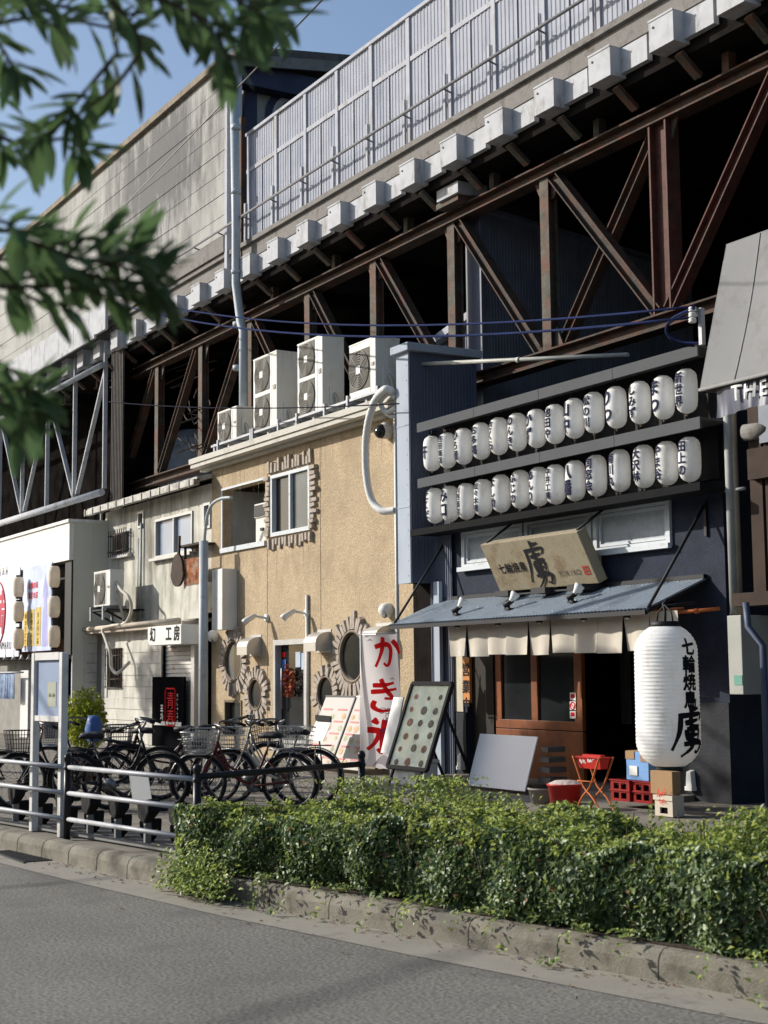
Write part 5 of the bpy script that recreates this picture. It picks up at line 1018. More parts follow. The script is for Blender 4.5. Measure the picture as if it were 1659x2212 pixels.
# ================= menu boards, banner =================
def menu_print(m1, m2, fn, wd, ht, seed, rows, cols, x0_=.0):
    r = random.Random(seed)
    for i in range(rows):
        for j in range(cols):
            u = wd * (j + .5 + r.uniform(-.12, .12)) / cols + x0_; v = ht * (i + .5 + r.uniform(-.1, .1)) / rows; rad = min(wd / cols, ht / rows) * r.uniform(.2, .42)
            pts = [fn(u + rad * math.cos(t * math.pi / 7), v + rad * .8 * math.sin(t * math.pi / 7)) for t in range(14)]; (m1 if r.random() < .5 else m2).add(pts, [tuple(range(14))])
ms = thing('tilted_menu_board', 'dark framed green menu board on a tilted stand at the restaurant corner', 'menu board', (-18.3, 10.3, .16))
TLm, TRm, BRm, BLm = W(876, 1477, 10.35), W(959, 1475, 10.35), W(910, 1661, 9.95), W(838, 1656, 9.95)
TRm.z = TLm.z; BRm.z = BLm.z; wdm = TRm.x - TLm.x; TLm.x = BLm.x; TRm.x = TLm.x + wdm; BRm.x = BLm.x + wdm
ru = (TRm - TLm).normalized(); rv_ = (TLm - BLm).normalized(); nn = -ru.cross(rv_).normalized(); 
if nn.y > 0: nn = -nn
htm = (TLm - BLm).length; m_ = MB(); m_.slab(TLm, TRm, BRm, BLm, -nn * .03); m_.build('board', mat('menu_green', (.58, .64, .48), .4, var=.35, scale=4, dirt=(.78, .74, .48), damt=.5, dscale=3), ms)
m_ = MB()
for p, q in ((TLm, TRm), (TRm, BRm), (BRm, BLm), (BLm, TLm)): m_.beam(p, q, .05, .05, nn)
m_.build('frame', black, ms)
m1, m2 = MB(), MB(); fm = plane_fn(BLm + nn * .004, ru, rv_); menu_print(m1, m2, fm, wdm - .1, htm - .1, 4, 6, 3, .05); m1.build('dish_picture', mat('dish_dark', (.12, .10, .07), .6, var=.6, scale=12), ms); m2.build('dish_picture', mat('dish_red', (.30, .13, .08), .6, var=.6, scale=12), ms)
for x in (BLm.x + .15, BRm.x - .12): m_ = MB(); m_.beam(V(x, 9.96, BLm.z), V(x - .0, 9.86, .16), .03, .03); m_.beam(V(x, 10.3, TLm.z - .3), V(x, 10.75, .16), .03, .03); m_.build('leg', black, ms)
fl = thing('ice_banner', 'tall white banner with three red brush characters on a white pole', 'banner', V(W(781, 1500, 10.4).x, 10.4, .16))
pT, pB = W(776, 1372, 10.4), W(786, 1640, 10.4); px0 = W(781, 1500, 10.4).x; zt_, zb_ = W(781, 1371, 10.4).z, W(786, 1655, 10.4).z
bd = V(.44, .40, 0); bd = W(862, 1400, 10.85) - V(px0, 10.4, 0); bd.z = 0; 
wdb = min(bd.length, .75); bd = bd.normalized()
def fb(u, v):   # u across 0..wdb, v 0..h up
    h = zt_ - zb_; k = 1 - v / h; return V(px0, 10.4, zb_ + v) + bd * (u - .02 * k) + V(.25, -.45, 0).normalized() * (.05 * math.sin(v * 3.1 + u * 3) * (u / wdb) + .03 * math.sin(u * 9 + v * 2)) + V(0, 0, -.06 * k * (u / wdb))
m_ = MB(); cn, rn = 12, 30; vs = [fb(wdb * c_ / (cn - 1) * (1 - .15 * max(0, (.15 - r / (rn - 1)) / .15)), (zt_ - zb_) * r / (rn - 1)) for r in range(rn) for c_ in range(cn)]
m_.add(vs, [(r * cn + c_, r * cn + c_ + 1, (r + 1) * cn + c_ + 1, (r + 1) * cn + c_) for r in range(rn - 1) for c_ in range(cn - 1)], sm=True); m_.build('cloth', bannerc, fl)
bn_ = bd.cross(V(0, 0, 1)); bn_ = bn_ if bn_.y < 0 else -bn_
def fbt(off, o=.006): return lambda u, v: fb(off[0] + u, off[1] + v) + bn_ * o
h = zt_ - zb_; m_ = MB()
brush(m_, KA, fbt((.12, h * .735)), .46, 15, lift=bn_); brush(m_, KI, fbt((.08, h * .42)), .46, 14, lift=bn_); brush(m_, KORI, fbt((.06, h * .10)), .50, 17, lift=bn_); m_.build('red_characters', inkr, fl)
m_ = MB(); rr = random.Random(11)
for k in range(14):
    u, v = wdb * .5 + rr.random() * wdb * .4, h * (.22 + .25 * rr.random()); R_ = .035 + .03 * rr.random(); t0 = rr.random() * 6
    m_.tube([fbt((u, v), .004)(R_ * (1 - t / 16) * math.cos(t * .6 + t0), R_ * (1 - t / 16) * math.sin(t * .6 + t0)) for t in range(13)], .005, 4)
for k in range(9): v = .02 + .014 * k; m_.tube([fbt((wdb * (.35 + .03 * k), 0), .004)(t * .03, v + .05 * math.sin(t * .5 + k * .2)) for t in range(8)], .004, 4)
for (u, v) in ((.06, h * .95), (wdb * .7, h * .66)): f_ = fbt((u, v), .004); m_.add([f_(0, 0), f_(.05, .03), f_(.09, 0), f_(.05, .015)], [(0, 1, 2, 3)])
m_.build('wave_drawing', mat('purple_print', (.16, .10, .28), .8), fl)
m_ = MB(); m_.tube([V(px0 - .01, 10.4, .16), V(px0 - .01, 10.4, zt_ + .06)], .014); m_.tube([V(px0 - .06, 10.4, zt_ + .02), V(px0, 10.4, zt_ + .02) + bd * wdb], .008)
m_.build('pole', whitep, fl)
mp = None
for i, (TL_, TR_, BL_, BR_) in enumerate([((678, 1504), (741, 1504), (650, 1692), (715, 1696)), ((746, 1503), (806, 1505), (716, 1696), (780, 1700))]):
    y1, y0 = 11.0, 10.55; A_, B_ = W(*TL_, y1), W(*TR_, y1); C_ = W(*BR_, y0); D_ = W(*BL_, y0); A_.z = B_.z = W(700, 1504, y1).z; C_.z = D_.z = .22; wd_ = B_.x - A_.x; A_.x = D_.x; B_.x = A_.x + wd_; C_.x = D_.x + wd_
    t = thing('standing_menu', ['white standing menu poster, left of the pair by the tan shop', 'white standing menu poster, right of the pair next to the ice banner'][i], 'menu board', ((A_.x + B_.x) / 2, 10.75, .16), 'standing menu posters'); ru = (B_ - A_).normalized(); rv_ = (A_ - D_).normalized(); nn = V(0, -rv_.z, rv_.y).normalized(); nn = nn if nn.y < 0 else -nn
    m_ = MB(); m_.slab(A_, B_, C_, D_, -nn * .02); m_.build('poster', mat('menu_white', (.36, .33, .30), .5, var=.04), t); ht = (A_ - D_).length
    m_ = MB(); m_.beam(B_, C_, .03, .03, nn); m_.beam(A_, B_, .03, .02, nn); m_.build('frame', black if i == 0 else alum, t)
    m1, m2, m3 = MB(), MB(), MB(); fm = plane_fn(D_ + nn * .003, ru, rv_); menu_print(m1, m2, fm, wd_, ht * .8, 9 + i, 5, 4 if i else 3)
    for r in range(5):
        for q in range(2): u = wd_ * (.08 + .48 * q); v = ht * (.12 + .17 * r); m3.add([fm(u, v), fm(u + wd_ * .3, v), fm(u + wd_ * .3, v + .025), fm(u, v + .025)], [(0, 1, 2, 3)])
    m3.v = [p + nn * .002 for p in m3.v]; m3.build('heading_bar', mat('pink_bar', (.50, .14, .12), .6), t); m1.build('dish_picture', mat('dish_orange', (.42, .26, .12), .6, var=.5, scale=10), t); m2.build('dish_picture', mat('dish_green', (.30, .34, .18), .6, var=.5, scale=10), t)
    m_ = MB(); m_.beam(V(A_.x + .1, 11.02, A_.z - .05), V(A_.x + .1, 11.4, .16), .03, .03); m_.beam(V(B_.x - .1, 11.02, A_.z - .05), V(B_.x - .1, 11.4, .16), .03, .03); m_.build('leg', black, t)
cbn = thing('clip_notice', 'white notice sheet held by a black clip in front of the left menu poster', 'notice', W(690, 1650, 10.3)); A_, B_, C_, D_ = W(684, 1556, 10.4), W(716, 1558, 10.4), W(697, 1601, 10.25), W(664, 1598, 10.25)
m_ = MB(); m_.slab(A_, B_, C_, D_, (0, .01, 0)); m_.build('sheet', whitep, cbn); m_ = MB(); m_.slab(W(683, 1544, 10.38), W(717, 1547, 10.38), W(716, 1559, 10.39), W(684, 1557, 10.39), (0, -.02, 0)); m_.build('clip', black, cbn)
m_ = MB(); q = W(690, 1600, 10.35); m_.tube([q, V(q.x, 10.4, .16)], .012); m_.build('stand', black, cbn)
m_ = MB(); m_.slab(W(850, 1506, 10.6), W(871, 1506, 10.6), W(848, 1630, 10.4), W(822, 1626, 10.4), (0, .02, 0)); tag(m_.build('white_placard', whitep, org=W(848, 1626, 10.4)), 'narrow white placard half hidden between the banner and the green menu', 'placard')
a = W(895, 1690, 10.2); m_ = MB(); m_.box(a.x - .3, a.x + .35, 10.0, 10.35, .16, .45); m_.box(a.x - .32, a.x + .37, 9.98, 10.37, .45, .5); tag(m_.build('grey_bin', whitep, org=(a.x, 10.2, .16), bevel=.02), 'low pale grey storage box under the green menu board', 'box')
# ================= right neighbour =================
nb_ = thing('dark_neighbour', 'dark brown timber fronted building at the right edge', 'building', (-9, 11.6, .155)); m_ = MB(); m_.box(RX1 + .03, 2, 12.6, 12.7, .155, 8.5); m_.box(RX1 + .9, 2, 11.9, 12.59, 4.9, 5.4); m_.build('wall', soot_shade, nb_)
for px, w_ in ((1622, .18), (1655, .16)):
    a = W(px, 1100, 11.4); m_ = MB(); m_.box(a.x, a.x + w_, 11.4, 11.6, 2.35, 4.6); m_.build('timber_post', brown, nb_)
a = W(1615, 1025, 11.3); m_ = MB(); m_.box(a.x, a.x + 4, 11.3, 11.7, 3.62, 3.95); m_.box(a.x - .25, a.x + 4, 11.25, 11.6, 2.28, 2.42); m_.build('cross_beam', brown, nb_)
a = W(1640, 950, 11.35); m_ = MB(); m_.box(a.x, a.x + .3, 11.35, 11.45, 4.0, 4.75); m_.build('shutter_box', mat('dull_blue', (.16, .18, .22), .5), nb_)
a = W(1608, 935, 11.35); m_ = MB(); m_.tube([a, a + V(.35, 0.1, 0)], .09, 14); tag(m_.build('grey_duct', edgec, org=a), 'stubby grey duct poking out between the dark timber posts', 'duct')
a = W(1572, 900, 11.35); m_ = MB(); m_.tube([V(a.x, 11.35, 5.0), V(a.x, 11.35, 2.2)], .05); m_.tube([V(a.x - .09, 11.37, 3.55), V(a.x + .2, 11.37, 3.55)], .02); tag(m_.build('grey_downpipe', mat('warm_pipe', (.30, .31, .30), .6), org=(a.x, 11.35, 2.2)), 'pale vertical pipe at the right edge of the navy restaurant', 'pipe')
a = W(1584, 900, 11.38); m_ = MB(); m_.tube([V(a.x, 11.38, 5.0), V(a.x, 11.38, 2.2)], .035); tag(m_.build('beige_conduit', mat('beige_pipe', (.26, .22, .17), .6), org=(a.x, 11.38, 2.2)), 'thin beige conduit running beside the pale pipe at right', 'pipe')
a = W(1570, 1330, 11.1); b_ = W(1600, 1330, 11.1); z0, z1 = W(1570, 1500, 11.1).z, a.z; t = thing('utility_box', 'tall grey utility box at the bottom of the right pipes', 'cabinet', (a.x, 11.1, z0)); m_ = MB(); m_.box(a.x, b_.x, 11.1, 11.5, z0, z1); m_.build('casing', mat('box_grey', (.33, .33, .30), .6, var=.08), t, bevel=.008)
m_ = MB(); m_.box(a.x + .08, a.x + .2, 11.094, 11.0985, z0 + .1, z0 + .2); m_.build('green_label', mat('label_green', (.12, .28, .22), .6), t)
a = W(1648, 1400, 11.0); m_ = MB(); m_.tube([V(a.x - .22, 11.0, 2.3), V(a.x - .2, 11.0, 2.05), V(a.x, 11.0, 1.85), V(a.x, 11.0, .16)], .035); tag(m_.build('blue_downpipe', mat('blue_pipe', (.07, .085, .13), .5), org=(a.x, 11, .16)), 'dark blue downpipe at the far right edge', 'pipe')
cv = thing('canvas_canopy', 'grey canvas shop canopy with navy valance lettered in white at the right edge', 'awning', (-10, 10.6, 4.2)); y0 = 10.4; q = W(1511, 845, y0); x0 = q.x; z0 = q.z; y1 = None
for k in range(100):
    yy = 10.4 + k * .02
    if W(1568, 530, yy).x < x0: break
q2 = W(1568, 530, yy); m_ = MB(); vs = []; cn, rn = 30, 10
for r in range(rn):
    for c_ in range(cn):
        t = r / (rn - 1); x = x0 + 4 * c_ / (cn - 1); sg_ = .035 * math.sin(math.pi * t) * abs(math.sin(math.pi * (x - x0) / 1.0)); vs.append(V(x, y0 + (yy - y0) * t + sg_, z0 + (q2.z - z0) * t))
m_.add(vs, [(r * cn + c_, r * cn + c_ + 1, (r + 1) * cn + c_ + 1, (r + 1) * cn + c_) for r in range(rn - 1) for c_ in range(cn - 1)], sm=True)
m_.slab(V(x0, y0, z0), V(x0, yy, q2.z), V(x0, yy + .8, q2.z), V(x0, yy + .8, z0), (.01, 0, 0)); m_.slab(V(x0, yy, q2.z), V(x0 + 4, yy, q2.z), V(x0 + 4, yy + .8, q2.z), V(x0, yy + .8, q2.z), (0, 0, .01)); m_.build('canvas', canvas, cv)
m_ = MB(); 
for k in range(2): m_.tube([V(x0 + .5 + k * 1.0, y0 + (yy - y0) * t + .035 * math.sin(math.pi * t) - .004, z0 + (q2.z - z0) * t) for t in [i / 10 for i in range(11)]], .006, 4)
m_.tube([V(x0, y0 - .005, z0 + .01), V(x0 + 4, y0 - .005, z0 + .01)], .018); m_.build('seam', canvas, cv)
vz = W(1545, 902, y0).z; cn = 90; m_ = MB(); vs = []
def vfn(u, v): return V(x0 + .18 + u, y0 + .05 + .018 * math.sin(u * 34) * (1 - v / .38) + .02 * math.sin(u * 9 + v * 8), vz + v + .03 * math.sin(u * 3) * (1 - v / .38))
hv = z0 - vz - .02
for r in range(6):
    for c_ in range(cn): vs.append(vfn(3.7 * c_ / (cn - 1), hv * r / 5))
m_.add(vs, [(r * cn + c_, r * cn + c_ + 1, (r + 1) * cn + c_ + 1, (r + 1) * cn + c_) for r in range(5) for c_ in range(cn - 1)], sm=True); m_.build('valance', valan, cv)
m_ = MB(); write(m_, 'THE C', lambda u, v: vfn(u * 1.0 + .34, v + .11) + V(0, -.025, 0), .24, .01, .165, sub=.05); m_.build('white_lettering', whitep, cv)
# ================= fence along the kerb =================
def fl_(t):
    return V(t, 4.36 + .148 * (t + 13.06), 0)
P1 = G(425, 1675, .83); P1.z = 0; fp = fl_(P1.x); P1 = V(P1.x, fp.y, 0); FX = [P1.x, P1.x - 2.2, P1.x - 4.4, P1.x - 6.6, P1.x - 8.8]
FX[1] = -13.08; FX[2] = FX[1] - 2.2; FX[3] = FX[2] - 2.2; FX[4] = FX[3] - 2.2
def post(mb, p, h=.84):
    mb.tube([p + V(0, 0, .13), p + V(0, 0, h)], .032, 14); mb.lathe([(.038, h - .06), (.038, h - .04), (.032, h - .03), (.024, h), (.034, h + .025), (.036, h + .045), (.026, h + .07), (0, h + .08)], p, 14)
words = ['first bay beside the hedge', 'second bay behind the notice frame', 'third bay to the left', 'fourth bay at far left']
for i in range(4):
    a, b_ = fl_(FX[i]), fl_(FX[i + 1]); t = thing('guard_rail', 'grey three bar street guard rail with black post, ' + words[i], 'fence', (a + b_) / 2, 'guard rail bays along the kerb')
    d = (b_ - a).normalized()
    for z in (.80, .57, .34): m_ = MB(); m_.tube([a + V(0, 0, z), b_ + V(0, 0, z)], .021, 10); m_.build('rail', galv, t)
    m_ = MB(); post(m_, b_ if i else b_); m_.build('post', blackp, t)
    if i == 0: m_ = MB(); post(m_, a); m_.build('post', blackp, t)
    m_ = MB(); m_.beam(a + V(0, .16, .19), b_ + V(0, .16, .19), .05, .03)
    n = 6
    m_.build('base_rail', mat('worn_grey_metal', (.22, .22, .21), .6, var=.25), t)
P2 = G(781, 1648, .83); P2.z = 0
t = thing('black_barrier', 'black tube barrier running from the kerb back towards the shops above the hedge', 'fence', (P1 + P2) / 2)
for z in (.82, .42): m_ = MB(); m_.tube([P1 + V(0, 0, z), P2 + V(0, 0, z)], .026, 10); m_.build('rail', blackp, t)
m_ = MB(); post(m_, P2, .86); m_.build('post', blackp, t)
# bicycle rack heads
ri = 0
for row in (0, 1):
    for k in range(9):
        x = P1.x - .35 - k * .52 - (.26 if row else 0)
        if x < -15.4: continue
        p = fl_(x) + V(0, .34 + .16 * row, 0); hz = .36 if row == 0 else .17
        if ri < 2 and row == 0 and k == 0: pass
        t = thing('wheel_holder', 'black wheel holder on a stub post, %s row, number %s from the hedge' % (['upper', 'lower'][row], ['one', 'two', 'three', 'four', 'five', 'six', 'seven', 'eight', 'nine'][k]), 'bicycle rack', p + V(0, 0, .155), 'bicycle wheel holders behind the guard rail')
        m_ = MB(); m_.beam(p + V(0, 0, .155), p + V(0, 0, hz + .02), .055, .04); m_.build('stub_post', mat('worn_grey_metal', (.22, .22, .21), .6), t)
        m_ = MB()
        q = p + V(0, 0, hz); vs = []
        for (dx, dz, hw_) in ((-.14, .16, .05), (.16, .20, .06), (.15, .08, .06), (.0, -.03, .035), (-.13, .02, .045)):
            for s_ in (-1, 1): vs.append(q + V(dx, s_ * hw_, dz))
        m_.add(vs, [(0, 2, 4, 6, 8), (9, 7, 5, 3, 1)] + [(2 * j, 2 * j + 1, (2 * j + 3) % 10, (2 * j + 2) % 10) for j in range(5)]); m_.build('rubber_head', rubber, t, bevel=.02); ri += 1
# notice frame
A_, B_ = G(72, 1795, .16), G(133, 1808, .16); t = thing('notice_frame', 'white steel two post notice frame with a blue panel behind the guard rail', 'notice board', ((A_ + B_) / 2)); d = (B_ - A_).normalized(); B_ = A_ + d * max(.62, (B_ - A_).length)
zt_ = 1.83; d = (B_ - A_).normalized(); nrm = V(d.y, -d.x, 0); nrm = nrm if nrm.y < 0 else -nrm
fr = mat('frame_white', (.62, .61, .59), .5, var=.08, dirt=(.33, .30, .26), damt=.3, dscale=5, streak=.6)
for p in (A_, B_): m_ = MB(); m_.beam(p, V(p.x, p.y, zt_), .065, .07, nrm); m_.build('post', fr, t, bevel=.006)
m_ = MB(); m_.beam(V(A_.x, A_.y, zt_ - .03) + d * .052, V(B_.x, B_.y, zt_ - .03) - d * .052, .06, .07, nrm); m_.beam(V(A_.x, A_.y, 1.22) + d * .052, V(B_.x, B_.y, 1.22) - d * .052, .05, .05, nrm); m_.build('cross_bar', fr, t)
m_ = MB(); q0, q1 = A_ + d * .04, B_ - d * .04; m_.slab(V(q0.x, q0.y, 1.245), V(q1.x, q1.y, 1.245), V(q1.x, q1.y, zt_ - .065), V(q0.x, q0.y, zt_ - .065), -nrm * .01); m_.build('panel', mat('panel_blue', (.27, .33, .45), .4, var=.1), t)
m_ = MB(); c = A_.lerp(B_, .62); f_ = plane_fn(V(c.x, c.y, 1.33) + nrm * .003, d, (0, 0, 1)); m_.add([f_(-.11, 0), f_(.09, 0), f_(.09, .23), f_(-.11, .23)], [(0, 1, 2, 3)]); m_.build('paper_notice', mat('old_paper', (.36, .37, .30), .8), t)
m_ = MB(); write(m_, '8H-8H', plane_fn(V(c.x, c.y, 1.42) + nrm * .006 - d * .065, d, (0, 0, 1)), .05, .004, .03); m_.build('notice_text', inkb, t)
# ================= bicycles =================
def make_bike(name, label, cat='bicycle', fcol=black, basket=None, group=None, mtb=False, seatc=black, sil=False):
    t = thing(name, label, cat, (0, 0, 0), group); wb = 1.06; r = .33; zc = r
    for k, x in enumerate((wb / 2, -wb / 2)):
        m_ = MB(); m_.tube([V(x + (r - .02) * math.cos(a * math.pi / 20), 0, zc + (r - .02) * math.sin(a * math.pi / 20)) for a in range(41)], .022 if not mtb else .026, 8, cap=False); tyre = m_.build('wheel', rubber, t)
        m_ = MB(); m_.tube([V(x + (r - .045) * math.cos(a * math.pi / 16), 0, zc + (r - .045) * math.sin(a * math.pi / 16)) for a in range(33)], .011, 5, cap=False); m_.build('rim', chrome, tyre)
        m_ = MB()
        for a in range(16): an = a * math.pi / 8; m_.tube([V(x, (.025 if a % 2 else -.025), zc), V(x + (r - .05) * math.cos(an), 0, zc + (r - .05) * math.sin(an))], .0022, 3, cap=False)
        m_.tube([V(x, -.05, zc), V(x, .05, zc)], .02, 8); m_.build('spokes', chrome, tyre)
        if not mtb:
            m_ = MB(); a0, a1 = (-.15, .95) if k == 0 else (.12, 1.18); vs = []
            for a in range(17):
                an = math.pi * (a0 + (a1 - a0) * a / 16); rr_ = r + .022
                for yy, dr in ((-.03, -.012), (-.015, 0), (.015, 0), (.03, -.012)): vs.append(V(x + (rr_ + dr) * math.cos(an), yy, zc + (rr_ + dr) * math.sin(an)))
            m_.add(vs, [(4 * j + q, 4 * j + q + 1, 4 * j + q + 5, 4 * j + q + 4) for j in range(16) for q in range(3)], sm=True); m_.build('mudguard', chrome if sil else fcol, t)
    bb = V(-.1, 0, .29); st = V(-.27, 0, .68); hd = V(.30, 0, .78); hb = V(.34, 0, .64); m_ = MB()
    tr_ = .016 if not mtb else .022
    if mtb: m_.tube([st + V(0, 0, -.02), hd], tr_); m_.tube([hb, bb], .026)
    else: m_.tube(spline([hb + V(0, 0, .03), V(.12, 0, .40), bb + V(.03, 0, .02)], 6), .018); m_.tube(spline([hd, V(.16, 0, .50), V(-.16, 0, .42)], 6), .014)
    m_.tube([st, bb], .015); m_.tube([hd, hb], .022)
    for y in (-.05, .05): m_.tube([bb + V(0, y * .6, 0), V(-wb / 2, y, zc)], .010); m_.tube([st + V(0, y * .4, -.1), V(-wb / 2, y, zc)], .009); m_.tube(spline([hb + V(.01, y * .5, 0), V(.42, y, .52), V(wb / 2, y, zc)], 5), .011)
    m_.build('frame', fcol, t)
    m_ = MB(); sp = st + V(-.045, 0, .16); m_.tube([st, sp], .012, 6); m_.build('seat_post', chrome, t)
    m_ = MB(); pr = [(-.13, .09, .03), (-.10, .10, .055), (-.02, .075, .06), (.06, .035, .05), (.14, .018, .04)]; vs = []
    for dx, hw, hh in pr:
        for yy, zz in ((-hw, 0), (-hw * .9, hh * .7), (0, hh), (hw * .9, hh * .7), (hw, 0), (0, -.02)): vs.append(sp + V(dx, yy, zz))
    m_.add(vs, [(6 * j + q, 6 * j + (q + 1) % 6, 6 * (j + 1) + (q + 1) % 6, 6 * (j + 1) + q) for j in range(4) for q in range(6)] + [(5, 4, 3, 2, 1, 0), (24, 25, 26, 27, 28, 29)], sm=True); m_.build('saddle', seatc, t)
    m_ = MB(); top = hd + V(-.03, 0, .16 if not mtb else .1); m_.tube([hd, top], .013); 
    if mtb: m_.tube([top + V(.04, -.30, .0), top + V(.05, 0, .0), top + V(.04, .30, .0)], .012)
    else: m_.tube(spline([top + V(-.22, -.26, .0), top + V(-.08, -.27, .05), top + V(.03, -.12, .06), top + V(.02, 0, 0), top + V(.03, .12, .06), top + V(-.08, .27, .05), top + V(-.22, .26, .0)], 5), .012)
    hbb = m_.build('handlebar', chrome, t)
    for y in (-1, 1):
        m_ = MB(); 
        if mtb: m_.tube([top + V(.045, y * .18, .0), top + V(.04, y * .31, .0)], .018)
        else: m_.tube([top + V(-.24, y * .26, .0), top + V(-.11, y * .268, .042)], .018)
        m_.tube([top + V(-.06, y * .25, .03), top + V(-.12, y * .24, -.02)], .006, 4); m_.build('grip', rubber, hbb)
    m_ = MB(); m_.tube([bb + V(0, -.06, 0), bb + V(0, .06, 0)], .02, 8); m_.beam(bb + V(0, -.06, 0), bb + V(.12, -.07, -.11), .014, .02); m_.beam(bb + V(0, .06, 0), bb + V(-.12, .07, .11), .014, .02); m_.box(.0, .04, -.14, -.07, .165, .19) ; m_.box(-.24, -.2, .07, .14, .39, .41); m_.lathe([(.09, 0), (.09, .006), (.0, .006)], bb + V(0, -.035, 0), 16, 'y'); m_.build('crank', chrome, t)
    if not mtb:
        m_ = MB()
        for y in (-.06, 0, .06): m_.tube([V(-.30, y, .70), V(-.72, y, .70)], .006, 5)
        for x in (-.34, -.5, -.7): m_.tube([V(x, -.06, .70), V(x, .06, .70)], .006, 5)
        for y in (-.06, .06): m_.tube([V(-.55, y, .70), V(-wb / 2, y * .9, zc)], .006, 5)
        m_.build('carrier', chrome if sil else black, t)
    if basket:
        m_ = MB(); x0, x1, z0, z1 = .36, .68, .66, .92
        def ring(z, k): e = .04 * (1 - k); return [V(x0 + e, -.20 + e, z), V(x1 - e, -.20 + e, z), V(x1 - e, .20 - e, z), V(x0 + e, .20 - e, z), V(x0 + e, -.20 + e, z)]
        for q in range(6): m_.tube(ring(z0 + (z1 - z0) * q / 5, q / 5), .004 if q < 5 else .008, 4, cap=False)
        A, B = ring(z0, 0), ring(z1, 1)
        for s_ in range(4):
            for q in range(9): m_.tube([A[s_].lerp(A[s_ + 1], q / 9), B[s_].lerp(B[s_ + 1], q / 9)], .0032, 3, cap=False)
        for q in range(7): y = -.16 + .32 * q / 6; m_.tube([V(x0 + .04, y, z0), V(x1 - .04, y, z0)], .0032, 3)
        m_.build('basket', basket, t)
    return t
wire = mat('silver_wire', (.45, .45, .43), .4, metal=.6)
wired = mat('dark_wire', (.05, .05, .05), .5)
specs = [((161, 1729), 238, dict(fcol=black, mtb=True), 'black diamond frame bicycle without basket right of the notice frame'),
 ((352, 1752), 48, dict(fcol=black), 'black city bicycle in front of the black door sign, rear turned to the kerb'),
 ((430, 1752), 232, dict(fcol=mat('dull_red_paint', (.10, .015, .015), .4), basket=wire, sil=True), 'dull red bicycle with a silver front basket behind the black fence post'),
 ((640, 1738), 40, dict(fcol=black, basket=wire), 'black city bicycle with a large silver basket in front of the menu posters'),
 ((580, 1714), 42, dict(fcol=mat('silver_paint', (.36, .36, .36), .35, metal=.4), basket=wired, sil=True), 'silver bicycle with raised silver handlebars in front of the tan shop'),
 ((40, 1750), 238, dict(fcol=black, basket=wired), 'black bicycle with dark basket left of the notice frame'),
 ((5, 1742), 50, dict(fcol=mat('dark_green_paint', (.02, .05, .03), .4)), 'dark green bicycle partly cut off at the left edge'),
 ((105, 1722), 232, dict(fcol=mat('navy_paint', (.02, .04, .12), .4), basket=wire), 'navy bicycle with basket seen through the notice frame'),
 ((255, 1722), 240, dict(fcol=mat('maroon_paint', (.05, .012, .015), .4), basket=wired), 'maroon bicycle with dark basket between the black diamond frame bicycle and the door sign'),
 ((495, 1738), 228, dict(fcol=mat('ivory_paint', (.45, .42, .36), .4), basket=wire, sil=True), 'ivory bicycle with basket in the middle of the parked row')]
rb = random.Random(2)
for (px, py), hd_, kw, lab in specs:
    b = make_bike('bicycle', lab, group='parked bicycles', **kw); p = G(px, py, .157); an = math.radians(hd_); f = V(math.cos(an), math.sin(an), 0)
    b.location = p - f * .50; b.scale = (.94, .94, .94); b.rotation_euler = (math.radians(rb.uniform(-5, 5)), 0, an)
# sheet hanging on the bike, blue cover
c = G(283, 1690, .75); c = W(278, 1690, 5.6)
m_ = MB(); q = W(278, 1668, 5.3); m_.slab(q, q + V(.20, .12, 0), q + V(.27, .14, -.28), q + V(.06, .02, -.27), (0, .004, 0)); tag(m_.build('paper_sheet', whitep, org=q), 'white sheet hanging on a bicycle behind the guard rail', 'paper')
c = G(146, 1735, .16); m_ = MB(); cc = V(c.x, c.y + .3, 0); n = 16; vs = []
for r in range(7):
    for j in range(n):
        a = 2 * math.pi * j / n; rr_ = (.03 + .09 * math.sin(math.pi * (.15 + .7 * r / 6))) * (1 + .12 * math.sin(a * 3 + r)); vs.append(cc + V(rr_ * math.cos(a), rr_ * .8 * math.sin(a), (.85 + .30 * r / 6)))
m_.add(vs, [(r * n + j, r * n + (j + 1) % n, (r + 1) * n + (j + 1) % n, (r + 1) * n + j) for r in range(6) for j in range(n)] + [tuple(range(6 * n, 7 * n))], sm=True)
tag(m_.build('blue_cover', mat('blue_sheet', (.06, .12, .30), .5, bump=.6, bscale=12), org=cc), 'bright blue plastic cover over a bicycle seat inside the notice frame', 'cover')
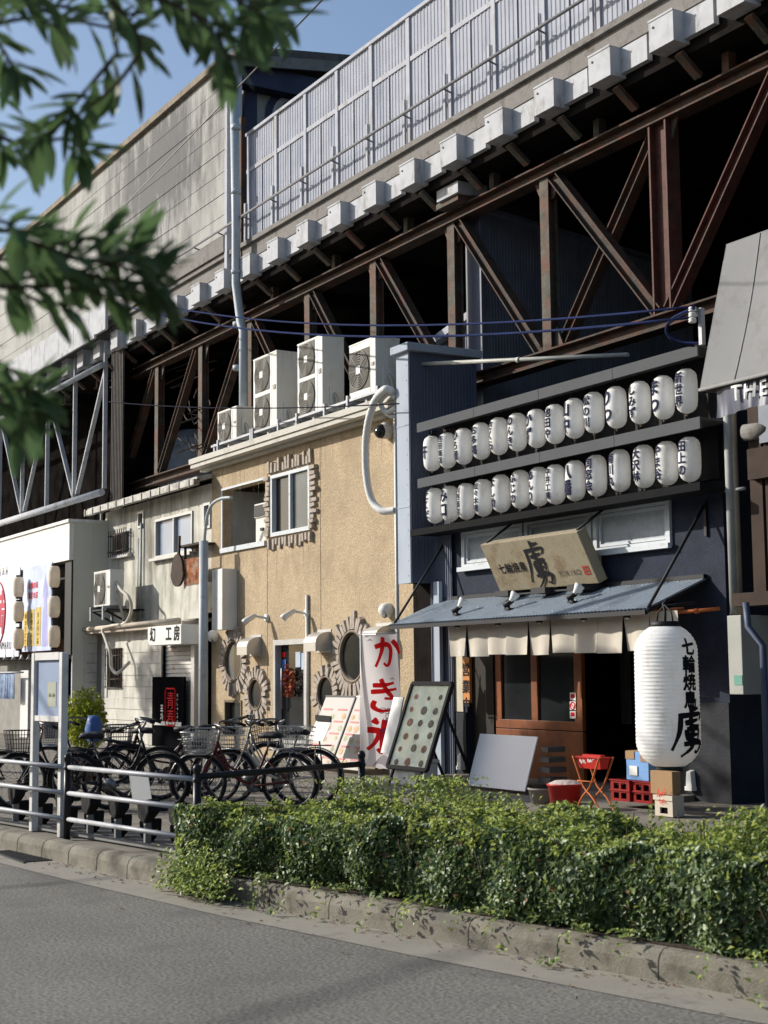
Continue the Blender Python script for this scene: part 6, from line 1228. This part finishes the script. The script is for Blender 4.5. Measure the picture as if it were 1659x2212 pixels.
# ================= foliage =================
def np_obj(name, verts, faces, mats_, mi, parent=None, org=(0, 0, 0)):
    me = bpy.data.meshes.new(name); nv, nf, k = len(verts), len(faces), faces.shape[1]
    me.vertices.add(nv); me.vertices.foreach_set('co', (verts - np.array(org)).astype(np.float32).ravel()); me.loops.add(nf * k); me.loops.foreach_set('vertex_index', faces.astype(np.int32).ravel())
    me.polygons.add(nf); me.polygons.foreach_set('loop_start', np.arange(0, nf * k, k, dtype=np.int32)); me.polygons.foreach_set('loop_total', np.full(nf, k, dtype=np.int32))
    for m in mats_: me.materials.append(m)
    me.polygons.foreach_set('material_index', mi.astype(np.int32)); me.update(calc_edges=True)
    o = bpy.data.objects.new(name, me); link(o, parent); ORG[o.name] = Vector(org)
    if parent is None: o.location = org
    return o
R = np.random.default_rng(5)
def leaves(C, N, L, Wd, fold=.25):
    """C centres (n,3), N leaf normals; returns verts, quads pairs: a folded lozenge of two quads"""
    n = len(C); N = N / np.linalg.norm(N, axis=1, keepdims=True); T = R.normal(size=(n, 3)); T -= N * (T * N).sum(1, keepdims=True); T /= np.linalg.norm(T, axis=1, keepdims=True); B = np.cross(N, T)
    L = L[:, None]; Wd = Wd[:, None]
    p0 = C - T * L * .5; p1 = C + T * L * .5 - N * L * .12; mid = C + N * 0; a = C + B * Wd * .5 + N * Wd * fold - T * L * .05; b = C - B * Wd * .5 + N * Wd * fold - T * L * .05
    vs = np.stack([p0, a, p1, b], 1).reshape(-1, 3); i = np.arange(n) * 4
    f = np.concatenate([np.stack([i, i + 1, i + 2], 1), np.stack([i, i + 2, i + 3], 1)]); return vs, f
# hedge footprint: between offset kerb lines, from X=-11.2 to X=-1
def offpt(x, d):
    xs = [p[0] for p in koff(d)]; ys = [p[1] for p in koff(d)]; return np.interp(x, xs[::-1], ys[::-1])
ho = offpt(np.array([-10]), .2)
HXL, HXR = P1.x + .38, 2.0
bx_ = np.linspace(-40, 12, 400); yf_ = offpt(bx_, .20) - np.interp(bx_, [-10.5, -9.6, -8.5, -6], [.16, .12, .04, .08]); 
def yfront(x): return np.interp(x, bx_, yf_)
def yback(x): return yfront(x) + np.interp(x, [HXL - .3, HXL + .1, -9.6, -8.6, -7.2, 12], [.9, 1.5, 1.85, 1.65, 1.45, 1.35])
def nz2(x, y, s, seed=0):
    return np.array([noise.noise(V(a * s + seed, b * s, seed * .7)) for a, b in zip(x, y)])
def htop(x, y):
    base = .575 + .02 * np.clip(x + 9.5, 0, 3) + .03 * np.sin(x * 2.1) + .025 * np.sin(x * 5.3 + y * 3) + .02 * np.sin(x * 11 + y * 9)
    base = base + .12 * np.exp(-((x + 10.6) / .5) ** 2 - ((y - 6.4) / .5) ** 2)
    return base
n1 = 85000; x = R.uniform(HXL - .25, HXR, n1); x = np.where(R.random(n1) < .8, HXL - .25 + (x - HXL + .25) * .78, x); u = R.random(n1) ** .8; y = yfront(x) + (yback(x) - yfront(x)) * u
edge = np.minimum(1, np.minimum((x - (HXL - .25)) / .3, np.minimum(u, 1 - u) / .07)); edge = np.sqrt(np.clip(1 - (1 - np.clip(edge, 0, 1)) ** 2, 0, 1))
z = .16 + (htop(x, y) - .16) * (.35 + .65 * edge) - np.abs(R.normal(0, .035, n1)) + R.normal(0, .008, n1)
cl = nz2(x[:n1], y, 2.2, 3); z += cl * .10
N = np.stack([R.normal(0, .5, n1), R.normal(-.15, .5, n1), np.abs(R.normal(.8, .35, n1))], 1)
L = R.uniform(.028, .060, n1); Wd = L * R.uniform(.5, .7, n1)
young_lit = (R.random(n1) < .44 + .3 * np.clip(cl + .1, 0, 1)) & (z > .16 + (htop(x, y) - .16) * .8); mi = np.where(young_lit, 2, np.where(R.random(n1) < .45, 1, 0))  # yellow leaves on top: new growth, and the sunlit top put into colour
n2 = 62000; x2 = R.uniform(HXL - .3, HXR - .5, n2); x2 = np.where(R.random(n2) < .85, HXL - .3 + (x2 - HXL + .3) * .72, x2); v = R.random(n2); bump = .13 * nz2(x2, v * .5, 3.0, 9)
y2 = yfront(x2) + .02 - .05 * np.sin(v * 3.14) - bump + np.abs(R.normal(0, .05, n2)); z2 = .15 + (htop(x2, y2) - .13) * v ** .9
N2 = np.stack([R.normal(-.1, .5, n2), R.normal(-.8, .4, n2), np.abs(R.normal(.45, .35, n2))], 1); L2 = R.uniform(.034, .068, n2); W2 = L2 * R.uniform(.55, .75, n2)
mi2 = np.where(R.random(n2) < .03 + .12 * (v > .85), 2, np.where(R.random(n2) < .35, 1, 0))  # few yellow leaves here, so the front's shade is partly in the colour mix
n3 = 14000; yy = R.random(n3); y3 = yfront(HXL - .2) + yy * 1.2; z3 = .15 + .42 * R.random(n3); x3 = HXL - .22 + .12 * yy - .10 * np.sin((z3 - .15) / .42 * 3) + np.abs(R.normal(0, .05, n3))
N3 = np.stack([R.normal(-.8, .4, n3), R.normal(-.4, .5, n3), np.abs(R.normal(.4, .3, n3))], 1); L3 = R.uniform(.034, .058, n3); mi3 = np.where(R.random(n3) < .35, 2, 1)
# sprouts poking up
sc_, sn_, sm_ = [], [], []
for k in range(520):
    sx_ = HXL + R.random() ** 1.3 * 9.5; uu = R.random(); sy = float(yfront(sx_)) + uu * (float(yback(sx_)) - float(yfront(sx_))); hh = R.uniform(.03, .13) * (1.6 if R.random() < .12 else 1)
    zt2 = float(htop(np.array(sx_), np.array(sy))); lean = R.normal(0, .25, 2)
    for q in range(int(6 + hh * 90)): t = R.random(); sc_.append((sx_ + lean[0] * hh * t + R.normal(0, .018), sy + lean[1] * hh * t + R.normal(0, .018), zt2 - .03 + hh * t)); sn_.append((R.normal(0, .6), R.normal(0, .6), .7)); sm_.append(2 if R.random() < .75 else 1)
TX_ = G(1640, 1815, .62)
# taller tufts near the black barrier end and at right edge
for (tx, ty, th, cnt, wdt) in ((-10.75, 6.1, .20, 700, .3), (-10.2, 6.5, .22, 900, .28), (-9.6, 6.45, .12, 500, .3), (TX_.x, TX_.y, .24, 900, .22), (TX_.x + .35, TX_.y, .22, 700, .3)):
    for q in range(cnt): sc_.append((tx + R.normal(0, wdt * .5), ty + R.normal(0, wdt * .5), .56 + th * R.random() ** 1.2)); sn_.append((R.normal(0, .6), R.normal(-.2, .6), .6)); sm_.append(2 if R.random() < .5 else 1)
# trailing shoots over the kerb
for k in range(36):
    sx_ = HXL - .2 + R.random() ** 1.1 * 6.5; ln = R.uniform(.10, .34); dx = R.uniform(-.2, .3); y0_ = float(yfront(sx_))
    for q in range(int(ln * 110)):
        t = R.random(); yy_ = y0_ - ln * t; kk = float(offpt(np.array([sx_]), .0)[0]); zz = .19 if yy_ > kk - .0 else max(.02, .19 - (kk - yy_) * 1.4); sc_.append((sx_ + dx * t + R.normal(0, .03), yy_ + R.normal(0, .02), zz + R.uniform(0, .04))); sn_.append((R.normal(0, .4), R.normal(-.3, .4), .8)); sm_.append(2 if R.random() < .25 else 1)
for q in range(2600): t = R.random(); sc_.append((HXL + .28 + R.normal(0, .24), float(yfront(HXL)) - .04 - abs(R.normal(0, .10)), .05 + abs(R.normal(0, .12)))); sn_.append((R.normal(-.3, .4), R.normal(-.4, .4), .7)); sm_.append(2 if R.random() < .3 else 1)
C4 = np.array(sc_); N4 = np.array(sn_); m4 = np.array(sm_); L4 = R.uniform(.028, .052, len(C4))
CC = np.concatenate([np.stack([x, y, z], 1), np.stack([x2, y2, z2], 1), np.stack([x3, y3, z3], 1), C4]); NN = np.concatenate([N, N2, N3, N4]); LL = np.concatenate([L, L2, L3, L4]); WW = np.concatenate([Wd, W2, L3 * .65, L4 * .55]); MI = np.concatenate([mi, mi2, mi3, m4])
vs, fs = leaves(CC, NN, LL, WW); hg = thing('hedge', 'low clipped leafy green hedge with yellow new shoots in the kerbside planter', 'hedge', (-6, 6.5, .15))
MI = np.where(R.random(len(MI)) < .018, 3, MI)
np_obj('foliage', vs, fs, [leafd, leafm, leafy, mat('dead_leaf', (.16, .09, .04), .8, var=.4, scale=20)], np.concatenate([MI, MI]), hg, (-6, 6.5, .15))
m_ = MB(); rq = random.Random(4)
for k in range(170):
    x_ = HXL + rq.random() ** 1.2 * 8; u_ = rq.random(); y_ = float(yfront(x_)) + u_ * (float(yback(x_)) - float(yfront(x_))) if k % 2 else float(yfront(x_)) + .06; zt3 = float(htop(np.array(x_), np.array(y_)))
    p_ = V(x_, y_, .17 if k % 2 == 0 else zt3 - .2); q_ = V(x_ + rq.uniform(-.08, .08), y_ + (rq.uniform(-.12, -.02) if k % 2 == 0 else rq.uniform(-.05, .05)), rq.uniform(.35, .6) if k % 2 == 0 else zt3 + rq.uniform(.02, .12)); m_.tube([p_, p_.lerp(q_, .5) + V(.01, 0, .02), q_], .0035, 4)
m_.build('twigs', bark, hg)['kind'] = 'stuff'
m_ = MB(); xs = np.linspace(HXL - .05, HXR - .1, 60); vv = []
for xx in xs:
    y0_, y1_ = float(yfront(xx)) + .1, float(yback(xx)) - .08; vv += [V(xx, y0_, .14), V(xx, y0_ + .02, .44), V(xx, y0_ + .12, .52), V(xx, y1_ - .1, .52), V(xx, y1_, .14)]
m_.add(vv, [(5 * i + j, 5 * i + j + 1, 5 * i + j + 6, 5 * i + j + 5) for i in range(59) for j in range(4)] + [(0, 1, 2, 3, 4)]); m_.build('dark_core', mat('hedge_inside', (.008, .012, .006), .95), hg)  # solid opaque core, the hedge's inner shade put into its near-black colour
sb_ = MB(); xs = np.linspace(HXL - .1, HXR, 40); sb_.add([(xx, float(yfront(xx)) - .03, .172) for xx in xs] + [(xx, float(yback(xx)) + .1, .172) for xx in xs], [(i, i + 1, 41 + i, 40 + i) for i in range(39)]); struct(sb_.build('planter_soil', soil))
# potted yellow shrub behind the bicycles
c = G(180, 1700, .16); c = V(c.x, c.y, .16); c = V(*G(183, 1690, .16)); sh = thing('potted_shrub', 'bright yellow green shrub in a pot beside the old shop pier', 'shrub', c); n = 2600
P = R.normal(0, 1, (n, 3)); P /= np.linalg.norm(P, axis=1, keepdims=True); rad = R.random((n, 1)) ** .4; P = P * rad * np.array([.30, .30, .40]) + np.array([c.x, c.y, 1.0]); P[:, 2] += .08 * np.sin(P[:, 0] * 17)
v_, f_ = leaves(P, R.normal(0, .6, (n, 3)) + np.array([0, -.2, .6]), R.uniform(.05, .10, n), R.uniform(.02, .035, n)); np_obj('crown', v_, f_, [leafn], np.zeros(len(f_)), sh, tuple(c))
m_ = MB(); m_.lathe([(0, 0), (.13, 0), (.17, .3), (.18, .3), (.18, .33), (0, .33)], c, 16); m_.tube([c + V(0, 0, .3), c + V(.02, 0, .7)], .02); m_.tube([c + V(0, 0, .5), c + V(-.12, 0, .9)], .012); m_.build('pot', mat('brown_pot', (.15, .08, .05), .8), sh)
# ================= near street tree (blurred leaves at upper left) =================
tr = thing('street_tree', 'near street tree whose long leafed branches hang into the upper left corner', 'tree', (-5.6, .2, 0))
m_ = MB(); m_.tube(spline([V(-5.6, .2, 0), V(-5.55, .25, 1.5), V(-5.3, .35, 2.8), V(-4.9, .5, 3.8)], 6), .1, 12, rs=[.12 - .07 * i / 18 for i in range(19)]); 
def at(px, py, dist): d = (_f + CR * ((px - CX) / F) - CU * ((py - CY) / F)).normalized(); return V(0, 0, H) + d * dist
LV, LF, tw = [], [], MB(); rt = random.Random(21)
def leaf(p, d, up, L, Wd):
    d = d.normalized(); s_ = d.cross(up)
    if s_.length < .01: s_ = d.orthogonal()
    s_.normalize(); n_ = s_.cross(d); k = len(LV); prof = [(0, .10), (.2, .55), (.45, 1.0), (.7, .85), (.88, .5), (1.0, .04)]; cur = rt.uniform(.05, .22)
    for t, w_ in prof:
        c_ = p + d * L * t - n_ * (L * cur * t * t); LV.extend([c_ + s_ * Wd / 2 * w_ + n_ * Wd * .12 * w_, c_, c_ - s_ * Wd / 2 * w_ + n_ * Wd * .12 * w_])
    for j in range(len(prof) - 1): a = k + 3 * j; LF.append((a, a + 1, a + 4, a + 3)); LF.append((a + 1, a + 2, a + 5, a + 4))
def spray(pts, dist, dens, L=.13, Wd=.034, whorl=True):
    P = [at(px, py, dist + dd) for px, py, dd in pts]; S = spline(P, 8); tw.tube(S, .004, 6, rs=[.006 - .004 * i / len(S) for i in range(len(S))])
    tot = sum((S[i + 1] - S[i]).length for i in range(len(S) - 1)); n = max(5, int(tot * dens))
    for k in range(n):
        t = (k + rt.random()) / n; i = min(int(t * (len(S) - 1)), len(S) - 2); p = S[i]; ax = (S[i + 1] - S[i]).normalized(); rv = Vector((rt.gauss(0, 1), rt.gauss(0, 1), rt.gauss(0, 1))); rv = (rv - ax * rv.dot(ax)).normalized()
        leaf(p, ax * rt.uniform(.5, 1.1) + rv, V(0, 0, 1) + rv * .3, L * rt.uniform(.7, 1.2), Wd * rt.uniform(.8, 1.2))
    for k in range(9):
        a = 2 * math.pi * k / 9; ax = (S[-1] - S[-3]).normalized(); o_ = ax.orthogonal(); q = Matrix.Rotation(a, 3, ax) @ o_; leaf(S[-1] - ax * .01 * (k % 3), ax * rt.uniform(.4, 1.1) + q * .8, V(0, 0, 1), L * rt.uniform(.8, 1.15), Wd)
D0 = 2.9
# top group
for pts in [[(-60, -30, 0), (120, -25, 0), (330, -5, .05), (480, 60, .1)], [(200, -60, .1), (380, -40, .1), (530, 10, .1), (520, 70, .15)], [(300, -20, 0), (430, 40, .0), (500, 130, .05)], [(0, -10, .2), (150, 40, .2), (290, 70, .2)],
            [(-40, 60, .1), (60, 40, .1), (130, 60, .1)], [(420, -50, .1), (520, -20, .1), (600, 20, .1)],
            [(240, 0, 0), (300, 90, 0), (262, 170, .02), (180, 240, .02), (80, 300, 0)], [(250, 120, .05), (190, 190, .05), (150, 240, 0)], [(-60, 260, .1), (40, 310, .1), (140, 300, .1), (180, 330, .1)],
            [(-60, 120, .3), (-20, 250, .3), (10, 330, .3)], [(-80, 20, .1), (0, 100, .1), (30, 150, .1)], [(-60, 0, .3), (100, 10, .3), (260, 30, .3), (380, 20, .3)], [(350, -60, .2), (470, -20, .2), (560, 10, .2)], [(300, -50, -.1), (420, -20, -.1), (500, -5, -.1), (580, 40, -.1)]]:
    spray(pts, D0, 44, .098, .025)
# middle green group
for pts in [[(-120, 560, 0), (40, 560, 0), (170, 560, 0), (330, 590, 0)], [(-80, 640, .1), (60, 600, .1), (200, 580, .1), (290, 560, .1)], [(-60, 500, .1), (60, 500, .1), (110, 530, .1)], [(0, 620, 0), (130, 620, 0), (250, 640, 0)], [(40, 560, .05), (150, 520, .05), (230, 520, .05)],
            [(100, 560, 0), (220, 600, 0), (340, 610, 0)], [(-60, 470, -.1), (10, 480, -.1), (50, 510, -.1)], [(-40, 560, .15), (60, 640, .15), (150, 660, .15)], [(60, 520, -.1), (190, 560, -.1), (300, 540, -.1)]]:
    spray(pts, 2.7, 48, .094, .029)
for pts in [[(-100, 800, 0), (0, 830, 0), (90, 850, 0)], [(-80, 860, 0), (0, 870, 0), (60, 900, 0)], [(-60, 760, .1), (10, 790, .1), (60, 830, .1)], [(-60, 900, .1), (0, 890, .1), (50, 930, .1)]]:
    spray(pts, 2.7, 48, .094, .029)
nb0 = len(LV); lv = np.array([tuple(v) for v in LV]); lf = np.array(LF)
np_obj('leaves', lv, lf, [leaft], np.zeros(len(lf)), tr, tuple(tr.location)); tw.build('twigs', bark, tr)
for a_, b_ in ((V(-4.9, .5, 3.8), at(-100, -60, 2.9)), (V(-5.3, .35, 2.8), at(-120, 560, 2.7)), (V(-5.45, .3, 2.1), at(-110, 800, 2.7))): m_.tube(spline([a_, a_.lerp(b_, .5) + V(0, 0, .12), b_], 6), .02, 8, rs=[.04 - .032 * i / 12 for i in range(13)])
m_.build('trunk', bark, tr)
# ================= overhead cables =================
def cab(name, pts, r, m, label): m_ = MB(); m_.tube(pts, r, 6); return tag(m_.build(name, m, org=pts[0]), label, 'cable')
e1 = W(1500, 662, 10.6)
pA = W(200, 620, 9.0); cab('overhead_cable', sag(W(250, 636, 10.5), e1, .40), .014, cableb, 'upper blue black twisted cable sagging across the truss to the insulator')
cab('overhead_cable', sag(W(250, 655, 10.4), W(1490, 686, 10.6), .42), .016, cableb, 'lower blue black twisted cable sagging across the truss to the insulator')
cab('overhead_cable', sag(W(235, 868, 10.9), W(862, 872, 10.9), .10), .010, cable, 'thin black cable crossing in front of the roof air conditioners')
cab('overhead_cable', [W(720, -25, 6.0), W(195, 520, 9.5)], .009, mat('steel_cable', (.22, .20, .17), .5), 'straight steel guy cable slanting down across the stained concrete wall')
cab('overhead_cable', spline([W(1500, 665, 10.6), W(1450, 690, 10.6), W(1440, 720, 10.6), W(1470, 738, 10.7), W(1510, 742, 10.8)], 8), .016, cableb, 'loose blue cable coil drooping beside the insulator bracket')
cab('overhead_cable', spline([W(1495, 672, 10.6), W(1445, 700, 10.6), W(1450, 735, 10.65), W(1500, 748, 10.8)], 8), .012, cable, 'thin black loop drooping beneath the blue coil')
t = thing('insulator_bracket', 'white insulator spools on a grey bracket beside the canvas canopy', 'insulator', W(1515, 700, 10.7)); m_ = MB(); a = W(1517, 745, 10.7); b_ = W(1517, 665, 10.7); m_.beam(a, V(a.x, 10.7, b_.z), .05, .05); m_.beam(V(a.x, 10.7, b_.z - .03), W(1490, 672, 10.65), .04, .04); m_.build('bracket', galv, t)
for k in range(3): q = W(1496, 668 + k * 12, 10.62); m_ = MB(); m_.lathe([(.0, -.025), (.035, -.025), (.045, -.01), (.03, 0), (.045, .01), (.035, .025), (0, .025)], q, 14); m_.build('spool', whitep, t)
# timber bar near the restaurant top right, loose antenna

# ================= far side of the street (behind the camera, seen in window reflections) =================
for i, (x0, x1, h_, cc) in enumerate([(-75, -48, 9, (.20, .18, .16)), (-47, -28, 6.5, (.16, .15, .14)), (-27, -9, 8.0, (.13, .12, .12)), (-8, 16, 7.0, (.18, .16, .14))]):
    t = thing('opposite_building', ['tall beige block', 'low grey block', 'dark grey block', 'light brown block'][i] + ' across the street behind the viewpoint', 'building', ((x0 + x1) / 2, -17, 0)); m_ = MB(); m_.box(x0, x1, -24, -17, 0, h_); m_.build('wall', mat('opposite_wall_%s' % 'abcd'[i], cc, .9), t)
    x = x0 + 1.2
    while x < x1 - 2:
        for z in (1.0, 4.0): m_ = MB(); m_.box(x, x + 1.5, -16.99, -16.96, z, z + 1.4); m_.build('window', glassd, t)
        x += 3

# ================= street trees and power cable outside the left edge; they throw the dappled shade on the shop fronts =================
RT = np.random.default_rng(8)
def big_tree(label, c, rad, n, base):
    t = thing('roadside_tree', label, 'tree', (base[0], base[1], .15), 'roadside trees beyond the left edge'); P = RT.normal(0, 1, (n, 3)); P /= np.linalg.norm(P, axis=1, keepdims=True); P = P * (RT.random((n, 1)) ** .45) * np.array(rad)
    cl = np.array([noise.noise(V(*p) * .9) for p in P]); P = P[cl > -.12] + np.array(c); m = len(P); v_, f_ = leaves(P, RT.normal(0, 1, (m, 3)), RT.uniform(.16, .28, m), RT.uniform(.08, .13, m)); np_obj('crown', v_, f_, [leaft], np.zeros(len(f_)), t, (base[0], base[1], .15))
    m_ = MB(); b = V(base[0], base[1], .15); cc = V(*c); m_.tube(spline([b, b + V(.1, 0, 2.5), cc + V(0, 0, -rad[2] * 1.2), cc + V(0, 0, rad[2] * .4)], 6), .15, 10, rs=[.17 - .007 * i for i in range(19)])
    for k in range(7): a = k * .9; m_.tube(spline([cc + V(0, 0, -rad[2] * 1.3 + .1 * k), cc + V(math.cos(a) * rad[0] * .4, math.sin(a) * rad[1] * .4, -.2), cc + V(math.cos(a) * rad[0] * .8, math.sin(a) * rad[1] * .8, .3)], 4), .05, 6, rs=[.06 - .005 * i for i in range(9)])
    m_.build('trunk', bark, t)
def toward(p, k): return tuple(V(*p) + V(-.72, -.62, .45) * k)
big_tree('tall roadside tree with a dense flat crown beyond the left edge', toward((-14.9, 10.7, .35), 17.5), (2.3, 1.2, 1.15), 9000, (-28.2, 2.55))
big_tree('smaller roadside tree with a thin crown farther along the left kerb', toward((-27.6, 11.2, 1.3), 17), (1.7, .7, .8), 2600, (-40.5, 2.3))
for i, (a, b_) in enumerate((((0, 1925), (560, 1878)), ((600, 2170), (1350, 1945)))):
    p, q = G(*a, 0), G(*b_, 0); d = (q - p).normalized(); s_ = V(-.72, -.62, .45) * (14.5 + i)
    cab('power_cable', [p + s_ - d * 14, V(-22.0, 3.7, 6.45 + .35 * i)], .022, cable, ['power cable strung high over the road, the farther of two', 'power cable strung high over the road, the nearer of two'][i])

up = thing('utility_pole', 'concrete utility pole beyond the left edge carrying the power cables', 'pole', (-22.0, 3.75, .15)); m_ = MB(); m_.tube([V(-22, 3.75, .15), V(-22, 3.75, 8.2)], .13, 14, rs=[.15, .11]); m_.build('shaft', edgec, up); m_ = MB(); m_.box(-22.6, -21.4, 3.69, 3.81, 6.85, 6.95); m_.build('cross_arm', galv, up)

# leaf litter in the gutter and on the kerb
nl = 260; xl = R.uniform(-14, -5.2, nl); kk = np.interp(xl, [p[0] for p in koff(0)][::-1], [p[1] for p in koff(0)][::-1]); off = np.where(R.random(nl) < .75, -np.abs(R.normal(0, .09, nl)) - .02, R.uniform(-.9, .1, nl)); zl = np.where(off < 0, .010, .172)
v_, f_ = leaves(np.stack([xl, kk + off, zl], 1), np.stack([R.normal(0, .15, nl), R.normal(0, .15, nl), np.ones(nl)], 1), R.uniform(.02, .045, nl), R.uniform(.012, .022, nl), .1)
o = np_obj('fallen_leaves', v_, f_, [mat('dead_leaf', (.16, .09, .04))], np.zeros(len(f_)), None, (-9, 4.4, 0)); o['kind'] = 'stuff'; o['label'] = 'scattered dry brown leaves and bits lying along the gutter'; o['category'] = 'fallen leaves'
